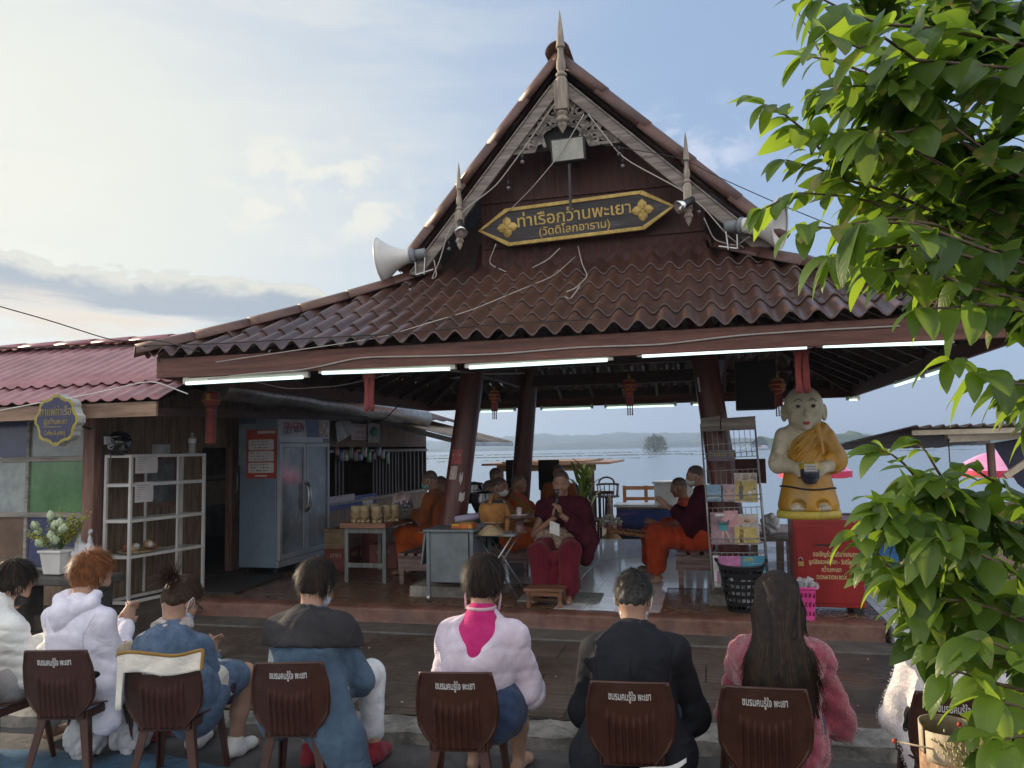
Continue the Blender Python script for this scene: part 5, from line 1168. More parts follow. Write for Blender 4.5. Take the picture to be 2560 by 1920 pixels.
mb.tube([(cx+.15,cv_-.03,cz+.31),(cx+.19,cv_-.05,cz+.2),(cx+.17,cv_-.07,cz+.02)],[.03,.035,.02],8);mb.grid(6,1,lambda i,j:(cx-.02+.04*j,cv_-.16+.3*i,cz+.33+.12*math.sin(math.pi*i)));mb.build('cloth_carrier',mat('ochre_cloth',(.30,.125,.025),.75,0,(.38,.17,.04),.25,7,.5,90,sheen=.2),ab)
mb=MB();mb.lathe([(.142,.325),(.135,.345),(.11,.37),(0,.385)],(cx,cv_,cz),n=28);mb.build('lid',M_STEEL,ab)
mb=MB();mb.lathe([(0,0),(.13,0),(.12,.02),(.06,.07),(.12,.115),(.16,.12),(.16,.13)],(cx,cv_+.02,cz),n=24);mb.build('stand',M_WICK,ab)
mb=MB();mb.lathe([(.16,.0),(.15,.015),(.09,.06),(.035,.10),(0,.105)],(cx,cv_-.16,cz),n=24);t=mb.build('woven_cone',M_WICK2);frame(t,(0,0,0));t.data.transform(Matrix.Translation((-cx,-(cv_-.16),-cz)));frame(t,(cx,cv_-.16,cz));tag(t,'pale woven cone-shaped cover at the front of the folding table','cover')
mb=MB();mb.lathe([(.09,0),(.06,.02),(.05,.13),(.08,.16),(.17,.175),(.175,.20),(.16,.20),(.15,.185),(0,.18)],(0,0,0),n=24);o=mb.build('offering_stand',mat('dark_lacquer',(.10,.055,.045),.35,0,(.16,.1,.09),.3,10));frame(o,(cx+.30,cv_+.02,cz));tag(o,'dark footed offering tray right of the alms bowl','tray')
mb=MB();mb.lathe([(0,0),(.11,0),(.115,.006),(0,.008)],(0,0,0),n=20);mb.lathe([(.03,.008),(.035,.06),(.028,.09),(.0,.09)],(0,0,0),n=10);o=mb.build('candle_glass',mat('pink_glass',(.4,.25,.28),.15,0,(.55,.5,.52),.3,20));frame(o,(cx+.30,cv_+.02,cz+.2));tag(o,'small pink glass on a white doily upon the footed tray','glass')
su0,su1=.05,.43
fs=thing('footstool','small carved wooden footstool before the maroon-robed monk','footstool',(.24,.36,FL));sz=FL+.17
M_STOOL=wood('stool_wood',(.16,.07,.035),(.22,.11,.06),'x',.4,dirt=.2)
mb=MB();mb.span((su0-.025,.22,sz),(su1+.025,.52,sz+.03));mb.span((su0+.01,.24,sz-.05),(su1-.01,.27,sz-.001));mb.span((su0+.01,.47,sz-.05),(su1-.01,.50,sz-.001));mb.span((su0+.03,.35,FL+.05),(su1-.03,.38,FL+.08));mb.build('top',M_STOOL,fs,bevel=.006)
for a_ in(su0+.02,su1-.02):
 for b_ in(.25,.49):
  mb=MB();mb.lathe([(.024,0),(.02,.02),(.028,.05),(.018,.07),(.027,.10),(.027,.17)],(a_,b_,FL),n=12);mb.build('leg',M_STOOL,fs)
mb=MB();mb.prism([(-.42,-.28),(.42,-.32),(.48,-.2),(.46,.3),(-.45,.32)],(0,0,.006),(1,0,0),(0,1,0),.012);o=mb.build('floor_mat',mat('grey_mat',(.22,.23,.21),.85,0,(.28,.29,.27),.2,8,.5,90));frame(o,(.30,.80,FL+.004));tag(o,'pale grey mat on the floor under the monk\'s chair','mat')
CHU,CHV=.22,1.12
mc=thing('steel_chair','steel-legged chair under the maroon-robed monk','chair',(CHU,CHV,FL))
mb=MB();mb.span((CHU-.22,CHV-.21,FL+.43),(CHU+.22,CHV+.21,FL+.48));mb.build('seat',M_BLACKP,mc,bevel=.012)
mb=MB();mb.span((CHU-.2,CHV+.2,FL+.62),(CHU+.2,CHV+.23,FL+.86));mb.build('backrest',M_BLACKP,mc,bevel=.012)
for a_,b_,l_ in((-.21,-.2,0),(.21,-.2,0),(-.21,.21,1),(.21,.21,1)):
 mb=MB();mb.tube([(CHU+a_*1.06,CHV+b_*(1.25 if l_ else 1.05),FL),(CHU+a_,CHV+b_,FL+.45)]+([(CHU+a_,CHV+.22,FL+.86)]if l_ else[]),.013,8);mb.build('leg',M_STEEL,mc)
M_RBOX=mat('red_box_paint',(.24,.012,.012),.32,0,(.30,.018,.016),.12,2,dirt=.2,dcol=(.10,.02,.02))
bu0,bu1,bv0,bv1=2.78,3.42,.42,.98;bz0=FL+.06;bz1=atv(1960,1300,bv0)[2]
M_CREAM=mat('cream_lettering',(.62,.50,.24),.5)
dbx=thing('donation_box','red steel donation box with gold lettering and a brass padlock','donation box',(3.1,.7,FL))
mb=MB();mb.span((bu0,bv0,bz0),(bu1,bv1,bz1));mb.build('box',M_RBOX,dbx,bevel=.008)
mb=MB();mb.span((bu0+.02,bv0-.012,bz0+.04),(bu1-.045,bv0-.001,bz1-.05));d=mb.build('door',M_RBOX,dbx,bevel=.004)
mb=MB();mb.span((bu0+.2,bv0-.016,bz1-.25),(bu0+.42,bv0-.0125,bz1-.235));mb.build('coin_slot',M_DARK,d)
mb=MB()
for k,(tx,w_,sz_)in enumerate((('ขอเชิญร่วมบริจาคสมทบ',.42,.065),('มูลนิธิหลวงพ่อศิลา - วัดติโลกอาราม',.50,.06),('กว๊านพะเยา',.18,.065),('DONATION BOX',.28,.055))):
 add_text(mb,tx,(bu0+(.385 if k<2 else .34),bv0-.0135,bz1-(.335+.075*k)),(1,0,0),(0,0,1),sz_,width=w_,extrude=.001,bold=.001)
mb.build('lettering',M_CREAM,d)
mb=MB();lk=Vector((bu0+.055,bv0-.03,bz1-.43));mb.box(lk,(.055,.022,.045));d2=mb.build('padlock',mat('brass',(.45,.33,.12),.35,.8),dbx,bevel=.004)
mb=MB();mb.tube([lk+Vector((-.018,0,.02)),lk+Vector((-.018,0,.05)),lk+Vector((0,0,.068)),lk+Vector((.018,0,.05)),lk+Vector((.018,0,.02))],.005,6);mb.build('shackle',M_STEEL,d2)
for a_,b_ in((bu0+.06,bv0+.06),(bu1-.06,bv0+.06),(bu0+.06,bv1-.06),(bu1-.06,bv1-.06)):
 mb=MB();mb.span((a_-.04,b_-.04,FL),(a_+.04,b_+.04,bz0));mb.build('foot',M_BLACKP,dbx)
M_STSK=mat('statue_skin',(.47,.42,.29),.5,0,(.58,.53,.39),.15,5,.2,40,dirt=.55,dcol=(.17,.15,.11))
M_STRB=mat('statue_robe',(.44,.215,.014),.38,0,(.52,.27,.025),.15,4,.15,30,dirt=.4,dcol=(.30,.24,.12))
su,sv=atv(2022,1280,.70)[0],.70;st_=thing('novice_statue','painted statue of a smiling child novice in a yellow robe holding an alms bowl','statue',(su,sv,bz1));st_.scale=(.86,.86,1.04)
K=.00418*1.0
zt=bz1
mb=MB();mb.lathe([(0,0),(.365,0),(.37,.035),(.36,.075),(0,.078)],(su,sv,zt),n=40,sy=.72);mb.build('base',mat('statue_base_yellow',(.55,.45,.07),.5,0,None,.1,6,dirt=.3),st_)
zb=zt+.078
s=SDF(.03)
hc=np.array([0,-.03,1.0])
HS=1.15;s.el(hc+HS*np.array([0,.01,.03]),tuple(HS*k for k in(.195,.185,.175))).el(hc+HS*np.array([0,-.03,-.08]),tuple(HS*k for k in(.165,.15,.12))).el(hc+HS*np.array([.085,-.10,-.07]),tuple(HS*k for k in(.075,.06,.06))).el(hc+HS*np.array([-.085,-.10,-.07]),tuple(HS*k for k in(.075,.06,.06)))
s.el(hc+HS*np.array([0,-.19,-.045]),tuple(HS*k for k in(.026,.032,.028)),k=.02).el(hc+HS*np.array([0,-.165,.0]),tuple(HS*k for k in(.014,.02,.04)),k=.02).el(hc+HS*np.array([0,-.165,-.155]),tuple(HS*k for k in(.05,.03,.03))).el(hc+HS*np.array([.0,-.163,-.105]),tuple(HS*k for k in(.05,.02,.018)),k=.015)
for q in(-1,1):s.el(hc+HS*np.array([q*.20,.02,-.03]),tuple(HS*k for k in(.035,.045,.075)),k=.015).el(hc+HS*np.array([q*.215,-.01,-.03]),tuple(HS*k for k in(.018,.03,.045)),sub=True,k=.015);s.el(hc+HS*np.array([q*.075,-.172,.02]),tuple(HS*k for k in(.042,.02,.018)),sub=True,k=.02).el(hc+HS*np.array([q*.075,-.158,.018]),tuple(HS*k for k in(.036,.022,.017)),k=.01)
s.rc((0,0,.80),.10,(0,0,.92),.10).rc((0,.0,.62),.19,(0,0,.75),.16).rc((-.14,0,.74),.12,(.14,0,.74),.12)
s.rc((-.25,.0,.72),.105,(-.33,-.03,.47),.105).rc((-.33,-.03,.47),.10,(-.15,-.23,.42),.055,k=.04)
s.rc((.33,-.05,.46),.08,(.16,-.23,.42),.055)
for q in(-1,1):
 s.el((q*.125,-.245,.40),(.045,.05,.07))
 for k in range(4):s.rc((q*.12,-.27,.435-k*.028),.016,(q*.055,-.315,.425-k*.028),.014,k=.012)
 s.rc((q*.12,-.25,.45),.017,(q*.06,-.27,.475),.014,k=.012)
 s.el((q*.15,-.14,.03),(.085,.12,.055))
 for k in range(5):s.el((q*(.09+k*.03),-.25+abs(k-(1 if q>0 else 1))*.006,.022),(.017,.028,.02),k=.01)
v,f=s.mesh(.011);me=bpy.data.meshes.new('body');me.from_pydata((v+[0,0,.078]).tolist(),[],f.tolist());me.materials.append(M_STSK);me.polygons.foreach_set('use_smooth',[True]*len(f));o=bpy.data.objects.new('body',me);C.objects.link(o);o.parent=st_
s=SDF(.04);s.rc((0,0,.06),.35,(0,0,.46),.235,sq=((0,1,0),.8)).rc((0,.0,.45),.225,(.0,0,.73),.185,sq=((0,1,0),.95))
s.rc((.15,0,.76),.115,(.06,.0,.60),.16).rc((.24,.0,.70),.115,(.335,-.02,.50),.125).rc((.335,-.02,.50),.125,(.30,-.08,.45),.10).rc((.20,-.02,.80),.07,(.10,-.05,.70),.09).el((.24,-.14,.5),(.06,.05,.07))
[s.rc((-.20+.03*k_,-.185-.01*k_,.56-.075*k_),.014,(.09+.02*k_,-.17,.80-.06*k_),.018,k=.025)for k_ in range(4)];s.rc((.13,-.16,.84),.03,(.17,-.215,.56),.02,k=.03);s.cut((-.27,0,.60),(-.27,0,.39),lambda X,Y,Z:.008*np.sin(14*X)).cut((0,0,.0),(0,0,-1))
for q in(-1,1):s.el((q*.15,-.27,.06),(.095,.09,.055),sub=True,k=.02)
s.disp=lambda X,Y,Z:.011*(np.abs(np.sin(9*X+13*Z+1.2*np.sin(7*Z)))**.5-.7)*np.clip(Z-.1,0,.3)*3
v,f=s.mesh(.011);me=bpy.data.meshes.new('robe');me.from_pydata((v+[0,0,.078]).tolist(),[],f.tolist());me.materials.append(M_STRB);me.polygons.foreach_set('use_smooth',[True]*len(f));o=bpy.data.objects.new('robe',me);C.objects.link(o);o.parent=st_
mb=MB();c=Vector((su,sv-.30,zb+.36));mb.lathe([(0,-.10),(.07,-.085),(.105,-.03),(.108,.03),(.10,.055)],c,n=24);mb.build('bowl',mat('bowl_black',(.015,.018,.03),.25,0,(.04,.045,.07),.3,14),st_)
mb=MB();mb.lathe([(.112,.05),(.112,.105),(.10,.11),(0,.105)],c,n=24);mb.build('bowl_rim',mat('bowl_yellow',(.55,.42,.03),.5),st_)
mb=MB();mb.box(c+Vector((0,-.112,.065)),(.14,.012,.07));bl=mb.build('bowl_label',M_PAPER,st_)
mb=MB();add_text(mb,'กองทุน',c+Vector((0,-.119,.078)),(1,0,0),(0,0,1),.03,width=.11,extrude=.001);add_text(mb,'วัดติโลกอาราม',c+Vector((0,-.119,.05)),(1,0,0),(0,0,1),.022,width=.12,extrude=.001);mb.build('lettering',mat('ink_black',(.03,.03,.03),.7),bl,off=(su,sv,zt))
hw=Vector((su,sv,zb))+Vector(hc)
for q in(-1,1):
 mb=MB();mb.grid(8,1,lambda i,j:hw+HS*Vector((q*(.035+.08*i),-.184+.05*i*i,.058+.022*math.sin(math.pi*min(1,i*1.1))+.008*j)));mb.build('eyebrow',mat('brow_brown',(.08,.05,.04),.7),st_)
 mb=MB();mb.ball(hw+HS*Vector((q*.074,-.178,.02)),(.026,.009,.016),10,7);mb.build('eye',mat('eye_dark',(.02,.015,.012),.2),st_)
mb=MB();mb.grid(14,2,lambda i,j:hw+HS*Vector(((i-.5)*.15,-.190+2.6*(i-.5)**2*.12-.004*math.sin(math.pi*j),-.122+.16*(i-.5)**2-.026*(j-.35)*(1-(2*i-1)**2))));mb.build('lips',mat('lip_red',(.36,.03,.03),.4),st_)
mb=MB()
for i in range(70):
 t=i/69;a=math.pi*(1.02+.96*t);q=Vector((su+math.cos(a)*.315,sv+math.sin(a)*.262,zb+.235-.03*t+.01*math.sin(t*9)));mb.ball(q,(.011,.006,.009)if i%2 else(.006,.011,.011),6,4)
mb.build('chain',M_BLACKP,st_)
mr=thing('magazine_rack','tall wire magazine rack with a weathered wooden header','rack',(2.05,1.2,FL))
M_WIRE=mat('pale_wire',(.42,.42,.42),.4,.4,None,.1,5,dirt=.3)
rk0,rk1=atv(1775,1478,1.0),atv(1918,1488,.95);rtz=atv(1760,1055,1.25)[2]
def RK(px,py):
 v_=.50
 for _ in range(12):p_=atv(px,py,v_);v_=.50+.22*(p_[2]-FL)/1.75
 return Vector(atv(px,py,v_))
L0,L1,R0_,R1_=RK(1783,1478),RK(1752,1060),RK(1925,1482),RK(1886,1050)
mb=MB();mb.tube([L0,L1],.010,8);mb.tube([R0_,R1_],.010,8)
bk=Vector((0,.26,0))
mb.tube([L0+bk,L1],.009,8);mb.tube([R0_+bk,R1_],.009,8);mb.build('frame',M_WIRE,mr)
lv=[1475,1360,1255,1155,1080]
for(y0,y1)in((1080,1150),(1182,1255),(1275,1360),(1385,1465)):
 mb=MB();t0,t1=[(1478-y)/418 for y in(y0,y1)]
 a0,a1=L0.lerp(L1,t0),R0_.lerp(R1_,t0);b0,b1=L0.lerp(L1,t1),R0_.lerp(R1_,t1);fw=Vector((0,-.07,0))
 for k in range(11):
  f_=k/10;mb.tube([a0.lerp(a1,f_),b0.lerp(b1,f_)],.0032,5);mb.tube([b0.lerp(b1,f_),b0.lerp(b1,f_)+fw,b0.lerp(b1,f_)+fw+Vector((0,0,.05))],.003,5)
 for f_ in(0,.5,1):mb.tube([a0.lerp(b0,f_),a1.lerp(b1,f_)],.004,5)
 mb.tube([b0+fw+Vector((0,0,.05)),b1+fw+Vector((0,0,.05))],.005,5);mb.tube([b0+fw,b1+fw],.004,5);mb.build('wire_shelf',M_WIRE,mr)
for x0,x1 in((1752,1800),(1803,1888)):
 q=[RK(x0,1077),RK(x1,1074),RK(x1,1040),RK(x0,1046)];mb=MB();fw=Vector((0,-.02,0));mb.add([p_+fw for p_ in q]+[p_-fw for p_ in q],[(0,1,2,3),(7,6,5,4),(0,4,5,1),(1,5,6,2),(2,6,7,3),(3,7,4,0)]);mb.build('header_board',M_GREYW,mr)
def mag(px0,py0,px1,py1,m,label,deco=None,name='magazine',off=.05,cat='magazine',grp='magazines in the wire rack'):
 q=[RK(px0,py1),RK(px1,py1),RK(px1,py0),RK(px0,py0)];ctr=sum(q,Vector())/4+Vector((0,-off,0));X_=(q[1]-q[0]);Y_=(q[3]-q[0]);xl,yl=X_.length,Y_.length;X_.normalize();Y_=(Y_-X_*Y_.dot(X_)).normalized();N_=X_.cross(Y_)
 R=Matrix((X_,Y_,N_)).transposed();mats=[m];mb=MB();mb.box((0,0,0),(xl,yl,.008),R=R)
 for d_ in(deco or[]):
  if d_[-1]not in mats:mats.append(d_[-1])
  mi=mats.index(d_[-1])
  if d_[0]=='r':mb.box(R@Vector((d_[1]*xl,d_[2]*yl,.005)),(d_[3]*xl,d_[4]*yl,.0015),R=R,m=mi)
  elif d_[0]=='e':mb.prism([(d_[1]*xl+d_[3]*xl*math.cos(a),d_[2]*yl+d_[4]*yl*math.sin(a))for a in np.linspace(0,6.283,14)[:-1]],R@Vector((0,0,.0056)),X_,Y_,.0012,m=mi)
  elif d_[0]=='p':mb.prism([(a*xl,b*yl)for a,b in d_[1]],R@Vector((0,0,.0064)),X_,Y_,.0012,m=mi)
  else:add_text(mb,d_[1],R@Vector((d_[2]*xl,d_[3]*yl,.007)),X_,Y_,d_[4],mi,width=d_[5]*xl,extrude=.0008)
 o=mb.build(name,mats);frame(o,tuple(ctr));return tag(o,label,cat,grp)
pk=mat('mag_pink',(.50,.20,.26),.4,0,(.55,.34,.34),.3,5);sk=mat('mag_skin',(.52,.33,.26),.5);dk_=mat('mag_dark',(.05,.04,.06),.5,0,(.14,.10,.13),.4,9);tq=mat('mag_teal',(.04,.26,.28),.4);yl_=mat('mag_gold',(.42,.31,.07),.5,0,(.5,.4,.14),.25,6);gy=mat('mag_grey',(.38,.36,.35),.5,0,(.5,.46,.42),.3,5);bl_=mat('mag_blue',(.16,.30,.42),.5,0,(.24,.38,.5),.2,5);wt=mat('mag_white',(.6,.6,.6),.5);mg=mat('mag_magenta',(.42,.12,.30),.4,0,(.5,.2,.38),.2,4);st2=mat('mag_bronze',(.12,.12,.11),.5);cy=mat('mag_cyan',(.03,.22,.34),.45,0,(.06,.3,.42),.2,4)
yt=mat('mag_yellow_ink',(.62,.50,.05),.5)
mag(1770,1125,1838,1152,dk_,'dark newspaper with yellow headline in the top rack row',[('r',0,.02,.97,.94,dk_),('r',0,.44,1,.08,wt),('t','ไวรัสโควิด  19',0,.1,.05,.86,yt)],'newspaper',cat='newspaper')
mag(1767,1211,1803,1253,bl_,'pale blue booklet in the rack beside a grey-pink one',[('r',0,-.25,.7,.06,wt)])
mag(1807,1210,1838,1253,mat('mag_mauve',(.30,.19,.20),.5,0,(.42,.34,.38),.4,9),'grey-pink booklet with a dancer between blue booklet and gold book',[('e',0,.1,.15,.1,sk),('p',[(-.25,-.4),(.25,-.4),(.12,.05),(-.12,.05)],sk)])
def buddha(x,y,s_):return[('p',[(x-.10*s_,y-.35*s_),(x+.10*s_,y-.35*s_),(x+.09*s_,y+.1*s_),(x+.13*s_,y+.02*s_),(x+.16*s_,y+.05*s_),(x+.08*s_,y+.2*s_),(x-.08*s_,y+.2*s_),(x-.13*s_,y-.1*s_)],st2),('e',x,y+.28*s_,.05*s_,.07*s_,st2)]
mag(1836,1182,1893,1255,gy,'gold and grey magazine with a standing bronze figure in the second row',[('r',-.0,-.12,.92,.7,yl_),('r',0,.36,.9,.2,mat('mag_bark',(.20,.13,.08),.5,0,(.45,.4,.34),.5,16))]+buddha(-.22,-.1,.9)+[('e',.16,-.2,.10,.10,wt),('e',.36,-.12,.07,.07,wt),('e',.37,-.07,.05,.05,dk_)])
mag(1777,1280,1842,1360,mat('mag_purplebrown',(.19,.12,.15),.5,0,(.30,.19,.22),.4,6),'pink magazine with a woman in a turquoise dress in the third row',[('r',.3,.3,.55,.5,pk),('p',[(-.3,.46),(.03,.46),(.03,.38),(-.3,.38)],wt),('p',[(-.20,.12),(-.08,.2),(.08,.2),(.16,.10),(.13,-.08),(-.12,-.08)],tq),('e',0,.29,.055,.05,sk),('p',[(-.24,.28),(-.04,.18),(.04,.18),(.24,.28),(.2,.10),(-.2,.10)],dk_),('p',[(-.08,-.08),(0,-.08),(-.02,-.45),(-.07,-.45)],sk),('p',[(.04,-.08),(.12,-.08),(.30,-.45),(.24,-.45)],sk)])
mag(1834,1284,1897,1360,gy,'grey-gold magazine with a painted eye and bronze figure in the third row',[('e',0,.28,.4,.1,sk),('e',.05,.27,.13,.05,st2),('p',[(-.48,.08),(.38,.06),(.45,-.48),(-.48,-.48)],yl_)]+buddha(-.2,-.16,.8)+[('e',.10,-.28,.10,.09,wt),('e',.28,-.22,.07,.06,dk_)])
mag(1796,1388,1852,1420,mg,'magenta magazine in the bottom rack row',[],off=.06)
mag(1853,1388,1912,1425,cy,'turquoise magazine with yellow title in the bottom rack row',[('t','ออก',-.2,.28,.07,.4,yt),('r',.1,.0,.6,.05,bl_)],off=.065)
mag(1784,1388,1800,1465,wt,'white folded leaflets standing at the left end of the bottom rack row',[('r',.2,-.2,.4,.4,mg)],off=.03,name='leaflet',cat='leaflet')
mb=MB();mb.box((0,0,0),(.66,.03,.28));o=mb.build('notice_board',M_GABLE,bevel=.006);frame(o,atv(1840,1178,1.45));tag(o,'dark red board fixed behind the magazine rack','board')
def slot_basket(name,c,r0,r1,h,m,label,rows,cols,rim=.012,sq=False):
 t=thing(name,label,'basket',tuple(c));c=Vector(c);mb=MB();n=cols*3
 def prof(i,j):
  a=6.2832*i;k=1.
  if sq:k=1/max(abs(math.cos(a)),abs(math.sin(a)))**.75
  r_=(r0+(r1-r0)*j)*k;return c+Vector((math.cos(a)*r_,math.sin(a)*r_,h*j))
 R_=rows*2+1
 for jj in range(R_):
  for ii in range(n):
   solid=jj%2==0 or ii%3==0
   if solid:
    a,b,e,g=ii/n,(ii+1)/n,jj/R_,(jj+1)/R_
    if jj%2==1:b=a+(b-a)*.9
    mb.add([prof(a,e),prof(b,e),prof(b,g),prof(a,g)],[(0,1,2,3)])
 mb.add([prof(k/24,.02)for k in range(24)],[tuple(range(24))])
 mb.build('basket',m,t,solid=.006);mb=MB()
 mb.tube([prof(k/40,1.0)for k in range(41)],rim,8,cap=False);rr=mb.build('rim',m,t);return t,prof
M_BBK=mat('basket_black',(.014,.016,.018),.35);M_BPK=mat('basket_pink',(.62,.05,.26),.4,0,(.68,.08,.30),.1,5)
c=Vector(loc(atz(1858,1530,FL)));bt_,prof=slot_basket('laundry_basket',(c.x,c.y+.08,FL),.145,.225,.46,M_BBK,'large black slotted basket in front of the magazine rack',6,22)
mb=MB()
for q in(-1,1):ctr=Vector((c.x,c.y+.08,FL+.46));mb.tube([ctr+Vector((q*.20-.07*0,-.1,.0)),ctr+Vector((q*.25,-.06,.05)),ctr+Vector((q*.25,.06,.05)),ctr+Vector((q*.20,.1,.0))],.012,8)
mb.build('handles',M_BBK,bt_)
mb=MB();r=random.Random(12)
for k in range(60):mb.ball((c.x+r.uniform(-.11,.11),c.y+.08+r.uniform(-.11,.11),FL+.05+r.uniform(0,.22)),(r.uniform(.02,.05),)*3,6,5)
mb.build('rubbish',mat('rubbish_white',(.35,.36,.37),.4,0,(.55,.56,.58),.4,10),bt_)
c=Vector(loc(atz(2016,1552,FL)));bt_,prof=slot_basket('waste_basket',(c.x,c.y+.10,FL),.085,.105,.30,M_BPK,'bright pink slotted basket full of clear cups by the donation box',3,18,.014,True)
mb=MB();r=random.Random(13)
for k in range(12):
 q=Vector((c.x+r.uniform(-.07,.07),c.y+.1+r.uniform(-.07,.07),FL+.27+r.uniform(0,.05)));ax=Vector((r.uniform(-1,1),r.uniform(-1,1),r.uniform(.2,1))).normalized();mb.lathe([(0,0),(.026,0),(.036,.07),(.034,.07),(.024,.004)],q,ax,12)
mb.build('clear_cups',mat('clear_cup',(.62,.63,.65),.1,0,None,.05,5,alpha=.55),bt_)
plastic_bag('knotted white plastic bag standing between the rack and the donation box',loc(atz(1930,1325,.95))if False else(atv(1925,1320,1.5)[0],1.5,.93),.10,.08,.26,21,False)
mb=MB();
for k in range(5):mb.box((0,-.3+k*.15,.62),(.5,.1,.03))
mb.box((-.2,-.28,.3),(.05,.05,.6));mb.box((.2,-.28,.3),(.05,.05,.6));mb.box((-.2,.28,.3),(.05,.05,.6));mb.box((.2,.28,.3),(.05,.05,.6));R=Matrix.Rotation(.3,3,'X');mb.box((.05,-.36,.35),(.08,.03,.62),R=R)
o=mb.build('slat_stand',M_GREYW,bevel=.004);frame(o,(atv(1930,1330,1.5)[0],1.55,FL));tag(o,'weathered slatted stand behind the donation box and magazine rack','stand')
mb=MB();a=atv(1838,905,1.3);b=atv(1945,1020,1.3);mb.span((a[0],1.3,b[2]),(b[0],1.75,a[2]));o=mb.build('television_case',M_DARK,bevel=.01);ctr=((a[0]+b[0])/2,1.5,b[2]);o.data.transform(Matrix.Translation((-ctr[0],-ctr[1],-ctr[2])));frame(o,ctr);tag(o,'dark boxed television case hung under the roof left of the statue','television case')
fa_=Vector(atv(1190,935,1.2));fn_=thing('ceiling_fan','ceiling fan with pale blades under the roof by the first column','fan',tuple(fa_));mb=MB();mb.lathe([(0,-.05),(.07,-.04),(.09,0),(.06,.05),(.015,.06),(.015,.3)],fa_,n=16);mb.build('motor',M_GREYP,fn_)
for k in range(3):
 a=k*2.094+.3;d=Vector((math.cos(a),math.sin(a),0));mb=MB();mb.bar(fa_+d*.08,fa_+d*.6,.11,.008,up=(0,0,1));mb.build('blade',mat('fan_blade',(.30,.30,.29),.5),fn_)
pp=Vector(atv(1462,1330,6.9));pz=.06
pl=thing('potted_plant','white pot of tall yellow-green corn-leaf stems behind the maroon monk','plant',(pp.x,6.9,pz))
mb=MB();mb.lathe([(0,0),(.15,0),(.20,.36),(.215,.38),(.19,.38),(.18,.34),(0,.34)],(pp.x,6.9,pz),n=20);mb.build('pot',M_WHITEP,pl)
mb=MB();r=random.Random(17);M_CORN=mat('corn_leaf',(.13,.22,.035),.4,0,(.30,.36,.06),.3,4)
for k in range(46):
 sx_=(k%4-1.5)*.07;hz=.5+.82*r.random();base=Vector((pp.x+sx_,6.9+r.uniform(-.06,.06),pz+.3+hz*.75));a=r.uniform(0,6.283);sp_=r.uniform(.12,.4);L=r.uniform(.4,.62);d=Vector((math.cos(a)*sp_,math.sin(a)*sp_,1)).normalized();sd_=Vector((-math.sin(a),math.cos(a),0))
 mb.grid(2,7,lambda i,j:base+d*(L*j)+Vector((math.cos(a),math.sin(a),0))*(L*.25*j*j)-Vector((0,0,L*.28*j**3))+sd_*((i-.5)*.085*math.sin(math.pi*min(1,.12+.88*j))**.7)+Vector((0,0,abs(i-.5)*.02)))
mb.build('leaves',M_CORN,pl)
mb=MB()
for k in range(4):mb.tube([(pp.x+(k-1.5)*.07,6.9,pz+.3),(pp.x+(k-1.5)*.09,6.9,pz+1.2)],.018,7)
mb.build('stems',M_STEM,pl)
vp=Vector(atv(1528,1348,6.65));vz=.05
vs_=thing('flower_vase','round clay vase of pink and cream flowers on the white tile edge','vase',(vp.x,6.65,vz))
mb=MB();mb.lathe([(0,0),(.10,0),(.20,.10),(.215,.17),(.16,.25),(.10,.28),(.10,.31)],(vp.x,6.65,vz),n=26);mb.build('vase',mat('clay',(.36,.19,.08),.6,0,(.45,.26,.12),.2,5),vs_)
r=random.Random(18);fl1=MB();fl2=MB()
for k in range(150):
 a=r.uniform(0,6.283);q=r.random()**.5;c=Vector((vp.x+math.cos(a)*.21*q,6.65+math.sin(a)*.2*q,vz+.34+.26*r.random()*(1.1-.5*q)+.05));tgt=fl1 if c.z<vz+.46 and r.random()<.8 else fl2
 for b in range(4):d=Vector((r.gauss(0,1),r.gauss(0,1),r.gauss(.4,1))).normalized()*.04;s_=Vector((-d.y,d.x,d.z*.3))*.6;tgt.add([c,c+d*.6+s_,c+d*1.1,c+d*.6-s_],[(0,1,2,3)])
fl1.build('pink_flowers',mat('flower_pink',(.50,.05,.09),.6,0,(.58,.2,.2),.3,30),vs_);fl2.build('cream_flowers',mat('flower_cream',(.55,.45,.34),.7,0,(.5,.5,.36),.3,30),vs_)
bc0,bc1=atv(1540,1250,7.4),atv(1745,1250,7.4);bn=thing('banner_counter','long counter fronted by a blue banner of a sunset lake','counter',((bc0[0]+bc1[0])/2,7.4,.05));zt_=atv(1600,1268,7.4)[2]
mb=MB();mb.span((bc0[0],7.42,.05),(bc1[0]+.6,8.0,zt_));mb.build('counter',M_SHOPW,bn);mb=MB();mb.span((bc0[0]-.05,7.38,zt_+.001),(bc1[0]+.65,8.05,zt_+.05));mb.build('top',M_WHITEP,bn)
m=mat('lake_banner',(.012,.03,.16),.45,0,(.03,.06,.24),.3,2);w=NT(m.node_tree);b=w.n['Principled BSDF'];tc=w.new('ShaderNodeTexCoord');base=b.inputs['Base Color'].links[0].from_socket
w.put(b.inputs['Base Color'],w.mix(w.math('MULTIPLY',w.ramp(w.noise(w.mapping(tc.outputs['Object'],(1,1,2.2)),1.3,5,.6,.8),(.56,.74,0,1)),.6),base,(.34,.14,.22)))
mb=MB();mb.span((bc0[0]+.02,7.40,.10),(bc1[0]+.6,7.415,zt_-.04));mb.build('banner',m,bn);mb=MB();mb.span((bc0[0]+.02,7.394,.10),(bc1[0]+.6,7.399,.42));mb.build('banner_foot',mat('banner_dark',(.01,.015,.05),.5),bn)
mb=MB();add_text(mb,'กว๊านพะเยา',(bc0[0]+1.35,7.396,zt_-.25),(1,0,0),(0,0,1),.14,width=.35);mb.box((bc0[0]+1.4,7.396,zt_-.4),(.6,.004,.02));mb.build('lettering',mat('banner_letters',(.35,.38,.5),.6),bn)
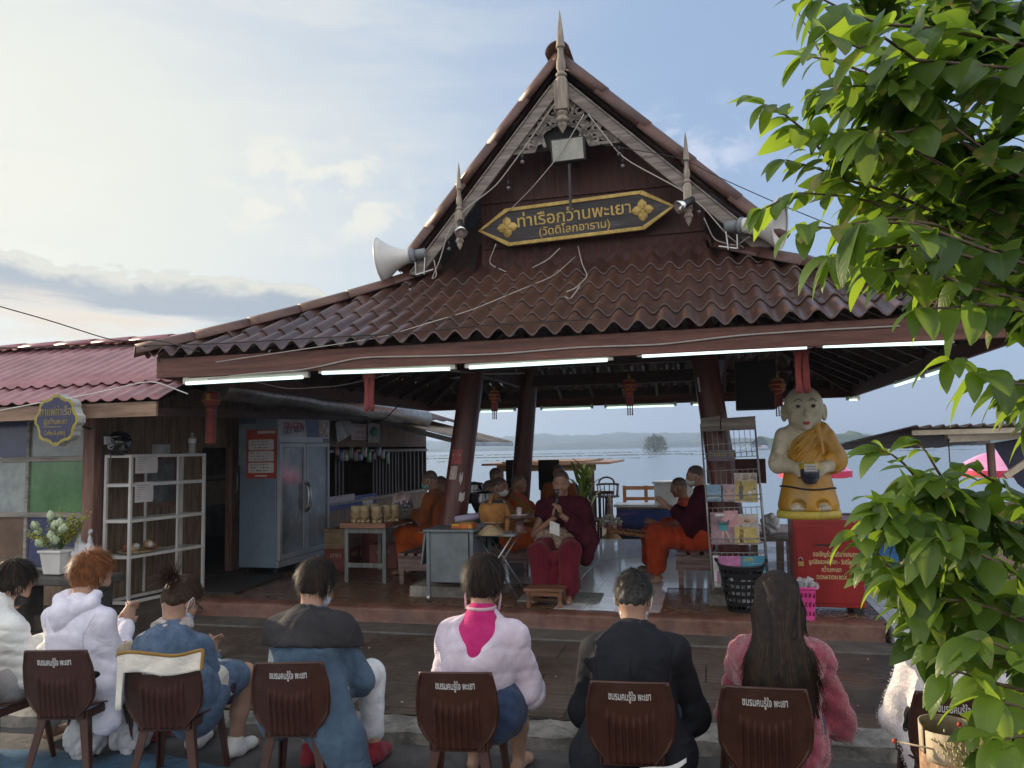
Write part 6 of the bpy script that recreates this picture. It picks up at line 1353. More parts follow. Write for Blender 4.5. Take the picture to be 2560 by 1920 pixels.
mb=MB();mb.lathe([(.05,0),(.05,.75),(.065,.78),(.03,.82),(.05,.88),(0,.95)],(0,0,0),n=12);o=mb.build('post',mat('pinkish_post',(.34,.24,.20),.6));frame(o,(bc0[0]-.12,7.35,.05));tag(o,'short turned post at the left end of the blue banner counter','post')
M_ORW=wood('orange_wood',(.30,.13,.06),(.40,.20,.10),'x',.55)
bw0,bw1=atv(1557,1225,8.8),atv(1665,1225,8.8);bw=thing('wooden_bench','orange wooden bench with open back facing the lake','bench',((bw0[0]+bw1[0])/2,8.8,.05));zq=atv(1600,1215,8.8)[2];zq2=atv(1600,1240,8.8)[2]
mb=MB();mb.span((bw0[0],8.78,zq-.08),(bw1[0],8.82,zq));mb.span((bw0[0],8.78,zq2-.09),(bw1[0],8.82,zq2-.02))
for u_ in(bw0[0],(bw0[0]+bw1[0])/2,bw1[0]-.07):mb.span((u_,8.77,.05),(u_+.07,8.83,zq+.01))
mb.build('backrest',M_ORW,bw);mb=MB();mb.span((bw0[0]-.1,8.3,.5),(bw1[0],8.76,.55));mb.span((bw0[0],8.32,.05),(bw0[0]+.06,8.38,.5));mb.span((bw1[0]-.07,8.32,.05),(bw1[0]-.01,8.38,.5));mb.build('seat',M_ORW,bw)
wb0=Vector(atv(1690,1265,8.2));mb=MB();mb.box((0,0,.2),(.75,.5,.4));mb.box((0,0,.42),(.82,.56,.05),taper=1.0);o=mb.build('cool_box',M_WHITEP,bevel=.02);frame(o,(wb0.x,7.7,zt_+.052));tag(o,'white lidded cool box on the banner counter behind the seated monk','cool box')
cc=Vector(atv(1520,1240,8.0));wc=thing('wooden_armchair','dark bow-backed wooden armchair raised on a turned pedestal by the lake','chair',(cc.x,8.0,.05));zs_=atv(1520,1243,8.0)[2];M_DKW=wood('dark_chair_wood',(.06,.03,.02),(.10,.05,.035),'z',.45)
mb=MB();mb.lathe([(.06,.0),(.05,.25),(.09,.32),(.05,.42),(.08,.5),(.06,zs_-.05)],(cc.x,8.0,.05),n=14);mb.lathe([(.30,0),(.22,.05),(.05,.08)],(cc.x,8,.05),n=4);mb.build('pedestal',M_DKW,wc)
mb=MB();mb.lathe([(0,zs_),(.23,zs_),(.24,zs_+.03),(0,zs_+.04)],(cc.x,8.0,0),n=20);mb.build('seat',M_DKW,wc);mb=MB()
mb.tube([(cc.x+.22*math.cos(a),8+.22*math.sin(a),zs_+.26)for a in np.linspace(-.5,3.64,16)],.022,8)
for a in np.linspace(-.4,3.5,9):mb.tube([(cc.x+.2*math.cos(a),8+.2*math.sin(a),zs_+.03),(cc.x+.22*math.cos(a),8+.22*math.sin(a),zs_+.26)],.010,6)
mb.tube([(cc.x+.16*math.cos(a)-.05,8+.2,zs_+.28+.12*math.sin(a))for a in np.linspace(0,3.14,9)],.02,7);mb.build('backrest',M_DKW,wc)
for k in range(2):
 cu_=atv(1475+25*k,1260,7.6)[0];t=thing('dark_chair',['dark slatted chair behind the potted plant','second dark chair, between the plant and the bow-backed armchair'][k],'chair',(cu_,7.6+.3*k,.05),group='dark chairs by the lake');mb=MB();o_=Vector((cu_,7.6+.3*k,.05))
 mb.box(o_+Vector((0,0,.45)),(.42,.42,.04));mb.build('seat',M_DKW,t);mb=MB()
 for q in range(5):mb.box(o_+Vector((-.18+.09*q,.2,.72)),(.03,.025,.5))
 mb.box(o_+Vector((0,.2,.97)),(.42,.03,.07));mb.build('backrest',M_DKW,t)
 for a_,b_ in((-.18,-.18),(.18,-.18),(-.18,.18),(.18,.18)):
  mb=MB();mb.box(o_+Vector((a_,b_,.22)),(.04,.04,.44));mb.build('leg',M_DKW,t)
sh0,sh1=atv(1215,1165,11.0),atv(1528,1152,11.0);shl=thing('boat_shelter','low open boat shelter with thin tan roof slabs over the water','shelter',((sh0[0]+sh1[0])/2,11.0,-1.0));zr_=(sh0[2]+sh1[2])/2
M_TAN=wood('tan_roof',(.26,.15,.09),(.36,.22,.14),'x',.6)
mb=MB();mb.span((sh0[0],10.6,zr_-.03),(sh1[0],14,zr_+.02));mb.span((sh0[0]+.35,10.75,zr_-.18),(sh1[0]-.35,10.82,zr_-.031));mb.span((sh0[0]+.5,10.7,zr_+.021),(sh1[0]-.6,13.8,zr_+.06));mb.build('roof',M_TAN,shl)
for u_ in(sh0[0]+.45,sh0[0]+1.5,sh1[0]-1.4,sh1[0]-.45):
 mb=MB();mb.span((u_-.05,10.76,-1.4),(u_+.05,10.86,zr_-.03));mb.build('post',M_DKW,shl)
for k,(x0,x1,y0,y1,v_)in enumerate(((1264,1300,1150,1260,4.9),(1345,1398,1150,1225,4.9))):
 a,b=atv(x0,y0,v_),atv(x1,y1,v_);mb=MB();mb.span((a[0],v_,b[2]),(b[0],v_+.06,a[2]));mb.span(((a[0]+b[0])/2-.03,v_+.01,FL),((a[0]+b[0])/2+.03,v_+.05,b[2]));c_=((a[0]+b[0])/2,v_+.03,FL);o=mb.build('black_screen',M_DARK,bevel=.008,off=Vector(c_));frame(o,c_);tag(o,['black panel on a stand left of the rear column','black panel on a stand right of the rear column, above the speaking monk'][k],'screen','black panels beside the rear column')
M_CRB=mat('crate_blue',(.02,.10,.30),.4,0,(.03,.15,.38),.15,3)
for k,(z_,m_,lb)in enumerate(((.27,mat('crate_lightblue',(.03,.22,.42),.4,0,None,.15,3),'light blue plastic crate at the bottom of the stack behind the donation box'),(.60,M_CRB,'dark blue plastic crate on top of the stack behind the donation box'))):
 t=thing('blue_crate',lb,'crate',(atv(2170,1340,1.9)[0]+.12,1.9,z_),group='blue crates behind the donation box');mb=MB();x,y,z=.62,.42,.31
 for s_ in(-1,1):mb.box((0,s_*y/2,z/2),(x,.02,z));mb.box((s_*x/2,0,z/2),(.02,y,z))
 mb.box((0,0,.01),(x,y,.02));mb.box((0,-y/2-.012,z-.02),(x+.05,.025,.04));mb.box((0,-y/2-.01,z*.4),(x*.9,.02,.02))
 for q in range(9):mb.box((-x*.4+x*.1*q,-y/2-.01,z*.6),(.012,.018,z*.6))
 mb.build('shell',m_,t,off=(0,0,0),bevel=.004)
mb=MB();mb.box((0,0,.45),(2.6,.05,.9));mb.box((0,-.05,.92),(2.7,.14,.04));o=mb.build('deck_rail',M_SHOPW,bevel=.006);frame(o,(5.3,2.65,.262));tag(o,'dark boarded rail along the lake side of the right deck','railing')
mb=MB();mb.tube([(0,0,0),(1.4,.1,.02)],.025,10);o=mb.build('bamboo_pole',mat('bamboo_yellow',(.42,.32,.12),.5));frame(o,tuple(Vector(atv(2140,1297,2.2))));tag(o,'pale bamboo pole lying above the blue crates','pole')
mb=MB();mb.box((0,0,.28),(.16,.12,.56));mb.box((-.16,0,.24),(.05,.1,.48));mb.box((.0,0,.58),(.3,.14,.04));o=mb.build('bollard_stand',M_DKW);frame(o,(atv(2120,1310,1.6)[0],1.6,.55));tag(o,'small dark wooden stand right of the statue feet','stand')
hy=9.5
def HW(px,py,Y=hy):return aty(px,py,Y)
hut=thing('lakeside_hut','open hut with a wavy metal roof and cream-edged beams at right','hut',tuple(Vector((HW(2508,1100).x,hy,-1.2))),uv=False);ho=Vector((HW(2508,1100).x,hy,-1.2))
a,b=HW(2284,1070),HW(2700,1058,9.0);mb=MB();n=120
mb.grid(n,3,lambda i,j:a.lerp(b,i)+Vector((.1*j,3.2*j,-.28*j+.035*max(0,math.sin(i*6.283*12))**2)));mb.build('roof',mat('hut_roof',(.13,.10,.09),.5,.2,(.2,.16,.14),.3,3),hut,off=ho,solid=.01)
mb=MB();mb.bar(a+Vector((0,.05,-.06)),b+Vector((0,.05,-.06)),.05,.06);c1=HW(2366,1096);mb.bar(c1,c1+Vector((1.6,-.05,.05)),.08,.10);mb.build('beam',mat('cream_beam',(.50,.42,.30),.6,0,(.56,.48,.36),.15,6),hut,off=ho)
mb=MB();mb.bar(a+Vector((0,.08,-.16)),HW(2470,1102,11.5),.06,.12);mb.build('rafter',M_DKW,hut,off=ho)
p0_=HW(2475,1108);mb=MB();mb.tube([(p0_.x,p0_.y,-1.3),(p0_.x,p0_.y,p0_.z)],.045,10);mb.build('post',mat('hut_post',(.20,.12,.10),.5),hut,off=ho)
q1,q2,q3,q4=HW(2480,1108,9.7),HW(2700,1070,9.7),HW(2700,1330,9.7),HW(2545,1210,9.7);mb=MB();mb.add([q1,q2,q3,q4],[(0,1,2,3)]);mb.build('side_tarpaulin',mat('navy_tarp',(.012,.012,.035),.5,0,(.03,.03,.07),.3,3,.4,12),hut,off=ho,solid=.01)
q1,q2=HW(2512,1192,9.3),HW(2640,1105,9.2);mb=MB();mb.bar(q1,q2,.05,.07);mb.build('brace',mat('cream_beam',(.5,.42,.3),.6),hut,off=ho)
c1=HW(2371,1100,9.45);mb=MB();mb.tube([c1,c1+Vector((0,0,-.75))],.008,6);mb.ball(c1+Vector((0,0,.0)),.02,8,6);mb.build('hanging_cord',M_BLACKP,hut,off=ho)
M_UMB=[mat('umbrella_pink',(.72,.22,.46),.6,0,(.76,.28,.5),.1,4),mat('umbrella_rose',(.76,.32,.56),.6,0,(.8,.38,.6),.1,4)]
def umbrella(px,py,Y,R_,H_,label):
 c=aty(px,py,Y);t=thing('beach_umbrella',label,'umbrella',(c.x,c.y,c.z-2.2),uv=False,group='pink umbrellas by the lake');of=Vector((c.x,c.y,c.z-2.2));mb=MB();n=8
 for k in range(n):
  a0,a1=6.283*k/n,6.283*(k+1)/n
  mb.grid(3,6,lambda i,j:c+Vector((math.cos(a0+(a1-a0)*i)*R_*j,math.sin(a0+(a1-a0)*i)*R_*j,-H_*j**1.8)),m=k%2)
 mb.build('canopy',M_UMB,t,off=of);mb=MB()
 mb.grid(32,1,lambda i,j:c+Vector((math.cos(6.283*i)*R_*1.0,math.sin(6.283*i)*R_,-H_-.17*j-(.02*abs(math.sin(i*6.283*4))if j else 0))));mb.build('valance',mat('umbrella_red',(.60,.04,.10),.6),t,off=of)
 mb=MB();mb.tube([c+Vector((0,0,.03)),c+Vector((0,0,-2.2))],.02,8);mb.build('pole',M_WHITEP,t,off=of)
 return c,of,t
c,of,t=umbrella(2492,1128,22,1.12,.52,'pink sunshade under the hut roof at right')
mb=MB();ax_=Vector((-.05,-1,.55)).normalized();add_text(mb,'www.gsb.or.th',c+Vector((-.02,-1.05,-.335)),Vector((1,0,0)),Vector((0,-.45,1)),.16,width=.62,extrude=.003);mb.ball(c+Vector((.0,-.72,-.16)),(.14,.05,.06),10,6);mb.build('printed_logo',mat('umbrella_white',(.62,.6,.6),.6),t,off=of)
umbrella(2035,1140,22,.98,.42,'pink sunshade mostly hidden behind the statue')
def V3(*a):return np.array(a,float)
M_SKIN=mat('skin',(.36,.21,.145),.5,0,(.42,.255,.18),.1,9,.15,120,rvar=.1)
M_SKIND=mat('skin_tan',(.26,.135,.085),.5,0,(.31,.17,.11),.1,9,.15,120,rvar=.1)
M_SHAVE=mat('shaved_scalp',(.085,.06,.05),.55,0,(.13,.09,.07),.2,30)
M_HAIRK=mat('hair_black',(.014,.011,.010),.55,0,(.022,.016,.013),.2,30)
M_HAIRB=mat('hair_brown',(.035,.02,.013),.55,0,(.06,.032,.018),.2,30)
M_HAIRO=mat('hair_orange',(.17,.06,.018),.55,0,(.24,.09,.03),.2,30)
M_HAIRG=mat('hair_greying',(.018,.017,.017),.55,0,(.05,.048,.046),.4,60)
M_MASKW=mat('mask_white',(.66,.67,.68),.7,0,None,.05,10)
M_MASKB=mat('mask_black',(.015,.015,.017),.6)
M_MASKG=mat('mask_green',(.18,.42,.40),.7)
def seat_joints(head,N=None,H=None,sw=.175,el=None,wr=None,knee=None,ank=None,hpitch=25.,hyaw=0.,neck=35.,hd=None,hn=None,z0=0.,footd=None,seat=.375):
 J={};hx=.65*head[0];J['H']=V3(hx,.035,seat+.09)
 J['h']=V3(*head);a=rad(neck);yw=rad(hyaw)
 J['N']=J['h']-.152*V3(0,math.sin(a),math.cos(a))if N is None else V3(*N)
 J['R']=np.array(Matrix.Rotation(-yw,3,'Z')@Matrix.Rotation(-rad(hpitch),3,'X'))
 up=J['N']-J['H'];L=np.linalg.norm(up);fw=V3(0,1,0)
 J['M']=J['H']+up*.45+V3(0,-.03,0);J['C']=J['H']+up*.62+V3(0,-.025,0)
 J['S']=[J['N']+V3(q*sw*.93,-.0,-.095)for q in(-1,1)]
 el=el or[(.045,.07,-.255)]*2;wr=wr or[(-.13,.30,-.14)]*2
 J['E']=[J['S'][i]+V3(q*el[i][0],el[i][1],el[i][2])for i,q in((0,-1),(1,1))]
 J['W']=[J['S'][i]+V3(q*wr[i][0],wr[i][1],wr[i][2])for i,q in((0,-1),(1,1))]
 knee=knee or[(.13,.40,seat+.06)]*2;ank=ank or[(.12,.42,.09)]*2
 J['P']=[J['H']+V3(q*.09,.0,-.01)for q in(-1,1)]
 J['K']=[V3(hx+q*knee[i][0],knee[i][1],knee[i][2])for i,q in((0,-1),(1,1))]
 J['A']=[V3(hx+q*ank[i][0],ank[i][1],ank[i][2])for i,q in((0,-1),(1,1))]
 J['hd']=[np.array(d,float)for d in(hd or[(.25,.55,.8),(-.25,.55,.8)])];J['hn']=[np.array(d,float)for d in(hn or[(1,0,-.2),(-1,0,-.2)])]
 J['fd']=[np.array(d,float)for d in(footd or[(-.15,1,0),(.15,1,0)])]
 return J
def hand(s,w,d,n,side,curl=.25,sc_=1.):
 d=d/np.linalg.norm(d);n=n-d*(n@d);n=n/np.linalg.norm(n);b=np.cross(d,n);R=np.stack((b,d,n),1)
 s.el(w+d*.05*sc_,(.040*sc_,.052*sc_,.017*sc_),R=R,k=.02)
 for i,o in enumerate((-.029,-.010,.010,.028)):
  L=(.068,.078,.073,.058)[i]*sc_;p=w+d*(.088*sc_-abs(i-1.3)*.004)+b*o*sc_
  d1=d*math.cos(curl)+n*math.sin(curl);d2=d*math.cos(curl*2.4)+n*math.sin(curl*2.4)
  q=p+d1*L*.55;s.rc(p,.0095*sc_,q,.0085*sc_,k=.005).rc(q,.0085*sc_,q+d2*L*.5,.0065*sc_,k=.004)
 t0=w+d*.03*sc_+b*side*.032*sc_;t1=t0+(d*.6+b*side*.7+n*.35)*.042*sc_;s.rc(t0,.014*sc_,t1,.0105*sc_,k=.012).rc(t1,.0105*sc_,t1+(d*.9+b*side*.1+n*.45)*.035*sc_,.008*sc_,k=.006)
def head_sdf(s,c,R,face=True,sc_=1.):
 T=lambda x,y,z:c+R@(V3(x,y,z)*sc_)
 E=lambda x,y,z,r,**k:s.el(T(x,y,z),np.array(r)*sc_,R=R,**k)
 E(0,-.012,.032,(.077,.097,.088));E(0,.036,-.048,(.056,.058,.064));E(0,.02,-.01,(.068,.078,.07));E(0,-.045,-.02,(.062,.05,.06))
 for q in(-1,1):E(q*.078,-.004,-.012,(.012,.019,.032),k=.012)
 if face:
  s.rc(T(0,.090,.012),.009*sc_,T(0,.108,-.028),.014*sc_,k=.015);E(0,.083,.028,(.05,.015,.012),k=.02);E(0,.088,-.062,(.024,.012,.006),k=.012);E(0,.087,-.073,(.02,.012,.007),k=.012);E(0,.075,-.098,(.024,.02,.018),k=.02)
  for q in(-1,1):E(q*.013,.098,-.031,(.009,.012,.008),k=.008);E(q*.031,.099,.008,(.017,.014,.010),sub=True,k=.014);E(q*.031,.080,.007,(.015,.011,.009),k=.006);E(q*.043,.058,-.03,(.03,.03,.028),k=.02)
 return T
def body(J,name,parent,m,h=.009,hands=True,face=True,curl=.25,legs=True):
 s=SDF(.025);head_sdf(s,J['h'],J['R'],face)
 nb=J['h']+J['R']@V3(0,-.03,-.05)
 s.rc(J['N']+V3(0,0,-.03),.058,nb,.050,k=.03)
 s.rc(J['H'],.13,J['M'],.115,sq=((0,1,0),.75)).rc(J['M'],.115,J['C'],.13,sq=((0,1,0),.7)).rc(J['S'][0],.044,J['S'][1],.044)
 for i in(0,1):
  s.rc(J['N'],.04,J['S'][i],.042).rc(J['S'][i],.042,J['E'][i],.038).rc(J['E'][i],.036,J['W'][i],.026)
  if hands:hand(s,J['W'][i],J['hd'][i],J['hn'][i],1 if i==0 else-1,curl)
  if legs:
   s.rc(J['P'][i],.085,J['K'][i],.058).rc(J['K'][i],.054,J['A'][i]*.55+J['K'][i]*.45,.050).rc(J['A'][i]*.55+J['K'][i]*.45,.05,J['A'][i],.034)
   f=J['fd'][i]/np.linalg.norm(J['fd'][i]);a=J['A'][i];s.rc(a+V3(0,0,-.045)-f*.03,.034,a+f*.13+V3(0,0,-.062),.026,sq=((0,0,1),.9)).rc(a+f*.13+V3(0,0,-.062),.03,a+f*.17+V3(0,0,-.066),.022)
 return s.build('body',m,parent,h)
def top_sdf(J,g=1.,arm=1.,k=.05,hem=0.,cuff=1.,chest=1.):
 s=SDF(k);N,S,E,Wr,H,M,Cc=J['N'],J['S'],J['E'],J['W'],J['H'],J['M'],J['C']
 s.rc(H+V3(0,0,-hem),.148*g,M,.134*g,sq=((0,1,0),.84)).rc(M,.134*g,Cc,.146*g*chest,sq=((0,1,0),.74)).rc(S[0]+V3(.045,0,0),.052*g,S[1]-V3(.045,0,0),.052*g)
 s.rc(N+V3(0,-.01,-.02),.058*g,Cc,.11*g)
 for i in(0,1):
  s.rc(N+V3(0,0,-.03),.046*g,S[i],.046*g).rc(S[i],.046*arm,E[i],.049*arm).rc(E[i],.048*arm,Wr[i],.034*arm*cuff)
 return s
def trousers(J,name,m,parent,g=1.,end=1.,seed=1,h=.012,flare=1.):
 s=SDF(.03);s.rc(J['H']+V3(-.07,0,0),.13*g,J['H']+V3(.07,0,0),.13*g,sq=((0,1,0),.9))
 for i in(0,1):
  s.rc(J['P'][i],.105*g,J['K'][i],.074*g)
  if end>0:e=J['K'][i]*(1-end)+J['A'][i]*end;s.rc(J['K'][i],.074*g,e,.055*g*flare)
 s.disp=folds(seed,.004,30,5);return s.build(name,m,parent,h)
def robe_skirt(J,m,parent,seed,h=.014,drop=.85,name='lower_robe',g=1.,web=1.,k=.07):
 s=SDF(k);s.rc(J['H']+V3(-.08,0,0),.15*g,J['H']+V3(.08,0,0),.15*g)
 for i in(0,1):e=J['K'][i]*(1-drop)+J['A'][i]*drop;s.rc(J['P'][i],.13*g,J['K'][i],.10*g).rc(J['K'][i],.10*g,e,.095*g)
 mk=(J['K'][0]+J['K'][1])/2;ma=(J['A'][0]+J['A'][1])/2*drop+mk*(1-drop);s.rc(J['H'],.12*web,mk-V3(0,0,.05),.07*web).rc(mk-V3(0,.03,.05),.07*web,ma-V3(0,.03,0),.06*web)
 s.disp=folds(seed,.012,24,6,(1.2,1.2,.35));return s.build(name,m,parent,h)
def shoe(J,i,m,parent,name='shoe'):
 f=J['fd'][i]/np.linalg.norm(J['fd'][i]);a=J['A'][i];s=SDF(.02);s.rc(a+V3(0,0,-.04)-f*.035,.045,a+f*.13+V3(0,0,-.055),.038,sq=((0,0,1),.9)).rc(a,.045,a+V3(0,0,-.05)+f*.03,.046);return s.build(name,m,parent,.009)
for _m in(M_HAIRK,M_HAIRB,M_HAIRO,M_HAIRG):_m.node_tree.nodes['Principled BSDF'].inputs['Specular IOR Level'].default_value=.22
def strands(mb,J,n,L,w,seed,lift=.35,region=None,sc_=1.0,rad_=(.083,.104,.096),cz=.032,whorl=(0,-.06,.09),wave=.0,drop=.0):
 r=np.random.RandomState(seed);c,R=J['h'],J['R'];k=0;wh=np.array(whorl);wh=wh/np.linalg.norm(wh)
 while k<n:
  d=r.normal(size=3);d/=np.linalg.norm(d)
  if region is not None and not region(d):continue
  k+=1;p=np.array([d[0]*rad_[0],d[1]*rad_[1]-.012,d[2]*rad_[2]+cz])*sc_
  t=d*(wh@d)-wh;nt=np.linalg.norm(t);t=t/nt if nt>1e-3 else r.normal(size=3)
  dr=t*1.0+d*lift*r.uniform(.3,1.4)+r.normal(size=3)*.16;dr/=np.linalg.norm(dr);LL=L*r.uniform(.55,1.2);P=[];cur=p.copy();ns=4
  for q in range(ns+1):
   P.append(c+R@cur);dr=dr-d*.10+R.T@np.array([0,0,-drop]);dr/=np.linalg.norm(dr);cur=cur+dr*LL/ns
  sd_=np.cross(P[1]-P[0],R@d);sd_/=max(1e-6,np.linalg.norm(sd_));vs=[]
  for q in range(ns+1):ww=w*(1-(q/ns)**1.6*.9);vs+=[tuple(P[q]-sd_*ww),tuple(P[q]+sd_*ww)]
  mb.add(vs,[(2*q,2*q+1,2*q+3,2*q+2)for q in range(ns)],0,True)
def short_hair(J,m,parent,seed,n=1300,L=.05,w=.0022,thick=1.06,nape=-.05,fringe=.045,lift=.35,drop=.0,back_len=1.):
 c,R=J['h'],J['R'];s=SDF(.02);T=lambda x,y,z:c+R@V3(x,y,z)
 s.el(T(0,-.014,.036),np.array((.081,.101,.092))*thick,R=R).el(T(0,-.055,-.015),np.array((.066,.05,.066))*thick,R=R)
 s.cut(T(0,fringe,.03),R@V3(0,.80,-.60)).cut(T(0,0,nape),R@V3(0,.35,-1));s.cut(T(0,.02,-.0),R@V3(0,1,-.45))
 s.disp=folds(seed,.003,90,5);s.build('hair',m,parent,.008)
 mb=MB();reg=lambda d:d[1]*.80-d[2]*.60<fringe*6 and d[2]>nape*9-.15 and not(d[1]>.15 and d[2]<.2)
 strands(mb,J,n,L,w,seed,lift,reg,thick*1.0,drop=drop);mb.mi=[int((i//4)%6==0)for i in range(len(mb.f))];mb.build('hair_strands',[m,M_HAIRB if m is M_HAIRK else m],parent,off=(0,0,0))
def mask(J,m,parent,loops=True,lm=None,yaw=0):
 c,R=J['h'],J['R'];T=lambda x,y,z:c+R@V3(x,y,z);s=SDF(.02);s.el(T(0,.05,-.052),(.068,.064,.058),R=R).el(T(0,.095,-.045),(.03,.025,.03),R=R).cut(T(0,0,-.004),R@V3(0,-.12,1)).cut(T(0,.012,0),R@V3(0,-1,0));s.build('face_mask',m,parent,.008)
 if loops:
  for q in(-1,1):
   mb=MB();pts=[T(q*.066,.045,-.025),T(q*.083,.012,.012),T(q*.088,-.012,.018),T(q*.090,-.022,-.012),T(q*.084,-.006,-.044),T(q*.064,.035,-.075)];mb.tube([tuple(p)for p in pts],.0028,5);mb.build('ear_loop',lm or m,parent,off=(0,0,0))
from mathutils.bvhtree import BVHTree
def seam(o,pts,m,parent,r=.0022,gap=.0,name='seam'):
 bv=BVHTree.FromPolygons([v.co for v in o.data.vertices],[tuple(p.vertices)for p in o.data.polygons]);P=[]
 for i in range(len(pts)-1):
  for q in range(8):
   x=pts[i][0]+(pts[i+1][0]-pts[i][0])*q/8;z=pts[i][1]+(pts[i+1][1]-pts[i][1])*q/8;h=bv.ray_cast(Vector((x,-1.5,z)),Vector((0,1,0)))
   if h[0]is not None:P.append((x,h[0].y-gap,z))
 if len(P)>3:mb=MB();mb.tube(P,r,6);mb.build(name,m,parent,off=(0,0,0))
def fuzz(o,n,L,w,seed,m,parent,droop=.3,name='fleece',zmin=-9):
 r=np.random.RandomState(seed);me=o.data;co=np.empty(len(me.vertices)*3);me.vertices.foreach_get('co',co);co=co.reshape(-1,3);no=np.empty(len(me.vertices)*3);me.vertices.foreach_get('normal',no);no=no.reshape(-1,3);idx=r.randint(0,len(co),n);mb=MB()
 for i in idx:
  p=co[i]+r.normal(size=3)*.005;d=no[i]+r.normal(size=3)*.45+np.array([0,0,-droop]);d/=np.linalg.norm(d);l=L*r.uniform(.5,1.25);sd_=np.cross(d,r.normal(size=3));sd_/=np.linalg.norm(sd_);q=p+d*l*.55+np.array([0,0,-droop*l*.1]);e=p+d*l+np.array([0,0,-droop*l*.4])
  mb.add([tuple(p-sd_*w),tuple(p+sd_*w),tuple(q+sd_*w*.7),tuple(e),tuple(q-sd_*w*.7)],[(0,1,2,3,4)],0,True)
 return mb.build(name,m,parent,off=(0,0,0))
M_CHAIR=mat('brown_plastic',(.050,.016,.009),.40,0,(.062,.021,.012),.14,5,.2,140,dirt=.35,dcol=(.10,.06,.045),rvar=.2)
M_CLET=mat('white_print',(.66,.66,.65),.6,0,None,.12,60,dirt=.25,dcol=(.2,.12,.1))
def back_w(t):return float(np.interp(t,[0,.06,.16,.30,.5,.75,1],[.115,.135,.175,.205,.214,.208,.186]))
def back_p(s_,t):w=back_w(t);x=s_*w;return Vector((x,-.205-.075*t-.035*(1-(x/.214)**2),.40+.40*t+.006*math.cos(s_*1.5)*(t>.9)))
def make_chair():
 t=thing('plastic_chair','brown moulded plastic chair','chair',(0,0,0),uv=False)
 mb=MB()
 def p(i,j):
  s_=2*i-1;q=back_p(s_,j);x=q.x;rb=0
  for k in range(8):
   xc=-.112+.032*k;rb=max(rb,math.exp(-((x-xc)/.0055)**2))
  top=.70-.10*(1-(x/.115)**2)if abs(x)<.13 else 0
  rb*=min(1,max(0,(top-j)/.12))
  return q+Vector((0,-.014*rb+.012*max(0,abs(s_)-.93)/.07*-1,0))
 mb.grid(120,36,p);o=mb.build('backrest',M_CHAIR,t,solid=.007,off=(0,0,0))
 mb=MB();pts=[back_p(-1,j/20)for j in range(2,21)]+[back_p(i/10-1,1)for i in range(1,20)]+[back_p(1,j/20)for j in range(20,1,-1)];mb.tube(pts,.008,6);mb.build('backrest_rim',M_CHAIR,t,off=(0,0,0))
 mb=MB();q=back_p(0,.845);add_text(mb,'ชมรมคนรู้ใจ พะเยา',q+Vector((0,-.0065,0)),(1,0,0),(0,-.18,1),.054,width=.205,extrude=.0006,bold=.0009,bend=lambda a:-.035*(a/.214)**2);mb.build('lettering',M_CLET,t,off=(0,0,0))
 mb=MB()
 def seatp(i,j):
  s_=2*i-1;y=-.215+.43*j;w=.15+.06*min(1,j*2.2);return(s_*w,y,.435-.012*(1-s_*s_)+.02*(1-j)**3-.03*max(0,j-.85)/.15)
 mb.grid(16,12,seatp);mb.build('seat',M_CHAIR,t,solid=.008,off=(0,0,0))
 mb=MB()
 for a,b in(((-.15,-.21),(-.205,.17)),((.15,-.21),(.205,.17)),((-.205,.19),(.205,.19)),((-.14,-.215),(.14,-.215))):mb.bar((a[0],a[1],.405),(b[0],b[1],.405),.014,.05,up=(0,0,1))
 mb.build('apron',M_CHAIR,t,off=(0,0,0),bevel=.004)
 for sx_,sy_ in((-1,-1),(1,-1),(-1,1),(1,1)):
  mb=MB();a=Vector((sx_*(.145 if sy_<0 else .19),sy_*.195,.42));b=Vector((sx_*(.215 if sy_<0 else .225),sy_*.265,0));x_,y_=Vector((-sx_,0,0)),Vector((0,-sy_,0))
  for(p0,k0),(p1,k1)in(((a,.055),(b,.036)),):
   vs=[p0,p0+x_*k0,p0+x_*k0+y_*.012,p0+x_*.012+y_*.012,p0+x_*.012+y_*k0,p0+y_*k0];vs2=[p1,p1+x_*k1,p1+x_*k1+y_*.012,p1+x_*.012+y_*.012,p1+x_*.012+y_*k1,p1+y_*k1];n=6;fl=sx_*sy_>0
   mb.add(vs+vs2,[((i,(i+1)%n,n+(i+1)%n,n+i)if fl else(n+i,n+(i+1)%n,(i+1)%n,i))for i in range(n)]+[tuple(range(n)),tuple(range(n,2*n))])
  mb.build('leg',M_CHAIR,t,off=(0,0,0),bevel=.003)
 return t
CHAIRS={0:(-14,1512,.44,8),1:(122.5,1406,.80,2),2:(350,1423,.80,-3),3:(625,1432,.80,1),4:(984,1453,.80,6),5:(1359,1474,.80,9),6:(1650,1486,.80,13),7:(2075,1500,.80,16)}
CL={0:'brown plastic chair at the left edge under the person in white puffer jacket',1:'brown plastic chair under the person in a white hooded top',2:'brown plastic chair with a cream jacket lining hanging over its back',3:'brown plastic chair under the person in the long blue coat',4:'brown plastic chair under the person in the pale knit with pink back',5:'brown plastic chair under the person in the black suit jacket',6:'brown plastic chair under the person with long black hair',7:'brown plastic chair partly hidden by leaves at right'}
chair0=make_chair();CH={}
for k,(x,y,z,az)in CHAIRS.items():
 p=atz(x*D_,y*D_,z);R=Matrix.Rotation(-rad(az),3,'Z')
 root=p-R@Vector((0,-.28 if k else-.02,0));root.z=0;CH[k]=(root,-rad(az))
 if k==1:chair0.location=root;chair0.rotation_euler=(0,0,-rad(az));c=chair0;c['label']=CL[k];c['group']='brown plastic chairs in the front row'
for k in CHAIRS:
 if k!=1:dup(chair0,world=CH[k][0],rz=CH[k][1],label=CL[k],group='brown plastic chairs in the front row')
PS=1.17
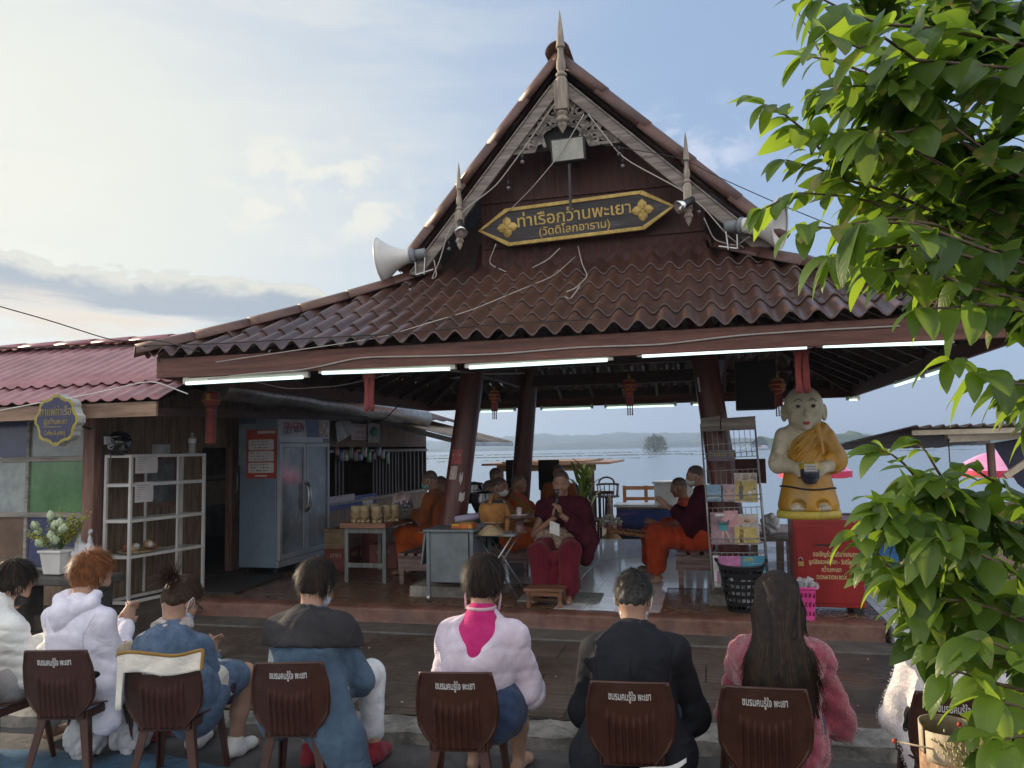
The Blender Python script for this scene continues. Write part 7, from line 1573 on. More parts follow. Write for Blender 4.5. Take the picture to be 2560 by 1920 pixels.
def person(k,label,turn=0.):
 root,rz=CH[k];rz+=-rad(turn);t=thing('person',label,'person',tuple(root),rz=rz,uv=False);t.scale=(PS,)*3
 def tolocal(p):return np.array(Matrix.Rotation(-rz,3,'Z')@(Vector(p)-root))/PS
 return t,tolocal
def headpx(x,y,k,dy):return aty(x*D_,y*D_,CH[k][0].y-.28+dy)
def cloth(name,col,col2=None,rough=.85,vs=9,bump=.5,bs=260,var=.1,sheen=.12,**kw):
 new=name not in MATS;m=mat(name,col,rough,0,col2,var,vs,bump,bs,sheen=0 if max(col)<.05 else sheen,spec=.2,**kw)
 if new:
  w=NT(m.node_tree);b=w.n['Principled BSDF'];tc=w.new('ShaderNodeTexCoord');bn=w.new('ShaderNodeBump');bn.inputs['Strength'].default_value=.35;bn.inputs['Distance'].default_value=.010
  n1=w.noise(tc.outputs['Object'],8,1,.5,1.2)
  rdg=w.math('SUBTRACT',1,w.math('ABSOLUTE',w.math('MULTIPLY',w.math('SUBTRACT',n1,.5),5)),clamp=True)
  w.put(bn.inputs['Height'],rdg)
  if b.inputs['Normal'].links:w.l.new(b.inputs['Normal'].links[0].from_socket,bn.inputs['Normal'])
  w.l.new(bn.outputs[0],b.inputs['Normal'])
 return m
M_DENIM=cloth('denim',(.055,.095,.16),(.10,.15,.235),vs=14,var=.15,bs=420,bump=.6)
M_DENIMD=cloth('dark_denim',(.025,.045,.10),(.045,.07,.14),vs=12,bs=420)
M_BLKC=cloth('black_cloth',(.012,.012,.014),None)
t,tl=person(0,'person in a white quilted jacket and black mask at the left edge',18);J=seat_joints(tl(headpx(28,1262,0,.42)),hpitch=28,sw=.175)
body(J,'p',t,M_SKIN);short_hair(J,M_HAIRK,t,31,1500,.07,.0024,1.10,-.085,.06);mask(J,M_MASKB,t)
s=top_sdf(J,1.14,1.30,hem=.02);fz_=folds(31,.003,40,4);s.disp=lambda X,Y,Z:fz_(X,Y,Z)+.011*(1-np.abs(np.sin((Z+.25*Y)*math.pi/.062))**.5)-.006
s.rc(J['N']+V3(0,-.01,.02),.075,J['N']+V3(0,.0,.045),.07);s.build('puffer_jacket',cloth('puffer_white',(.76,.78,.75),None,.5,6,.3,60),t,.010)
trousers(J,'trousers',cloth('light_grey_cloth',(.34,.34,.34)),t,1.05,.9,3)
t,tl=person(1,'person with orange-brown short hair in a white hooded top and black mask',14);J=seat_joints(tl(headpx(200,1243,1,.42)),hpitch=16,hyaw=12,sw=.175,wr=[(-.14,.31,-.10),(-.12,.31,-.10)],knee=[(.12,.42,.44),(.16,.42,.44)])
body(J,'p',t,M_SKIN,legs=True);short_hair(J,M_HAIRO,t,41,3200,.058,.0015,1.09,-.062,.055,.45);mask(J,M_MASKB,t)
M_WHT=cloth('white_jersey',(.74,.73,.86),(.80,.79,.90),vs=5)
s=top_sdf(J,1.10,1.16,hem=.0);s.rc(J['H']+V3(0,0,-.0),.15,J['H']+V3(.13,.04,-.02),.135).rc(J['H']+V3(.10,.02,-.0),.12,J['H']+V3(.15,.0,-.19),.10,sq=((0,1,0),.6))
s.disp=folds(42,.0055,26,6,(1,1,1.3));s.cut(J['H']+V3(0,0,-.28),(0,0,-1));o=s.build('hooded_top',M_WHT,t,.010);N=J['N'];[seam(o,[(J['S'][i][0]*1.0,N[2]-.05),(J['S'][i][0]+(.035,-.035)[i],N[2]-.15),(J['S'][i][0]+(.03,-.03)[i],N[2]-.28)],cloth('grey_thread',(.42,.42,.50)),t,.0016)for i in(0,1)]
s=SDF(.03);N=J['N'];s.rc(N+V3(-.10,-.02,.0),.045,N+V3(0,-.105,-.06),.055).rc(N+V3(.10,-.02,.0),.045,N+V3(0,-.105,-.06),.055).rc(N+V3(-.085,.02,.025),.035,N+V3(.085,.02,.025),.035).rc(N+V3(0,-.10,-.03),.06,N+V3(0,-.12,-.14),.035).el(N+V3(0,.0,.06),(.068,.075,.06),sub=True,k=.02)
s.disp=folds(43,.004,45,5);s.build('hood',M_WHT,t,.009);trousers(J,'shorts',M_BLKC,t,1.08,.25,5,flare=1.5)
for i in(0,1):shoe(J,i,cloth('red_sandal',(.20,.025,.02)),t,'sandal')
t,tl=person(2,'person with a short ponytail in a blue denim jacket and pale scarf',16);J=seat_joints(tl(headpx(392,1297,2,.50)),hpitch=42,hyaw=14,sw=.17,neck=24,knee=[(.12,.42,.44),(.20,.40,.44)],ank=[(.12,.42,.09),(.17,.36,.09)])
body(J,'p',t,M_SKIN);short_hair(J,M_HAIRB,t,51,1200,.05,.002,1.05,-.055,.06,.15);mask(J,cloth('mask_blue',(.40,.50,.66)),t,True,M_MASKW)
c,R=J['h'],J['R'];mb=MB();r=np.random.RandomState(5);b0=c+R@V3(0,-.118,.05)
for k in range(420):
 d=R@V3(r.normal()*.45,-1+r.normal()*.25,.25+r.normal()*.4);d/=np.linalg.norm(d);L=r.uniform(.07,.17);P=[b0+r.normal(size=3)*.008]
 for q in range(4):d=d+np.array([0,0,-.28]);d/=np.linalg.norm(d);P.append(P[-1]+d*L/4)
 sd_=np.cross(d,r.normal(size=3));sd_/=np.linalg.norm(sd_);vs=[]
 for q in range(5):ww=.0022*(1-q/4.6);vs+=[tuple(P[q]-sd_*ww),tuple(P[q]+sd_*ww)]
 mb.add(vs,[(2*q,2*q+1,2*q+3,2*q+2)for q in range(4)],0,True)
mb.build('ponytail',M_HAIRB,t,off=(0,0,0));mb=MB();mb.lathe([(.016,-.008),(.022,0),(.016,.008)],b0,R@V3(0,-1,.4),12);mb.build('hair_band',M_MASKW,t,off=(0,0,0))
mb=MB()
for q in(-1,1):
 T=lambda x,y,z:tuple(c+R@V3(x,y,z));mb.tube([T(q*.083,-.005,.012),T(q*.080,.085,.008)],.0025,5);mb.tube([T(q*(.035+.03*math.cos(a)),.104,.004+.022*math.sin(a))for a in np.linspace(0,6.283,15)],.002,5,cap=False)
mb.build('glasses',M_BLACKP,t,off=(0,0,0))
s=top_sdf(J,1.08,1.40,hem=-.0);s.rc(J['H'],.16,J['H']+V3(.12,.02,-.10),.15);s.disp=folds(52,.007,24,6);o=s.build('denim_jacket',M_DENIM,t,.010);N=J['N'];seam(o,[(N[0]-.17,N[2]-.13),(N[0],N[2]-.15),(N[0]+.17,N[2]-.13)],M_DENIMD,t);[seam(o,[(N[0]+q*.08,N[2]-.15),(N[0]+q*.055,N[2]-.38)],M_DENIMD,t)for q in(-1,1)]
s=SDF(.02);N=J['N']
for a in np.linspace(0,6.283,15)[:-1]:s.rc(N+V3(.075*math.cos(a),.06*math.sin(a)-.01,.02),.028,N+V3(.075*math.cos(a+.45),.06*math.sin(a+.45)-.01,.02+.02*math.sin(a*2)),.026)
s.disp=folds(53,.006,50,5);s.build('scarf',cloth('scarf',(.36,.31,.29),(.52,.48,.46),vs=16),t,.009)
s=SDF(.02);s.rc(N+V3(-.10,-.045,-.01),.022,N+V3(0,-.085,-.03),.024).rc(N+V3(.10,-.045,-.01),.022,N+V3(0,-.085,-.03),.024).rc(N+V3(-.10,-.05,-.045),.016,N+V3(0,-.095,-.07),.016).rc(N+V3(.10,-.05,-.045),.016,N+V3(0,-.095,-.07),.016);s.build('collar',M_DENIM,t,.008)
s=SDF(.025);s.rc(J['E'][1],.082,J['E'][1]*.35+J['W'][1]*.65,.070).rc(J['E'][1]+V3(0,-.01,.08),.080,J['E'][1],.084);s.disp=folds(54,.004,30,4);s.build('cream_sleeve',cloth('cream_fleece',(.58,.56,.50),None,bump=.8,bs=120),t,.010)
mb=MB();e=J['E'][1]
for k_,(dx,dz)in enumerate(((.078,-.02),(.082,.03))):mb.ball(tuple(e+V3(dx,.02+.02*k_,dz)),(.012,.03,.035),8,6)
mb.build('dark_patch',mat('patch_dark',(.04,.015,.04),.8),t,off=(0,0,0))
s=SDF(.03)
for i in(0,1):s.rc(J['P'][i],.12,J['K'][i]*.75+J['P'][i]*.25,.095)
s.rc(J['H']+V3(-.06,0,0),.15,J['H']+V3(.1,0,-.02),.16);s.disp=folds(55,.006,32,5);s.build('denim_shorts',M_DENIM,t,.011)
for i in(0,1):shoe(J,i,M_WHITEP,t)
root,rz=CH[2];mb=MB();mi=MB()
def drape(i,j):
 s_=2*i-1;x=s_*.235;q=back_p(max(-1,min(1,x/.2)),.98);zz_=.835+.012*math.sin(i*7);d=j*.10+(.20 if x<-.19 else 0)*j;return Vector((x,q.y-.022-.012*j+.006*math.sin(i*15+j*3),zz_-d))
mb.grid(40,8,drape);o=mb.build('coat_lining',cloth('cream_lining',(.74,.71,.63),None,bump=.7,bs=110),solid=.012);o.location=root;o.rotation_euler=(0,0,rz)
tag(o,'cream jacket lining with ochre edging draped over a brown chair back','jacket');mb=MB();mb.tube([drape(i/40,0)+Vector((0,-.004,.006))for i in range(41)]+[drape(1,j/8)+Vector((.005,-.006,0))for j in range(1,9)],.0095,6);e=mb.build('ochre_edging',cloth('ochre_edge',(.30,.17,.04)),o,off=(0,0,0))
t,tl=person(3,'person in a long blue coat with wide dark collar, white trousers and mask',8);J=seat_joints(tl(headpx(684,1262,3,.46)),hpitch=30,hyaw=8,sw=.172,neck=26,el=[(.05,.05,-.27),(.07,.07,-.26)],knee=[(.12,.42,.44),(.20,.42,.45)],ank=[(.10,.30,.09),(.24,.36,.09)])
body(J,'p',t,M_SKIN);short_hair(J,M_HAIRK,t,61,3000,.07,.0016,1.06,-.07,.05,.6,.18);mask(J,cloth('mask_paleblue',(.50,.56,.66)),t,True,M_MASKW)
M_LINEN=cloth('blue_linen',(.062,.105,.16),(.085,.14,.21),vs=7,bs=320)
s=top_sdf(J,1.14,1.30,hem=.02,cuff=1.2);s.rc(J['H']+V3(.06,-.03,0),.16,V3(.20,-.04,.26),.12).rc(V3(.20,-.04,.26),.12,V3(.26,-.06,.07),.115,sq=((0,1,0),.7)).rc(J['H'],.16,V3(-.12,-.02,.36),.10)
s.disp=folds(62,.010,20,6,(1.2,1,.6));o=s.build('coat',M_LINEN,t,.010);N=J['N'];seam(o,[(N[0]+.02,N[2]-.2),(N[0]+.05,N[2]-.5)],M_DENIMD,t,.003)
s=top_sdf(J,1.25,2.0,k=.06,chest=1.03);s.cut(J['N']+V3(0,0,-.145),V3(0,-.12,-1),lambda X,Y,Z:-.035*np.abs(X)*2).cut(J['N']+V3(0,.10,-.02),V3(0,1,-.1));s.el(J['N']+V3(0,.03,.035),(.075,.08,.06),sub=True,k=.02);s.disp=folds(63,.0045,28,5);s.build('collar_cape',cloth('charcoal_linen',(.032,.031,.035),(.045,.043,.047),bs=300),t,.010)
mb=MB();mb.tube([tuple(J['N']+V3(.072*math.cos(a),-.012+.066*math.sin(a),.022+.012*math.sin(a)))for a in np.linspace(3.0,6.5,40)],.005,6);mb.build('necklace',M_GOLD,t,off=(0,0,0))
trousers(J,'trousers',cloth('white_cotton',(.70,.74,.78)),t,1.02,.78,6)
for i in(0,1):shoe(J,i,cloth('red_canvas',(.24,.025,.04)),t)
t,tl=person(4,'person in a pale knitted sweater with a deep open back over bright pink',6);J=seat_joints(tl(headpx(1046,1262,4,.42)),hpitch=26,hyaw=0,sw=.172,neck=24,el=[(.05,.06,-.26),(.06,.05,-.27)])
body(J,'p',t,M_SKIN);short_hair(J,M_HAIRK,t,71,3600,.062,.0015,1.15,-.085,.05,.5,.12)
s=top_sdf(J,1.03,.85);s.rc(J['N']+V3(0,-.0,.0),.060,J['N']+V3(0,.005,.035),.056);s.build('pink_top',cloth('magenta_jersey',(.46,.016,.14),(.52,.03,.18),vs=6),t,.011)
mb=MB();mb.tube([tuple(J['N']+V3(.066*math.cos(a),.002+.064*math.sin(a),.040))for a in np.linspace(0,6.283,30)],.009,6,cap=False);mb.build('pale_collar',cloth('pale_pink_rib',(.58,.38,.44)),t,off=(0,0,0))
M_KNIT=cloth('pale_knit',(.74,.64,.78),(.80,.72,.83),vs=5,bump=1.0,bs=190);w=NT(M_KNIT.node_tree);b=w.n['Principled BSDF'];tc=w.new('ShaderNodeTexCoord');wv_=w.new('ShaderNodeTexWave',wave_type='BANDS',bands_direction='DIAGONAL');w.put(wv_.inputs[0],tc.outputs['Object']);wv_.inputs['Scale'].default_value=75;wv_.inputs['Distortion'].default_value=1.5
bn=[n for n in w.n if n.type=='BUMP' and n.inputs['Distance'].default_value<.01][0];w.put(bn.inputs['Height'],wv_.outputs['Fac']);bn.inputs['Distance'].default_value=.0022
s=top_sdf(J,1.17,1.32,chest=1.04,cuff=1.0,hem=-.02);f4=folds(72,.006,22,6);s.disp=f4
s.el(J['N']+V3(0,-.15,.045),(.15,.13,.14),sub=True,k=.02).rc(J['N']+V3(0,-.30,.08),.19,J['N']+V3(0,-.25,-.12),.035,k=.02,sub=True,sq=((0,1,0),2.2));o=s.build('sweater',M_KNIT,t,.009);N=J['N'];seam(o,[(N[0],N[2]-.19),(N[0],N[2]-.36)],M_KNIT,t,.0035,-.001)
s=SDF(.02);s.rc(J['H']+V3(0,0,.0),.168,J['H']+V3(0,-.005,.11),.166,sq=((0,1,0),.84));s.cut(J['H']+V3(0,0,-.06),(0,0,-1)).cut(J['H']+V3(0,0,.14),(0,0,1));s.disp=lambda X,Y,Z:.0028*np.sin(np.arctan2(X,Y)*90);s.build('ribbed_hem',M_KNIT,t,.008)
mb=MB();c,R=J['h'],J['R']
for q in(-1,1):mb.tube([tuple(c+R@V3(q*.082,-.01,-.01)),tuple(c+R@V3(q*.088,.0,-.06)),tuple(c+R@V3(q*.082,.01,-.12))],.006,5)
mb.build('mask_straps',cloth('pale_pink_strap',(.56,.36,.42)),t,off=(0,0,0))
s=SDF(.03);s.rc(J['H']+V3(-.07,0,-.02),.15,J['H']+V3(.09,0,-.02),.155)
for i in(0,1):s.rc(J['P'][i],.125,J['K'][i]*.5+J['P'][i]*.5,.11)
s.disp=folds(73,.005,32,5);s.build('denim_shorts',M_DENIMD,t,.011)
t,tl=person(5,'person with greying short hair in a black suit jacket',4);J=seat_joints(tl(headpx(1368,1292,5,.50)),hpitch=38,sw=.195,neck=25,el=[(.055,.05,-.29),(.07,.05,-.29)],wr=[(-.14,.30,-.20)]*2,knee=[(.15,.44,.44),(.22,.44,.44)])
body(J,'p',t,M_SKIN);short_hair(J,M_HAIRG,t,81,2600,.028,.0016,1.035,-.055,.05,.8);mask(J,M_MASKW,t)
s=top_sdf(J,1.22,1.5,k=.055,hem=.05,chest=1.06);s.rc(J['H']+V3(0,-.02,-.02),.18,V3(.14,.02,.31),.14).rc(J['H']+V3(0,-.02,-.02),.18,V3(-.13,-.05,.29),.14);s.disp=folds(82,.006,20,6);o=s.build('suit_jacket',cloth('black_suiting',(.014,.015,.020),(.019,.020,.026),bs=340,rough=.8),t,.010)
s=SDF(.02);N=J['N'];s.rc(N+V3(-.085,.02,.01),.022,N+V3(-.045,-.07,.035),.022).rc(N+V3(-.045,-.07,.035),.022,N+V3(.045,-.07,.035),.022).rc(N+V3(.045,-.07,.035),.022,N+V3(.085,.02,.01),.022).rc(N+V3(-.10,-.02,-.03),.02,N+V3(-.05,-.10,-.015),.02).rc(N+V3(-.05,-.10,-.015),.02,N+V3(.05,-.10,-.015),.02).rc(N+V3(.05,-.10,-.015),.02,N+V3(.10,-.02,-.03),.02);s.build('jacket_collar',MATS['black_suiting'],t,.008)
N=J['N'];seam(o,[(N[0],N[2]-.05),(J['M'][0],J['H'][2])],M_BLKC,t);[seam(o,[(J['S'][i][0]*1.0,N[2]-.04),(J['S'][i][0]+(.02,-.02)[i],N[2]-.12),(J['S'][i][0]+(.035,-.035)[i],N[2]-.25)],M_BLKC,t)for i in(0,1)]
trousers(J,'jeans',M_DENIMD,t,1.0,.95,7)
mb=MB();mb.grid(10,6,lambda i,j:(.05+.19*i,-.235+.012*math.sin(i*7)-.01*j,.34+.05*i*i-.055*j*(1-i*.75)));mb.build('white_cloth',cloth('white_rag',(.6,.6,.6)),t,off=(0,0,0),solid=.006)
t,tl=person(6,'person with very long straight black hair in a dusty pink fleece',6);J=seat_joints(tl(headpx(1680,1300,6,.46)),hpitch=36,sw=.172,neck=28,el=[(.06,.04,-.28),(.07,.04,-.28)],wr=[(-.13,.28,-.20)]*2)
body(J,'p',t,M_SKIN);N=J['N'];c,R=J['h'],J['R']
s=top_sdf(J,1.18,1.30,k=.045,hem=.05,chest=1.06);s.rc(J['H'],.17,J['H']+V3(.05,-.02,-.09),.165);s.disp=folds(92,.009,22,6,(1,1,1.3));M_FLE=cloth('pink_fleece',(.24,.036,.062),(.31,.06,.09),vs=22,bump=1.,bs=150,sheen=.6,var=.18);o=s.build('fleece_top',M_FLE,t,.010);fuzz(o,9000,.008,.0013,9,M_FLE,t,.2)
bvh=BVHTree.FromPolygons([v.co for v in o.data.vertices],[tuple(p.vertices)for p in o.data.polygons])
def onback(x,z,gap):
 hit=bvh.ray_cast(Vector((x,-1.5,z)),Vector((0,1,0)));y=hit[0].y-gap if hit[0]is not None else N[1]+.05
 return V3(x,max(y,N[1]-.42),z)
T=lambda x,y,z:c+R@V3(x,y,z)
s=SDF(.03);s.el(T(0,-.012,.036),(.092,.113,.102),R=R).rc(T(0,-.07,.0),.085,onback(N[0],N[2]-.02,.0),.075,sq=((0,1,0),.7))
s.cut(T(0,.05,.03),R@V3(0,.85,-.5));s.disp=folds(93,.003,60,5,(1.6,1.6,.2));s.build('hair',M_HAIRK,t,.009)
mb=MB();r=np.random.RandomState(94)
for k in range(4400):
 a=r.uniform(-1.9,1.9);d=V3(math.sin(a),-math.cos(a)*.9-.1,r.uniform(-.3,1.0));d/=np.linalg.norm(d);p0=c+R@(V3(d[0]*.094,d[1]*.116-.012,d[2]*.104+.036));spread=a/1.9
 L=r.uniform(.30,.52)*(1-.15*abs(spread));lock=.018*math.sin(spread*25+1);sx_=spread*.155+r.normal()*.010+lock;g_=r.uniform(.006,.026)
 z0=N[2]+.02;ze=c[2]+.02-L;m1=onback(N[0]+sx_*.62,z0,g_+.004);pts_=[onback(N[0]+sx_*(.62+.38*q),z0+(ze-z0)*q,g_*(1-.3*q))for q in(.33,.66,1.)]
 if d[2]>.3:q0=c+R@V3(d[0]*.10,-.124,.0);P=[p0,(p0+q0)/2+R@V3(0,-.014,.02),q0,m1]+pts_
 else:P=[p0,(p0+m1)/2+V3(sx_*.1,-.01,0),m1]+pts_
 vs=[];n=len(P)
 for q in range(n):ww=.0020*(1-.75*(q/(n-1))**3);vs+=[tuple(P[q]+V3(-ww,0,0)),tuple(P[q]+V3(ww,0,0))]
 mb.add(vs,[(2*q,2*q+1,2*q+3,2*q+2)for q in range(n-1)],0,True)
mb.mi=[int((i//6)%5==0)for i in range(len(mb.f))];mb.build('long_hair',[M_HAIRK,M_HAIRB],t,off=(0,0,0));trousers(J,'jeans',M_DENIMD,t,1.0,.95,8)
t,tl=person(7,'person in a fluffy white jacket and black trousers half hidden by leaves',8);J=seat_joints(tl(headpx(2052,1305,7,.45)),hpitch=25,sw=.18,neck=32,el=[(.07,.03,-.27),(.06,.05,-.27)])
body(J,'p',t,M_SKIN);short_hair(J,M_HAIRK,t,99,900,.08,.0024,1.08,-.10,.05)
s=top_sdf(J,1.16,1.30,k=.045,hem=.04);s.rc(J['H'],.17,J['H']+V3(-.06,-.02,-.10),.15);s.disp=folds(102,.008,20,6);M_FUR=cloth('white_fur',(.78,.74,.76),(.84,.82,.83),vs=12,bump=1.,bs=90,sheen=.5);o=s.build('fluffy_jacket',M_FUR,t,.011);fuzz(o,18000,.007,.0011,10,M_FUR,t,.35);trousers(J,'trousers',M_BLKC,t,.95,.95,9)
def robe_m(name,a,b):return cloth(name,a,b,vs=7,bump=.5,bs=200,sheen=.15)
M_MAR=robe_m('maroon_robe',(.045,.006,.014),(.065,.010,.02));M_MARR=robe_m('crimson_robe',(.105,.007,.016),(.14,.012,.022));M_ORG=robe_m('orange_robe',(.42,.075,.012),(.50,.10,.018));M_ORR=robe_m('vermilion_robe',(.40,.045,.012),(.48,.06,.016));M_OCH=robe_m('ochre_robe',(.20,.085,.018),(.26,.12,.03));M_BRN=robe_m('rust_robe',(.20,.055,.015),(.26,.075,.02))
def monk(label,at_,rz,head,v_head,sc_=1.06,**kw):
 t=thing('person',label,'person',at_,rz,group=None);t.scale=(sc_,)*3;kw['seat']=kw['seat']/sc_;p=Vector(atv(head[0],head[1],v_head))-Vector(at_);h=np.array(Matrix.Rotation(-rz,3,'Z')@p)/sc_;J=seat_joints(tuple(h),**kw);return t,J
def shaved(J,parent):
 s=SDF(.015);c,R=J['h'],J['R'];T=lambda x,y,z:c+R@V3(x,y,z);s.el(T(0,-.013,.034),(.0785,.0985,.0895),R=R).el(T(0,-.046,-.014),(.064,.0525,.062),R=R);s.cut(T(0,.062,.05),R@V3(0,.8,-.35)).cut(T(0,.0,-.05),R@V3(0,.2,-1)).cut(T(0,.012,0),R@V3(0,1,-.75));s.build('shaved_hair',M_SHAVE,parent,.008)
def features(J,parent,closed=False):
 c,R=J['h'],J['R'];T=lambda x,y,z:tuple(c+R@V3(x,y,z));mb=MB()
 for q in(-1,1):
  mb.tube([T(q*.014,.0945,.026),T(q*.032,.092,.031),T(q*.052,.080,.024)],.0036,5)
  if closed:mb.tube([T(q*.018,.0905,.006),T(q*.032,.0905,.002),T(q*.047,.082,.006)],.0022,5)
  else:mb.ball(T(q*.031,.0885,.007),(.008,.004,.006),8,6)
 mb.tube([T(-.024,.089,-.066),T(0,.0975,-.0665),T(.024,.089,-.066)],.0026,5);mb.build('face_features',mat('brow_dark',(.05,.025,.018),.7),parent,off=(0,0,0))
def wrap(J,m,parent,seed,bare=1,g=1.18,arm=1.45,name='upper_robe',hem=.03):
 0
 s=SDF(.04);N,S,E,Wr,H,M,Cc=J['N'],J['S'],J['E'],J['W'],J['H'],J['M'],J['C']
 s.rc(H+V3(0,0,-hem),.150*g,M,.14*g,sq=((0,1,0),.86)).rc(M,.14*g,Cc,.145*g,sq=((0,1,0),.76))
 for i in(0,1):
  s.rc(N+V3(0,0,-.035),.05*g,S[i],.056*g)
  if i!=bare:s.rc(S[i],.056*arm,E[i],.055*arm).rc(E[i],.055*arm,E[i]*.45+Wr[i]*.55,.050*arm).rc(E[i],.05*arm,H+V3((-.12,.12)[i],.06,.0),.09)
  else:s.rc(S[i],.058*g,S[i]*.7+E[i]*.3,.05*g)
 s.disp=folds(seed,.008,26,6,(1.1,1.1,.7));return s.build(name,m,parent,.011)
def monk_body(J,t,skin=None,h=.009,curl=.25,**k):b=body(J,'b',t,skin or M_SKIND,h,curl=curl,**k);shaved(J,t);return b
t,J=monk('monk in maroon and crimson robes speaking into a microphone with joined hands',(CHU,CHV,FL),math.pi,(1403,1207),CHV-.16,1.16,hpitch=12,hyaw=-4,sw=.195,seat=.49,neck=18,el=[(.08,.08,-.27),(.10,.06,-.27)],wr=[(-.15,.27,-.06),(-.15,.27,-.085)],hd=[(.1,.2,1),(-.1,.2,1)],hn=[(1,.3,0),(-1,.3,0)],knee=[(.15,.42,.46),(.15,.42,.46)],ank=[(.14,.47,.10),(.14,.47,.10)])
monk_body(J,t,mat('skin_warm',(.30,.165,.11),.5,0,(.35,.20,.135),.1,9,.15,120),.007,curl=.7);features(J,t,True);wrap(J,M_MAR,t,201,bare=1,g=1.34,arm=1.7)
robe_skirt(J,M_MARR,t,202,drop=.97,g=.92,web=.5,k=.045);s=SDF(.03);s.rc(J['H']+V3(-.13,.17,.10),.05,J['H']+V3(.13,.17,.10),.05,sq=((0,1,0),1.2)).rc(J['H']+V3(.0,.20,.08),.05,J['H']+V3(-.03,.27,-.0),.04).rc(J['H']+V3(.15,.12,.16),.04,J['H']+V3(.19,.18,.02),.05);s.disp=folds(203,.006,50,5);s.build('patterned_sash',cloth('patterned_sash',(.16,.11,.085),(.36,.28,.22),vs=34,var=.3),t,.009)
s=SDF(.04);s.rc(J['S'][0]+V3(-.02,.04,-.05),.09,J['E'][0]+V3(0,.05,-.05),.10).rc(J['E'][0]+V3(0,.05,-.05),.10,J['E'][0]+V3(.02,.06,-.20),.085,sq=((0,1,0),.7));s.disp=folds(204,.010,26,5,(1.3,1,.4));s.build('hanging_fold',M_MAR,t,.011)
hm_=np.array([(J['W'][0][0]+J['W'][1][0])/2,J['W'][0][1]+.05,(J['W'][0][2]+J['W'][1][2])/2+.08]);Mw=lambda p:W(*(Vector((CHU,CHV,FL))+Matrix.Rotation(math.pi,3,'Z')@(Vector(p)*1.16)))
a=Mw(hm_+V3(0,.01,-.09));b=Mw(hm_+V3(0,-.03,.13));mt=thing('microphone','black handheld microphone held by the maroon-robed monk','microphone',tuple(a),uv=False);d=(b-a)
mb=MB();mb.tube([(0,0,0),d*.75,d],[.013,.017,.021],12);mb.build('handle',M_BLACKP,mt,off=(0,0,0));mb=MB();mb.ball(tuple(d*1.12),.028,14,10);mb.build('grille',mat('mic_grille',(.12,.13,.15),.35,.8),mt,off=(0,0,0))
a=Mw(hm_+V3(.02,.03,-.16));mb=MB();mb.grid(4,4,lambda i,j:(-.05+.11*i,-.02*j,.05-.13*j-.03*i+.006*math.sin(i*5)));o=mb.build('note_paper',M_PAPER);o.location=a;o.rotation_euler=(0,0,-TH);tag(o,'folded white paper in the hands of the speaking monk','paper')
t,J=monk('monk in ochre robe wearing a white mask behind the alms bowl',(-.62,2.25,FL),-math.pi/2,(1251,1218),2.2,hpitch=8,hyaw=22,sw=.18,seat=.42,neck=24,wr=[(-.13,.34,-.20)]*2)
monk_body(J,t,None,.009);features(J,t);mask(J,M_MASKW,t);wrap(J,M_OCH,t,211,bare=None,g=1.25);robe_skirt(J,M_ORG,t,212,drop=.9)
t,J=monk('monk in vermilion and ochre robes in profile beside the speaking monk',(-.58,2.85,FL),-math.pi/2,(1297,1209),2.85,hpitch=2,hyaw=10,sw=.185,seat=.42,neck=16,wr=[(-.14,.36,-.06)]*2,hd=[(.1,.7,.8),(-.1,.7,.8)])
monk_body(J,t,None,.009);features(J,t);wrap(J,M_ORR,t,221,bare=1,g=1.25);robe_skirt(J,M_ORR,t,222,drop=.9)
s=SDF(.03);s.rc(J['S'][1]+V3(0,.02,.02),.08,J['H']+V3(.10,.10,.12),.13,sq=((1,0,0),.8)).rc(J['H']+V3(.10,.10,.12),.13,J['H']+V3(.12,.34,.02),.09);s.disp=folds(223,.009,26,5);s.build('folded_shoulder_cloth',M_OCH,t,.011)
for k,(hx,hy_,v_,at_,lb)in enumerate(((1241,1190,3.9,(-.62,3.95,FL),'dark-robed monk whose head rises behind the masked monk'),(1226,1222,3.3,(-.8,3.35,FL),'monk in shadow half hidden behind the masked monk'),(1396,1182,4.3,(.35,4.35,FL),'monk in shadow directly behind the speaking monk'))):
 t,J=monk(lb,at_,math.pi if k==2 else-math.pi/2,(hx,hy_),v_,hpitch=8,sw=.18,seat=.42,neck=22);monk_body(J,t,None,.012,legs=False,hands=False);wrap(J,M_BRN,t,230+k,bare=None,g=1.22);k==2 or robe_skirt(J,M_BRN,t,240+k,h=.018)
t,J=monk('monk in rust robe and green mask seated left of the first column, facing left',(-1.62,2.2,FL),math.pi/2,(1074,1200),2.2,hpitch=14,hyaw=-8,sw=.18,seat=.42,neck=26,wr=[(-.12,.36,-.17)]*2,knee=[(.13,.46,.5)]*2,ank=[(.10,.44,.09)]*2)
monk_body(J,t,None,.009);features(J,t);mask(J,M_MASKG,t,True,M_MASKW);wrap(J,M_BRN,t,251,bare=None,g=1.22);robe_skirt(J,M_ORG,t,252,drop=.72)
t,J=monk('monk half hidden between the first column and the green-masked monk',(-1.62,3.1,FL),math.pi/2,(1100,1212),3.1,hpitch=12,sw=.18,seat=.42,neck=24);monk_body(J,t,None,.012,legs=False,hands=False);wrap(J,M_BRN,t,253,bare=None);robe_skirt(J,M_BRN,t,254,h=.018)
for k,(px,py,v_,lb)in enumerate(((1185,1225,3.4,'large dark steel alms bowl between column and masked monk'),(1210,1248,2.9,'shiny steel alms bowl lid right behind the cloth carrier'))):
 p=atv(px,py,v_);mb=MB();mb.lathe([(0,-.2),(.12,-.2),(.18,-.08),(.19,.0),(.15,.07),(.155,.08),(.13,.11),(0,.13)],(0,0,0),n=24);o=mb.build('alms_bowl',mat('dark_steel',(.16,.16,.17),.22,.8,None,.2,5));frame(o,p);tag(o,lb,'alms bowl')
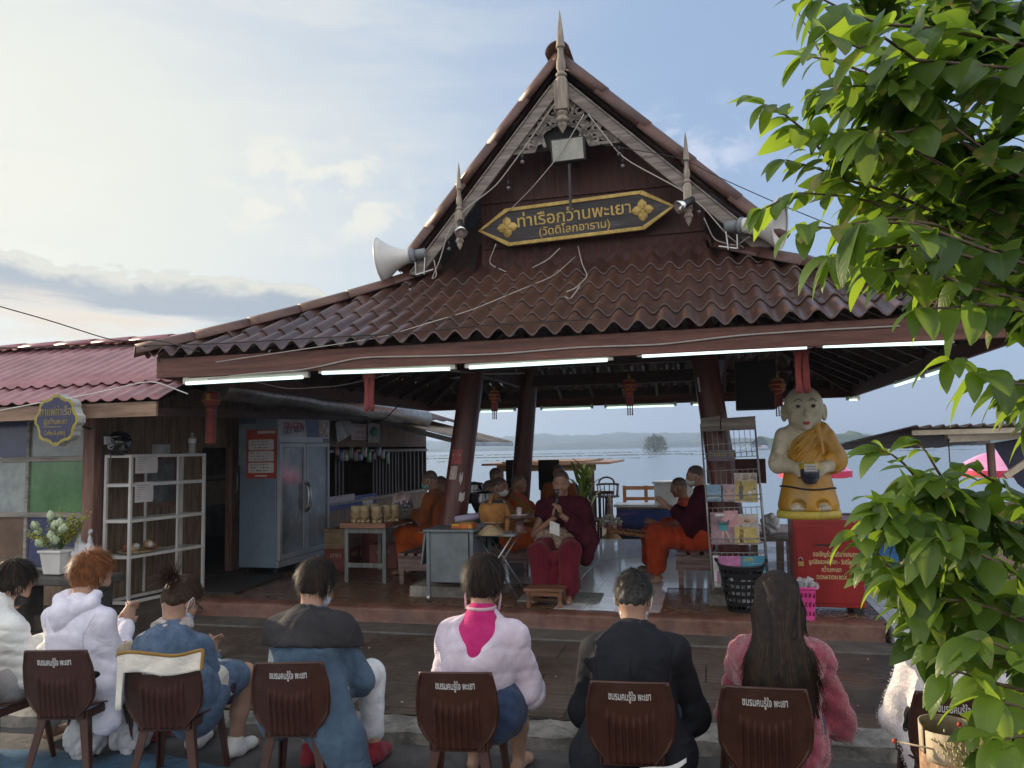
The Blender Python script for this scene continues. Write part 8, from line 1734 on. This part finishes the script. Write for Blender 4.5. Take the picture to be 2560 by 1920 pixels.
mb=MB();mb.box((0,0,-.32),(.5,.7,.64));o=mb.build('low_cabinet',M_DARK,bevel=.01);p=atv(1190,1262,3.2);frame(o,(p[0],3.2,max(.95,p[2])));o.location.z=FL+.64;tag(o,'dark low cabinet carrying alms bowls behind the first column','cabinet')
t,J=monk('large monk in dark maroon and vermilion robe with white mask, praying at right',(1.86,1.95,FL),math.pi/2,(1738,1190),1.95,hpitch=10,hyaw=-4,sw=.20,seat=.45,neck=26,el=[(.08,.14,-.26)]*2,wr=[(-.17,.40,-.12)]*2,hd=[(.05,.8,.75),(-.05,.8,.75)],hn=[(1,0,0),(-1,0,0)],knee=[(.15,.50,.55),(.15,.50,.55)],ank=[(.11,.52,.09)]*2)
monk_body(J,t,M_SKIN,.008,curl=.08);features(J,t);mask(J,M_MASKW,t);wrap(J,M_MAR,t,261,bare=None,g=1.42,arm=1.5);robe_skirt(J,M_ORR,t,262,drop=.72,g=1.1)
t,J=monk('young novice in orange robe with folded hands behind the large maroon monk',(1.62,2.75,FL),math.pi/2,(1697,1218),2.75,hpitch=14,sw=.165,seat=.45,neck=24,el=[(.05,.12,-.24)]*2,wr=[(-.13,.36,-.22)]*2,hd=[(.1,1,.3),(-.1,1,.3)])
b_=monk_body(J,t,None,.009,curl=.3);wrap(J,M_ORR,t,271,bare=0,g=1.12);robe_skirt(J,M_ORR,t,272,drop=.8)
p=atv(1600,1345,2.3);mb=MB();mb.grid(16,5,lambda i,j:(-.42+.75*i,(j-.5)*.12*math.sin(math.pi*(.15+.8*i)),.05*(2*abs(j-.5))**2+.06-.10*i));
for k in range(22):mb.ball((-.4+.033*k,.0+.03*math.sin(k*2),.11-.05*k/22),.014,5,4)
o=mb.build('flower_tray',mat('garland_red',(.34,.09,.05),.6,0,(.45,.25,.12),.4,40),solid=.008);frame(o,(p[0],2.35,p[2]));tag(o,'pointed red tray of small flowers before the praying monk\'s knees','tray')
c=CH[1][0];
for k,(dx,dy,lb)in enumerate(((-.10,.22,'white plastic carrier bag under the leftmost full chair'),(.16,.30,'second white plastic bag beneath the leftmost full chair, nearer the red sandals'))):
 s=SDF(.03);s.el((0,0,.11),(.13,.10,.12)).rc((.06,0,.18),.05,(.09,0,.30),.012).rc((-.06,0,.18),.05,(-.08,.02,.28),.012);s.disp=folds(60+k,.013,38,6);t=thing('plastic_bag',lb,'bag',(c.x+dx,c.y+dy,0),uv=False,group='plastic bags under the chairs');s.build('bag',M_BAGW,t,.009)
p=headpx(268,1395,1,.35);s=SDF(.02);s.el((0,0,0),(.13,.09,.06));s.disp=folds(66,.014,34,6);t=thing('cloth_bag','crumpled beige cloth bag between the white hooded person and the denim jacket','bag',tuple(p+Vector((0,0,-.05))),uv=False);s.build('bag',cloth('beige_cloth',(.40,.33,.24)),t,.009)
def leaf_mat():
 m=bpy.data.materials.new('glossy_leaf');m.use_nodes=True;w=NT(m.node_tree);b=w.n['Principled BSDF'];out=w.n['Material Output']
 at_=w.new('ShaderNodeAttribute',attribute_name='tint');sc_=w.new('ShaderNodeSeparateColor');w.put(sc_.inputs[0],at_.outputs['Color']);tint,mid_,blot=sc_.outputs[0],sc_.outputs[1],sc_.outputs[2]
 tl_=at_.outputs['Alpha'];vein=w.ramp(w.math('ABSOLUTE',w.math('SINE',w.math('MULTIPLY',w.math('SUBTRACT',tl_,w.math('MULTIPLY',mid_,.16)),25.))),(.0,.28,1,0));tc=w.new('ShaderNodeTexCoord');n=w.noise(tc.outputs['Object'],38,4,.6)
 base=w.mix(tint,(.036,.08,.020),(.11,.19,.03));base=w.mix(w.ramp(n,(.3,.75,0,.35)),base,(.045,.085,.02));base=w.mix(w.math('MULTIPLY',w.ramp(mid_,(.10,.02,0,1)),.6),base,(.13,.19,.05))
 base=w.mix(w.math('MULTIPLY',blot,w.ramp(w.noise(tc.outputs['Object'],22,3),(.50,.62,0,.8))),base,(.26,.20,.07))
 base=w.mix(w.math('MULTIPLY',vein,.28),base,(.12,.18,.05));base=w.mix(w.math('MULTIPLY',blot,w.ramp(tl_,(.78,.97,0,.9))),base,(.16,.10,.04))
 w.put(b.inputs['Base Color'],base);w.put(b.inputs['Roughness'],w.math('ADD',.26,w.math('MULTIPLY',n,.2)));b.inputs['Specular IOR Level'].default_value=.5
 tr=w.new('ShaderNodeBsdfTranslucent');w.put(tr.inputs[0],w.mix(tint,(.11,.23,.02),(.42,.60,.05)))
 mx=w.new('ShaderNodeMixShader');mx.inputs[0].default_value=.5;w.l.new(b.outputs[0],mx.inputs[1]);w.l.new(tr.outputs[0],mx.inputs[2]);w.l.new(mx.outputs[0],out.inputs[0])
 bn=w.new('ShaderNodeBump');bn.inputs['Strength'].default_value=.25;bn.inputs['Distance'].default_value=.002;w.put(bn.inputs['Height'],w.math('SUBTRACT',n,w.math('MULTIPLY',vein,.6)));w.l.new(bn.outputs[0],b.inputs['Normal'])
 return m
class Leaves:
 def __init__(s):s.v=[];s.f=[];s.c=[]
 def add(s,base,d,up,L,Wd,droop,fold,tint,twist=0.,blot=0.):
  0
  d=np.array(d,float);d/=np.linalg.norm(d);up=np.array(up,float);x=np.cross(d,up);nx=np.linalg.norm(x)
  if nx<1e-3:x=np.cross(d,[1,.3,0]);nx=np.linalg.norm(x)
  x/=nx;n=np.cross(x,d);x=x*math.cos(twist)+n*math.sin(twist);n=np.cross(x,d);b0=len(s.v);nl=7;p=np.array(base,float);cur=d.copy()
  for j in range(nl+1):
   t=j/nl;wd=Wd*.5*(math.sin(math.pi*(t**.82))**.75 if 0<t<1 else 0)*(1-.12*t);wd=max(wd,.0012)
   nn=np.cross(x,cur);cu=.20*wd
   for q,k in((-1,1),(-.55,.5),(0,0),(.55,.5),(1,1)):
    s.v.append(tuple(p+x*(q*wd)+nn*(abs(q)*wd*fold-(abs(q)**3)*cu)));s.c.append((tint,abs(q),blot,t))
   cur=cur+np.array([0,0,-droop/nl]);cur/=np.linalg.norm(cur);p=p+cur*L/nl
  for j in range(nl):
   for i in range(4):a=b0+j*5+i;s.f.append((a,a+1,a+6,a+5))
 def build(s,name,m,parent,off):
  me=bpy.data.meshes.new(name);me.from_pydata([(a-off[0],b-off[1],c-off[2])for a,b,c in s.v],[],s.f);me.materials.append(m);me.polygons.foreach_set('use_smooth',[True]*len(s.f))
  ca=me.color_attributes.new('tint','FLOAT_COLOR','POINT');ca.data.foreach_set('color',[k for c in s.c for k in c]);o=bpy.data.objects.new(name,me);C.objects.link(o);o.parent=parent;return o
TB=Vector((2.25,1.75,0.))
tree=thing('leafy_tree','large glossy-leaved tree reaching in from the right edge','tree',tuple(TB),uv=False)
LV=Leaves();BR=MB();rt=np.random.RandomState(77)
def twig(pts,n,L,r0=.006,young=.5,droop=1.1,side=1.,join=None,tipcluster=3,raw=False):
 0
 P=[np.array(p)for p in pts]if raw else[np.array(aty(x,y,Y))for x,y,Y in pts]
 if join is not None:P.append(np.array(join))
 k=len(P);BR.tube([tuple(p)for p in P],[r0*(.3+.45*i/(k-1))for i in range(k)],6)
 n=int(n*(2.5 if young>.3 else 2.2));L*=1.10
 seg=[np.linalg.norm(P[i+1]-P[i])for i in range(k-1)];tot=sum(seg)
 for q in range(n):
  t=(q+.15+.5*rt.uniform())/n;s_=t*tot*(.96 if join is None else .85);i=0
  while i<k-2 and s_>seg[i]:s_-=seg[i];i+=1
  p=P[i]+(P[i+1]-P[i])*min(1,s_/seg[i]);ax=P[i]-P[i+1];ax/=np.linalg.norm(ax)
  sd_=np.cross(ax,[0,0,1]);sd_=sd_/max(.05,np.linalg.norm(sd_));sg=1 if q%2 else-1
  d=ax*rt.uniform(.45,.9)+sd_*sg*rt.uniform(.35,.9)*side+np.array([0,0,rt.uniform(-.45,.25)])+rt.normal(size=3)*.18
  yg=np.clip(young+rt.normal()*.22+(.25 if t<.25 else 0),0,1);l=L*rt.uniform(.75,1.15)*(1-.25*(t<.12))
  LV.add(p,d,(rt.normal()*.35,rt.normal()*.35-.2,1),l,l*rt.uniform(.46,.58),droop*rt.uniform(.5,1.5),rt.uniform(.1,.5),yg,rt.normal()*.35,1. if rt.uniform()<.22 else 0.)
 for q in range(tipcluster):
  ax=P[0]-P[1];ax/=np.linalg.norm(ax);d=ax+rt.normal(size=3)*.5+np.array([0,0,-.15]);l=L*rt.uniform(.6,1.0);LV.add(P[0],d,(rt.normal()*.3,-.3,1),l,l*.44,droop*rt.uniform(.8,1.6),rt.uniform(.15,.5),np.clip(young+.25,0,1),rt.normal()*.4)
limb=lambda pts,r0,r1:BR.tube([tuple(p)for p in pts],[r0+(r1-r0)*i/(len(pts)-1)for i in range(len(pts))],10)
A_=Vector((2.10,1.75,1.5));B_=Vector((1.75,1.80,2.15));C_=Vector((1.85,1.75,2.75));D2=Vector((1.55,1.85,2.35));E_=Vector((1.70,1.7,1.55));F_=Vector((1.75,1.65,1.25))
limb((A_,Vector((1.95,1.78,1.9)),B_,D2),.022,.006);limb((A_,Vector((2.05,1.75,2.2)),C_,Vector((1.6,1.75,3.1))),.022,.006);limb((A_,Vector((1.9,1.72,1.5)),E_,aty(2390,1270,1.75)),.018,.005);limb((Vector((2.2,1.75,1.1)),Vector((1.95,1.7,1.15)),F_,aty(2420,1600,1.6)),.018,.005)
twig([(1910,262,1.62),(1938,268,1.63),(1979,300,1.65),(2015,330,1.67),(2056,382,1.7),(2078,415,1.72),(2125,462,1.75),(2190,500,1.78),(2300,540,1.8)],26,.098,young=.62,join=D2)
twig([(1983,10,1.85),(2015,66,1.85),(2047,126,1.85),(2076,198,1.84),(2110,260,1.83),(2200,330,1.82)],5,.08,.005,tipcluster=0,join=D2)
twig([(2040,-10,1.5),(2120,30,1.55),(2200,60,1.6),(2330,70,1.65)],15,.125,young=.45,join=C_)
twig([(2070,90,1.5),(2150,120,1.52),(2212,95,1.55),(2290,150,1.6)],14,.13,young=.45,join=C_)
twig([(2130,215,1.6),(2200,215,1.62),(2270,190,1.65),(2380,190,1.7)],14,.12,young=.4,join=C_)
twig([(2170,330,1.55),(2260,330,1.6),(2360,300,1.65)],12,.11,young=.35,join=B_)
twig([(1995,482,1.7),(2056,486,1.72),(2122,492,1.74),(2180,505,1.75),(2290,560,1.78)],13,.088,young=.55,join=B_)
twig([(2020,565,1.5),(2070,570,1.52),(2130,560,1.55),(2230,545,1.6),(2330,560,1.65)],13,.115,young=.55,droop=1.5,join=B_)
twig([(2150,560,1.42),(2210,555,1.45),(2290,560,1.5)],8,.135,young=.12,droop=1.3,join=B_)
twig([(2320,610,1.45),(2345,640,1.47),(2360,690,1.5),(2420,720,1.55)],10,.075,young=.5,join=B_)
twig([(2185,680,1.55),(2250,672,1.57),(2320,690,1.6),(2430,700,1.65)],11,.10,young=.6,droop=1.5,join=B_)
twig([(2300,770,1.5),(2370,770,1.53),(2450,760,1.56)],10,.105,young=.4,droop=1.5,join=B_)
twig([(2375,900,1.55),(2455,925,1.57),(2491,938,1.58),(2530,950,1.6)],12,.098,young=.7,droop=1.6,join=E_)
twig([(2440,930,1.45),(2490,960,1.5),(2560,960,1.52)],9,.115,young=.4,droop=1.5,join=E_)
twig([(2203,1130,1.62),(2229,1136,1.62),(2256,1156,1.63),(2280,1182,1.64),(2301,1214,1.65),(2325,1250,1.68),(2350,1300,1.7)],18,.088,young=.6,join=E_)
twig([(2296,1107,1.66),(2316,1130,1.66),(2337,1166,1.66),(2352,1190,1.67),(2373,1226,1.68),(2382,1260,1.7)],16,.082,young=.45,join=E_)
twig([(2400,1160,1.7),(2430,1170,1.72),(2470,1195,1.74),(2540,1230,1.76)],11,.09,young=.5,join=E_)
twig([(2140,1338,1.52),(2160,1350,1.52),(2184,1372,1.53),(2208,1402,1.53),(2236,1436,1.54),(2257,1468,1.55),(2285,1512,1.56),(2327,1566,1.58),(2360,1594,1.6),(2400,1620,1.62)],24,.088,young=.45,droop=1.2,join=F_)
twig([(2335,1345,1.45),(2380,1350,1.48),(2440,1380,1.5),(2520,1420,1.55)],14,.105,young=.55,join=F_)
twig([(2290,1430,1.55),(2350,1440,1.57),(2420,1480,1.6),(2500,1520,1.62)],14,.095,young=.35,join=F_)
twig([(2350,1500,1.5),(2420,1500,1.52),(2500,1530,1.55)],12,.10,young=.4,join=F_)
twig([(2365,1690,1.42),(2390,1678,1.42),(2430,1690,1.43),(2478,1705,1.45),(2554,1726,1.48)],14,.085,young=.75,droop=1.5,join=F_)
twig([(2440,1600,1.4),(2490,1610,1.42),(2560,1640,1.45)],11,.105,young=.4,join=F_)
twig([(2480,1740,1.35),(2520,1760,1.38),(2590,1780,1.4)],10,.105,young=.6,join=F_)
twig([(2500,1850,1.3),(2550,1840,1.32),(2620,1850,1.35)],9,.11,young=.6,join=F_)
twig([(1965,400,1.72),(2040,420,1.74),(2120,450,1.76),(2220,480,1.8)],12,.09,young=.5,join=B_)
twig([(2060,330,1.7),(2120,350,1.72),(2200,380,1.75),(2280,420,1.8)],13,.095,young=.45,join=B_)
twig([(2080,640,1.5),(2140,630,1.52),(2220,620,1.56),(2320,610,1.6)],13,.105,young=.5,droop=1.6,join=B_)
twig([(2010,140,1.72),(2080,150,1.74),(2160,180,1.76)],10,.105,young=.6,droop=1.4,join=B_)
twig([(1902,525,1.68),(1945,505,1.69),(2010,487,1.7)],2,.085,young=.7,droop=1.5)
for k in range(20):
 x,y=rt.uniform(2150,2400),rt.uniform(1180,1560)
 if x<2150+abs(y-1380)*.3:continue
 Y=rt.uniform(1.5,1.75);twig([(x,y,Y),(x+45,y+35,Y+.03),(x+100,y+60,Y+.06)],7,.088,.005,young=.5,droop=1.3)
for k in range(14):
 x,y=rt.uniform(2000,2300),rt.uniform(120,640)
 if x<1990+abs(y-420)*.25:continue
 Y=rt.uniform(1.6,1.85);twig([(x,y,Y),(x+50,y+25,Y+.03),(x+110,y+45,Y+.06)],7,.098,.005,young=.5,droop=1.3)
for k in range(62):
 x,y=rt.uniform(2200,2620),rt.uniform(-60,760);lim=2170+.12*abs(y-300)
 if x<lim:continue
 Y=rt.uniform(1.75,2.25);a=rt.uniform(0,6.283);twig([(x,y,Y),(x+60*math.cos(a),y+60*abs(math.sin(a)),Y+.06),(x+110*math.cos(a)+20,y+100,Y+.1)],9,.11,.005,young=.15,droop=1.1)
for k in range(46):
 x,y=rt.uniform(2330,2620),rt.uniform(1250,1900)
 if y>1600 and x<2440:continue
 Y=rt.uniform(1.65,2.05);a=rt.uniform(0,6.283);twig([(x,y,Y),(x+60*math.cos(a),y+50,Y+.06),(x+90*math.cos(a)+20,y+90,Y+.1)],8,.095,.005,young=.22,droop=1.1)
for k in range(5):
 x,y=rt.uniform(2500,2620),rt.uniform(760,1100);Y=rt.uniform(1.7,2.0);twig([(x,y,Y),(x+40,y-20,Y+.05),(x+90,y-10,Y+.08)],7,.10,.005,young=.3,droop=1.4)
for k in range(70):
 z=rt.uniform(1.35,3.5);y=rt.uniform(1.25,2.5);x=rt.uniform(.70*y+.28,3.0);c0=np.array([2.05,1.78,min(3.0,max(1.5,z-.15))]);p=np.array([x,y,z]);d=p-c0;twig([p,p-d*.3+[0,0,.02],p-d*.75],8,.11,.005,young=.35,raw=True)
LV.build('crown',leaf_mat(),tree,TB);M_TWIG=mat('twig_bark',(.075,.045,.03),.7,0,(.13,.085,.06),.3,30);BR.build('branches',M_TWIG,tree,off=TB)
mb=MB();mb.tube([(TB.x,TB.y,-.05),(TB.x+.02,TB.y,.6),(2.2,1.75,1.1),tuple(A_)],[.075,.06,.05,.036],14);mb.build('trunk',mat('bark',(.12,.09,.07),.85,0,(.2,.16,.12),.3,12,.9,40),tree,off=TB)
M_BASK=mat('woven_bamboo',(.30,.17,.10),.7,0,(.42,.28,.17),.3,40,1.,90);M_PALM=mat('dry_palm_sheet',(.36,.29,.20),.75,0,(.46,.38,.27),.25,6,.5,60)
bz=aty(2420,1930,1.95);bk_=thing('bamboo_basket','woven bamboo basket wrapped in dry palm sheet with red-tipped sticks, lower right','basket',(bz.x,bz.y,0),uv=False);of=Vector((bz.x,bz.y,0));bt_z=aty(2420,1880,1.95).z
mb=MB();cx_=aty(2400,1900,1.95);mb.lathe([(.085,0),(.095,bt_z*.5),(.088,bt_z)],(cx_.x,1.95,0),n=28);mb.build('basket',M_BASK,bk_,off=of)
mb=MB();a0=aty(2355,1842,1.92);a1=aty(2440,1835,1.92);z2=aty(2400,1885,1.92).z
mb.grid(20,4,lambda i,j:(cx_.x+(.088+.004*math.sin(i*18))*math.cos(3.3+6.1*i),1.95+(.088)*math.sin(3.3+6.1*i),z2-.02+(a0.z-z2+.03)*j+.006*math.sin(i*9)));mb.build('palm_wrap',M_PALM,bk_,solid=.003,off=of)
c2=aty(2485,1915,1.9);mb=MB();mb.grid(10,8,lambda i,j:(c2.x-.12+.24*i,1.9+.16*(j-.5),c2.z+.03-.05*(2*abs(i-.45))**1.5+.01*math.sin(j*6+i*4)));mb.build('palm_lid',M_PALM,bk_,solid=.004,off=of)
mb=MB();tp=MB();rs=random.Random(3)
for k in range(10):
 p=Vector((c2.x-.05+rs.uniform(-.10,.10),1.86+rs.uniform(-.05,.08),c2.z+.04+rs.uniform(-.01,.02)));d=Vector((rs.uniform(-1,1),rs.uniform(-.4,.3),rs.uniform(-.15,.25))).normalized()*.07;mb.tube([p-d,p+d],.0025,5);tp.ball(tuple(p+d),.006,6,5);
for k in range(6):
 p=Vector((a0.x+(a1.x-a0.x)*k/5,1.87,a0.z+.01));tp.ball(tuple(p),.006,6,5);mb.tube([p,p-Vector((0,0,.06))],.0025,5)
mb.build('incense_sticks',M_PALM,bk_,off=of);tp.build('red_tips',mat('stick_red',(.42,.05,.03),.6),bk_,off=of)
gr=thing('dry_grass_sprig','wispy dry grass sprig with pale seed heads beside the bamboo basket','plant',(c2.x,1.8,0),uv=False);of=Vector((c2.x,1.8,0));mb=MB();sd2=MB()
for k in range(46):
 b0=Vector((c2.x+rs.uniform(-.05,.08),1.80,c2.z-.25));tpx=aty(rs.uniform(2345,2440),rs.uniform(1840,1875),1.78)if k<16 else aty(rs.uniform(2430,2540),rs.uniform(1830,1890),1.78);m_=b0.lerp(tpx,.55)+Vector((rs.uniform(-.02,.02),0,.02));mb.tube([b0,m_,tpx],.0012,4)
 for q in range(9):p=m_.lerp(tpx,rs.uniform(.5,1))+Vector((rs.gauss(0,.008),rs.gauss(0,.006),rs.gauss(0,.008)));sd2.ball(tuple(p),(.0022,.0022,.004),5,4)
mb.build('stems',mat('dry_stem',(.16,.16,.05),.7),gr,off=of);sd2.build('seed_heads',mat('seed_pale',(.50,.44,.26),.7),gr,off=of)
mb=MB();mb.span((-5000,-70,-2.75),(5000,5000,60));hz=mb.build('haze',None)
m=bpy.data.materials.new('haze_air');m.use_nodes=True;w=NT(m.node_tree);w.n.remove(w.n['Principled BSDF']);vol=w.new('ShaderNodeVolumePrincipled');vol.inputs['Color'].default_value=(.52,.70,1,1);vol.inputs['Density'].default_value=.00055;vol.inputs['Anisotropy'].default_value=.35;w.l.new(vol.outputs[0],w.n['Material Output'].inputs['Volume'])
hz.data.materials.clear();hz.data.materials.append(m);tag(hz,kind='stuff')
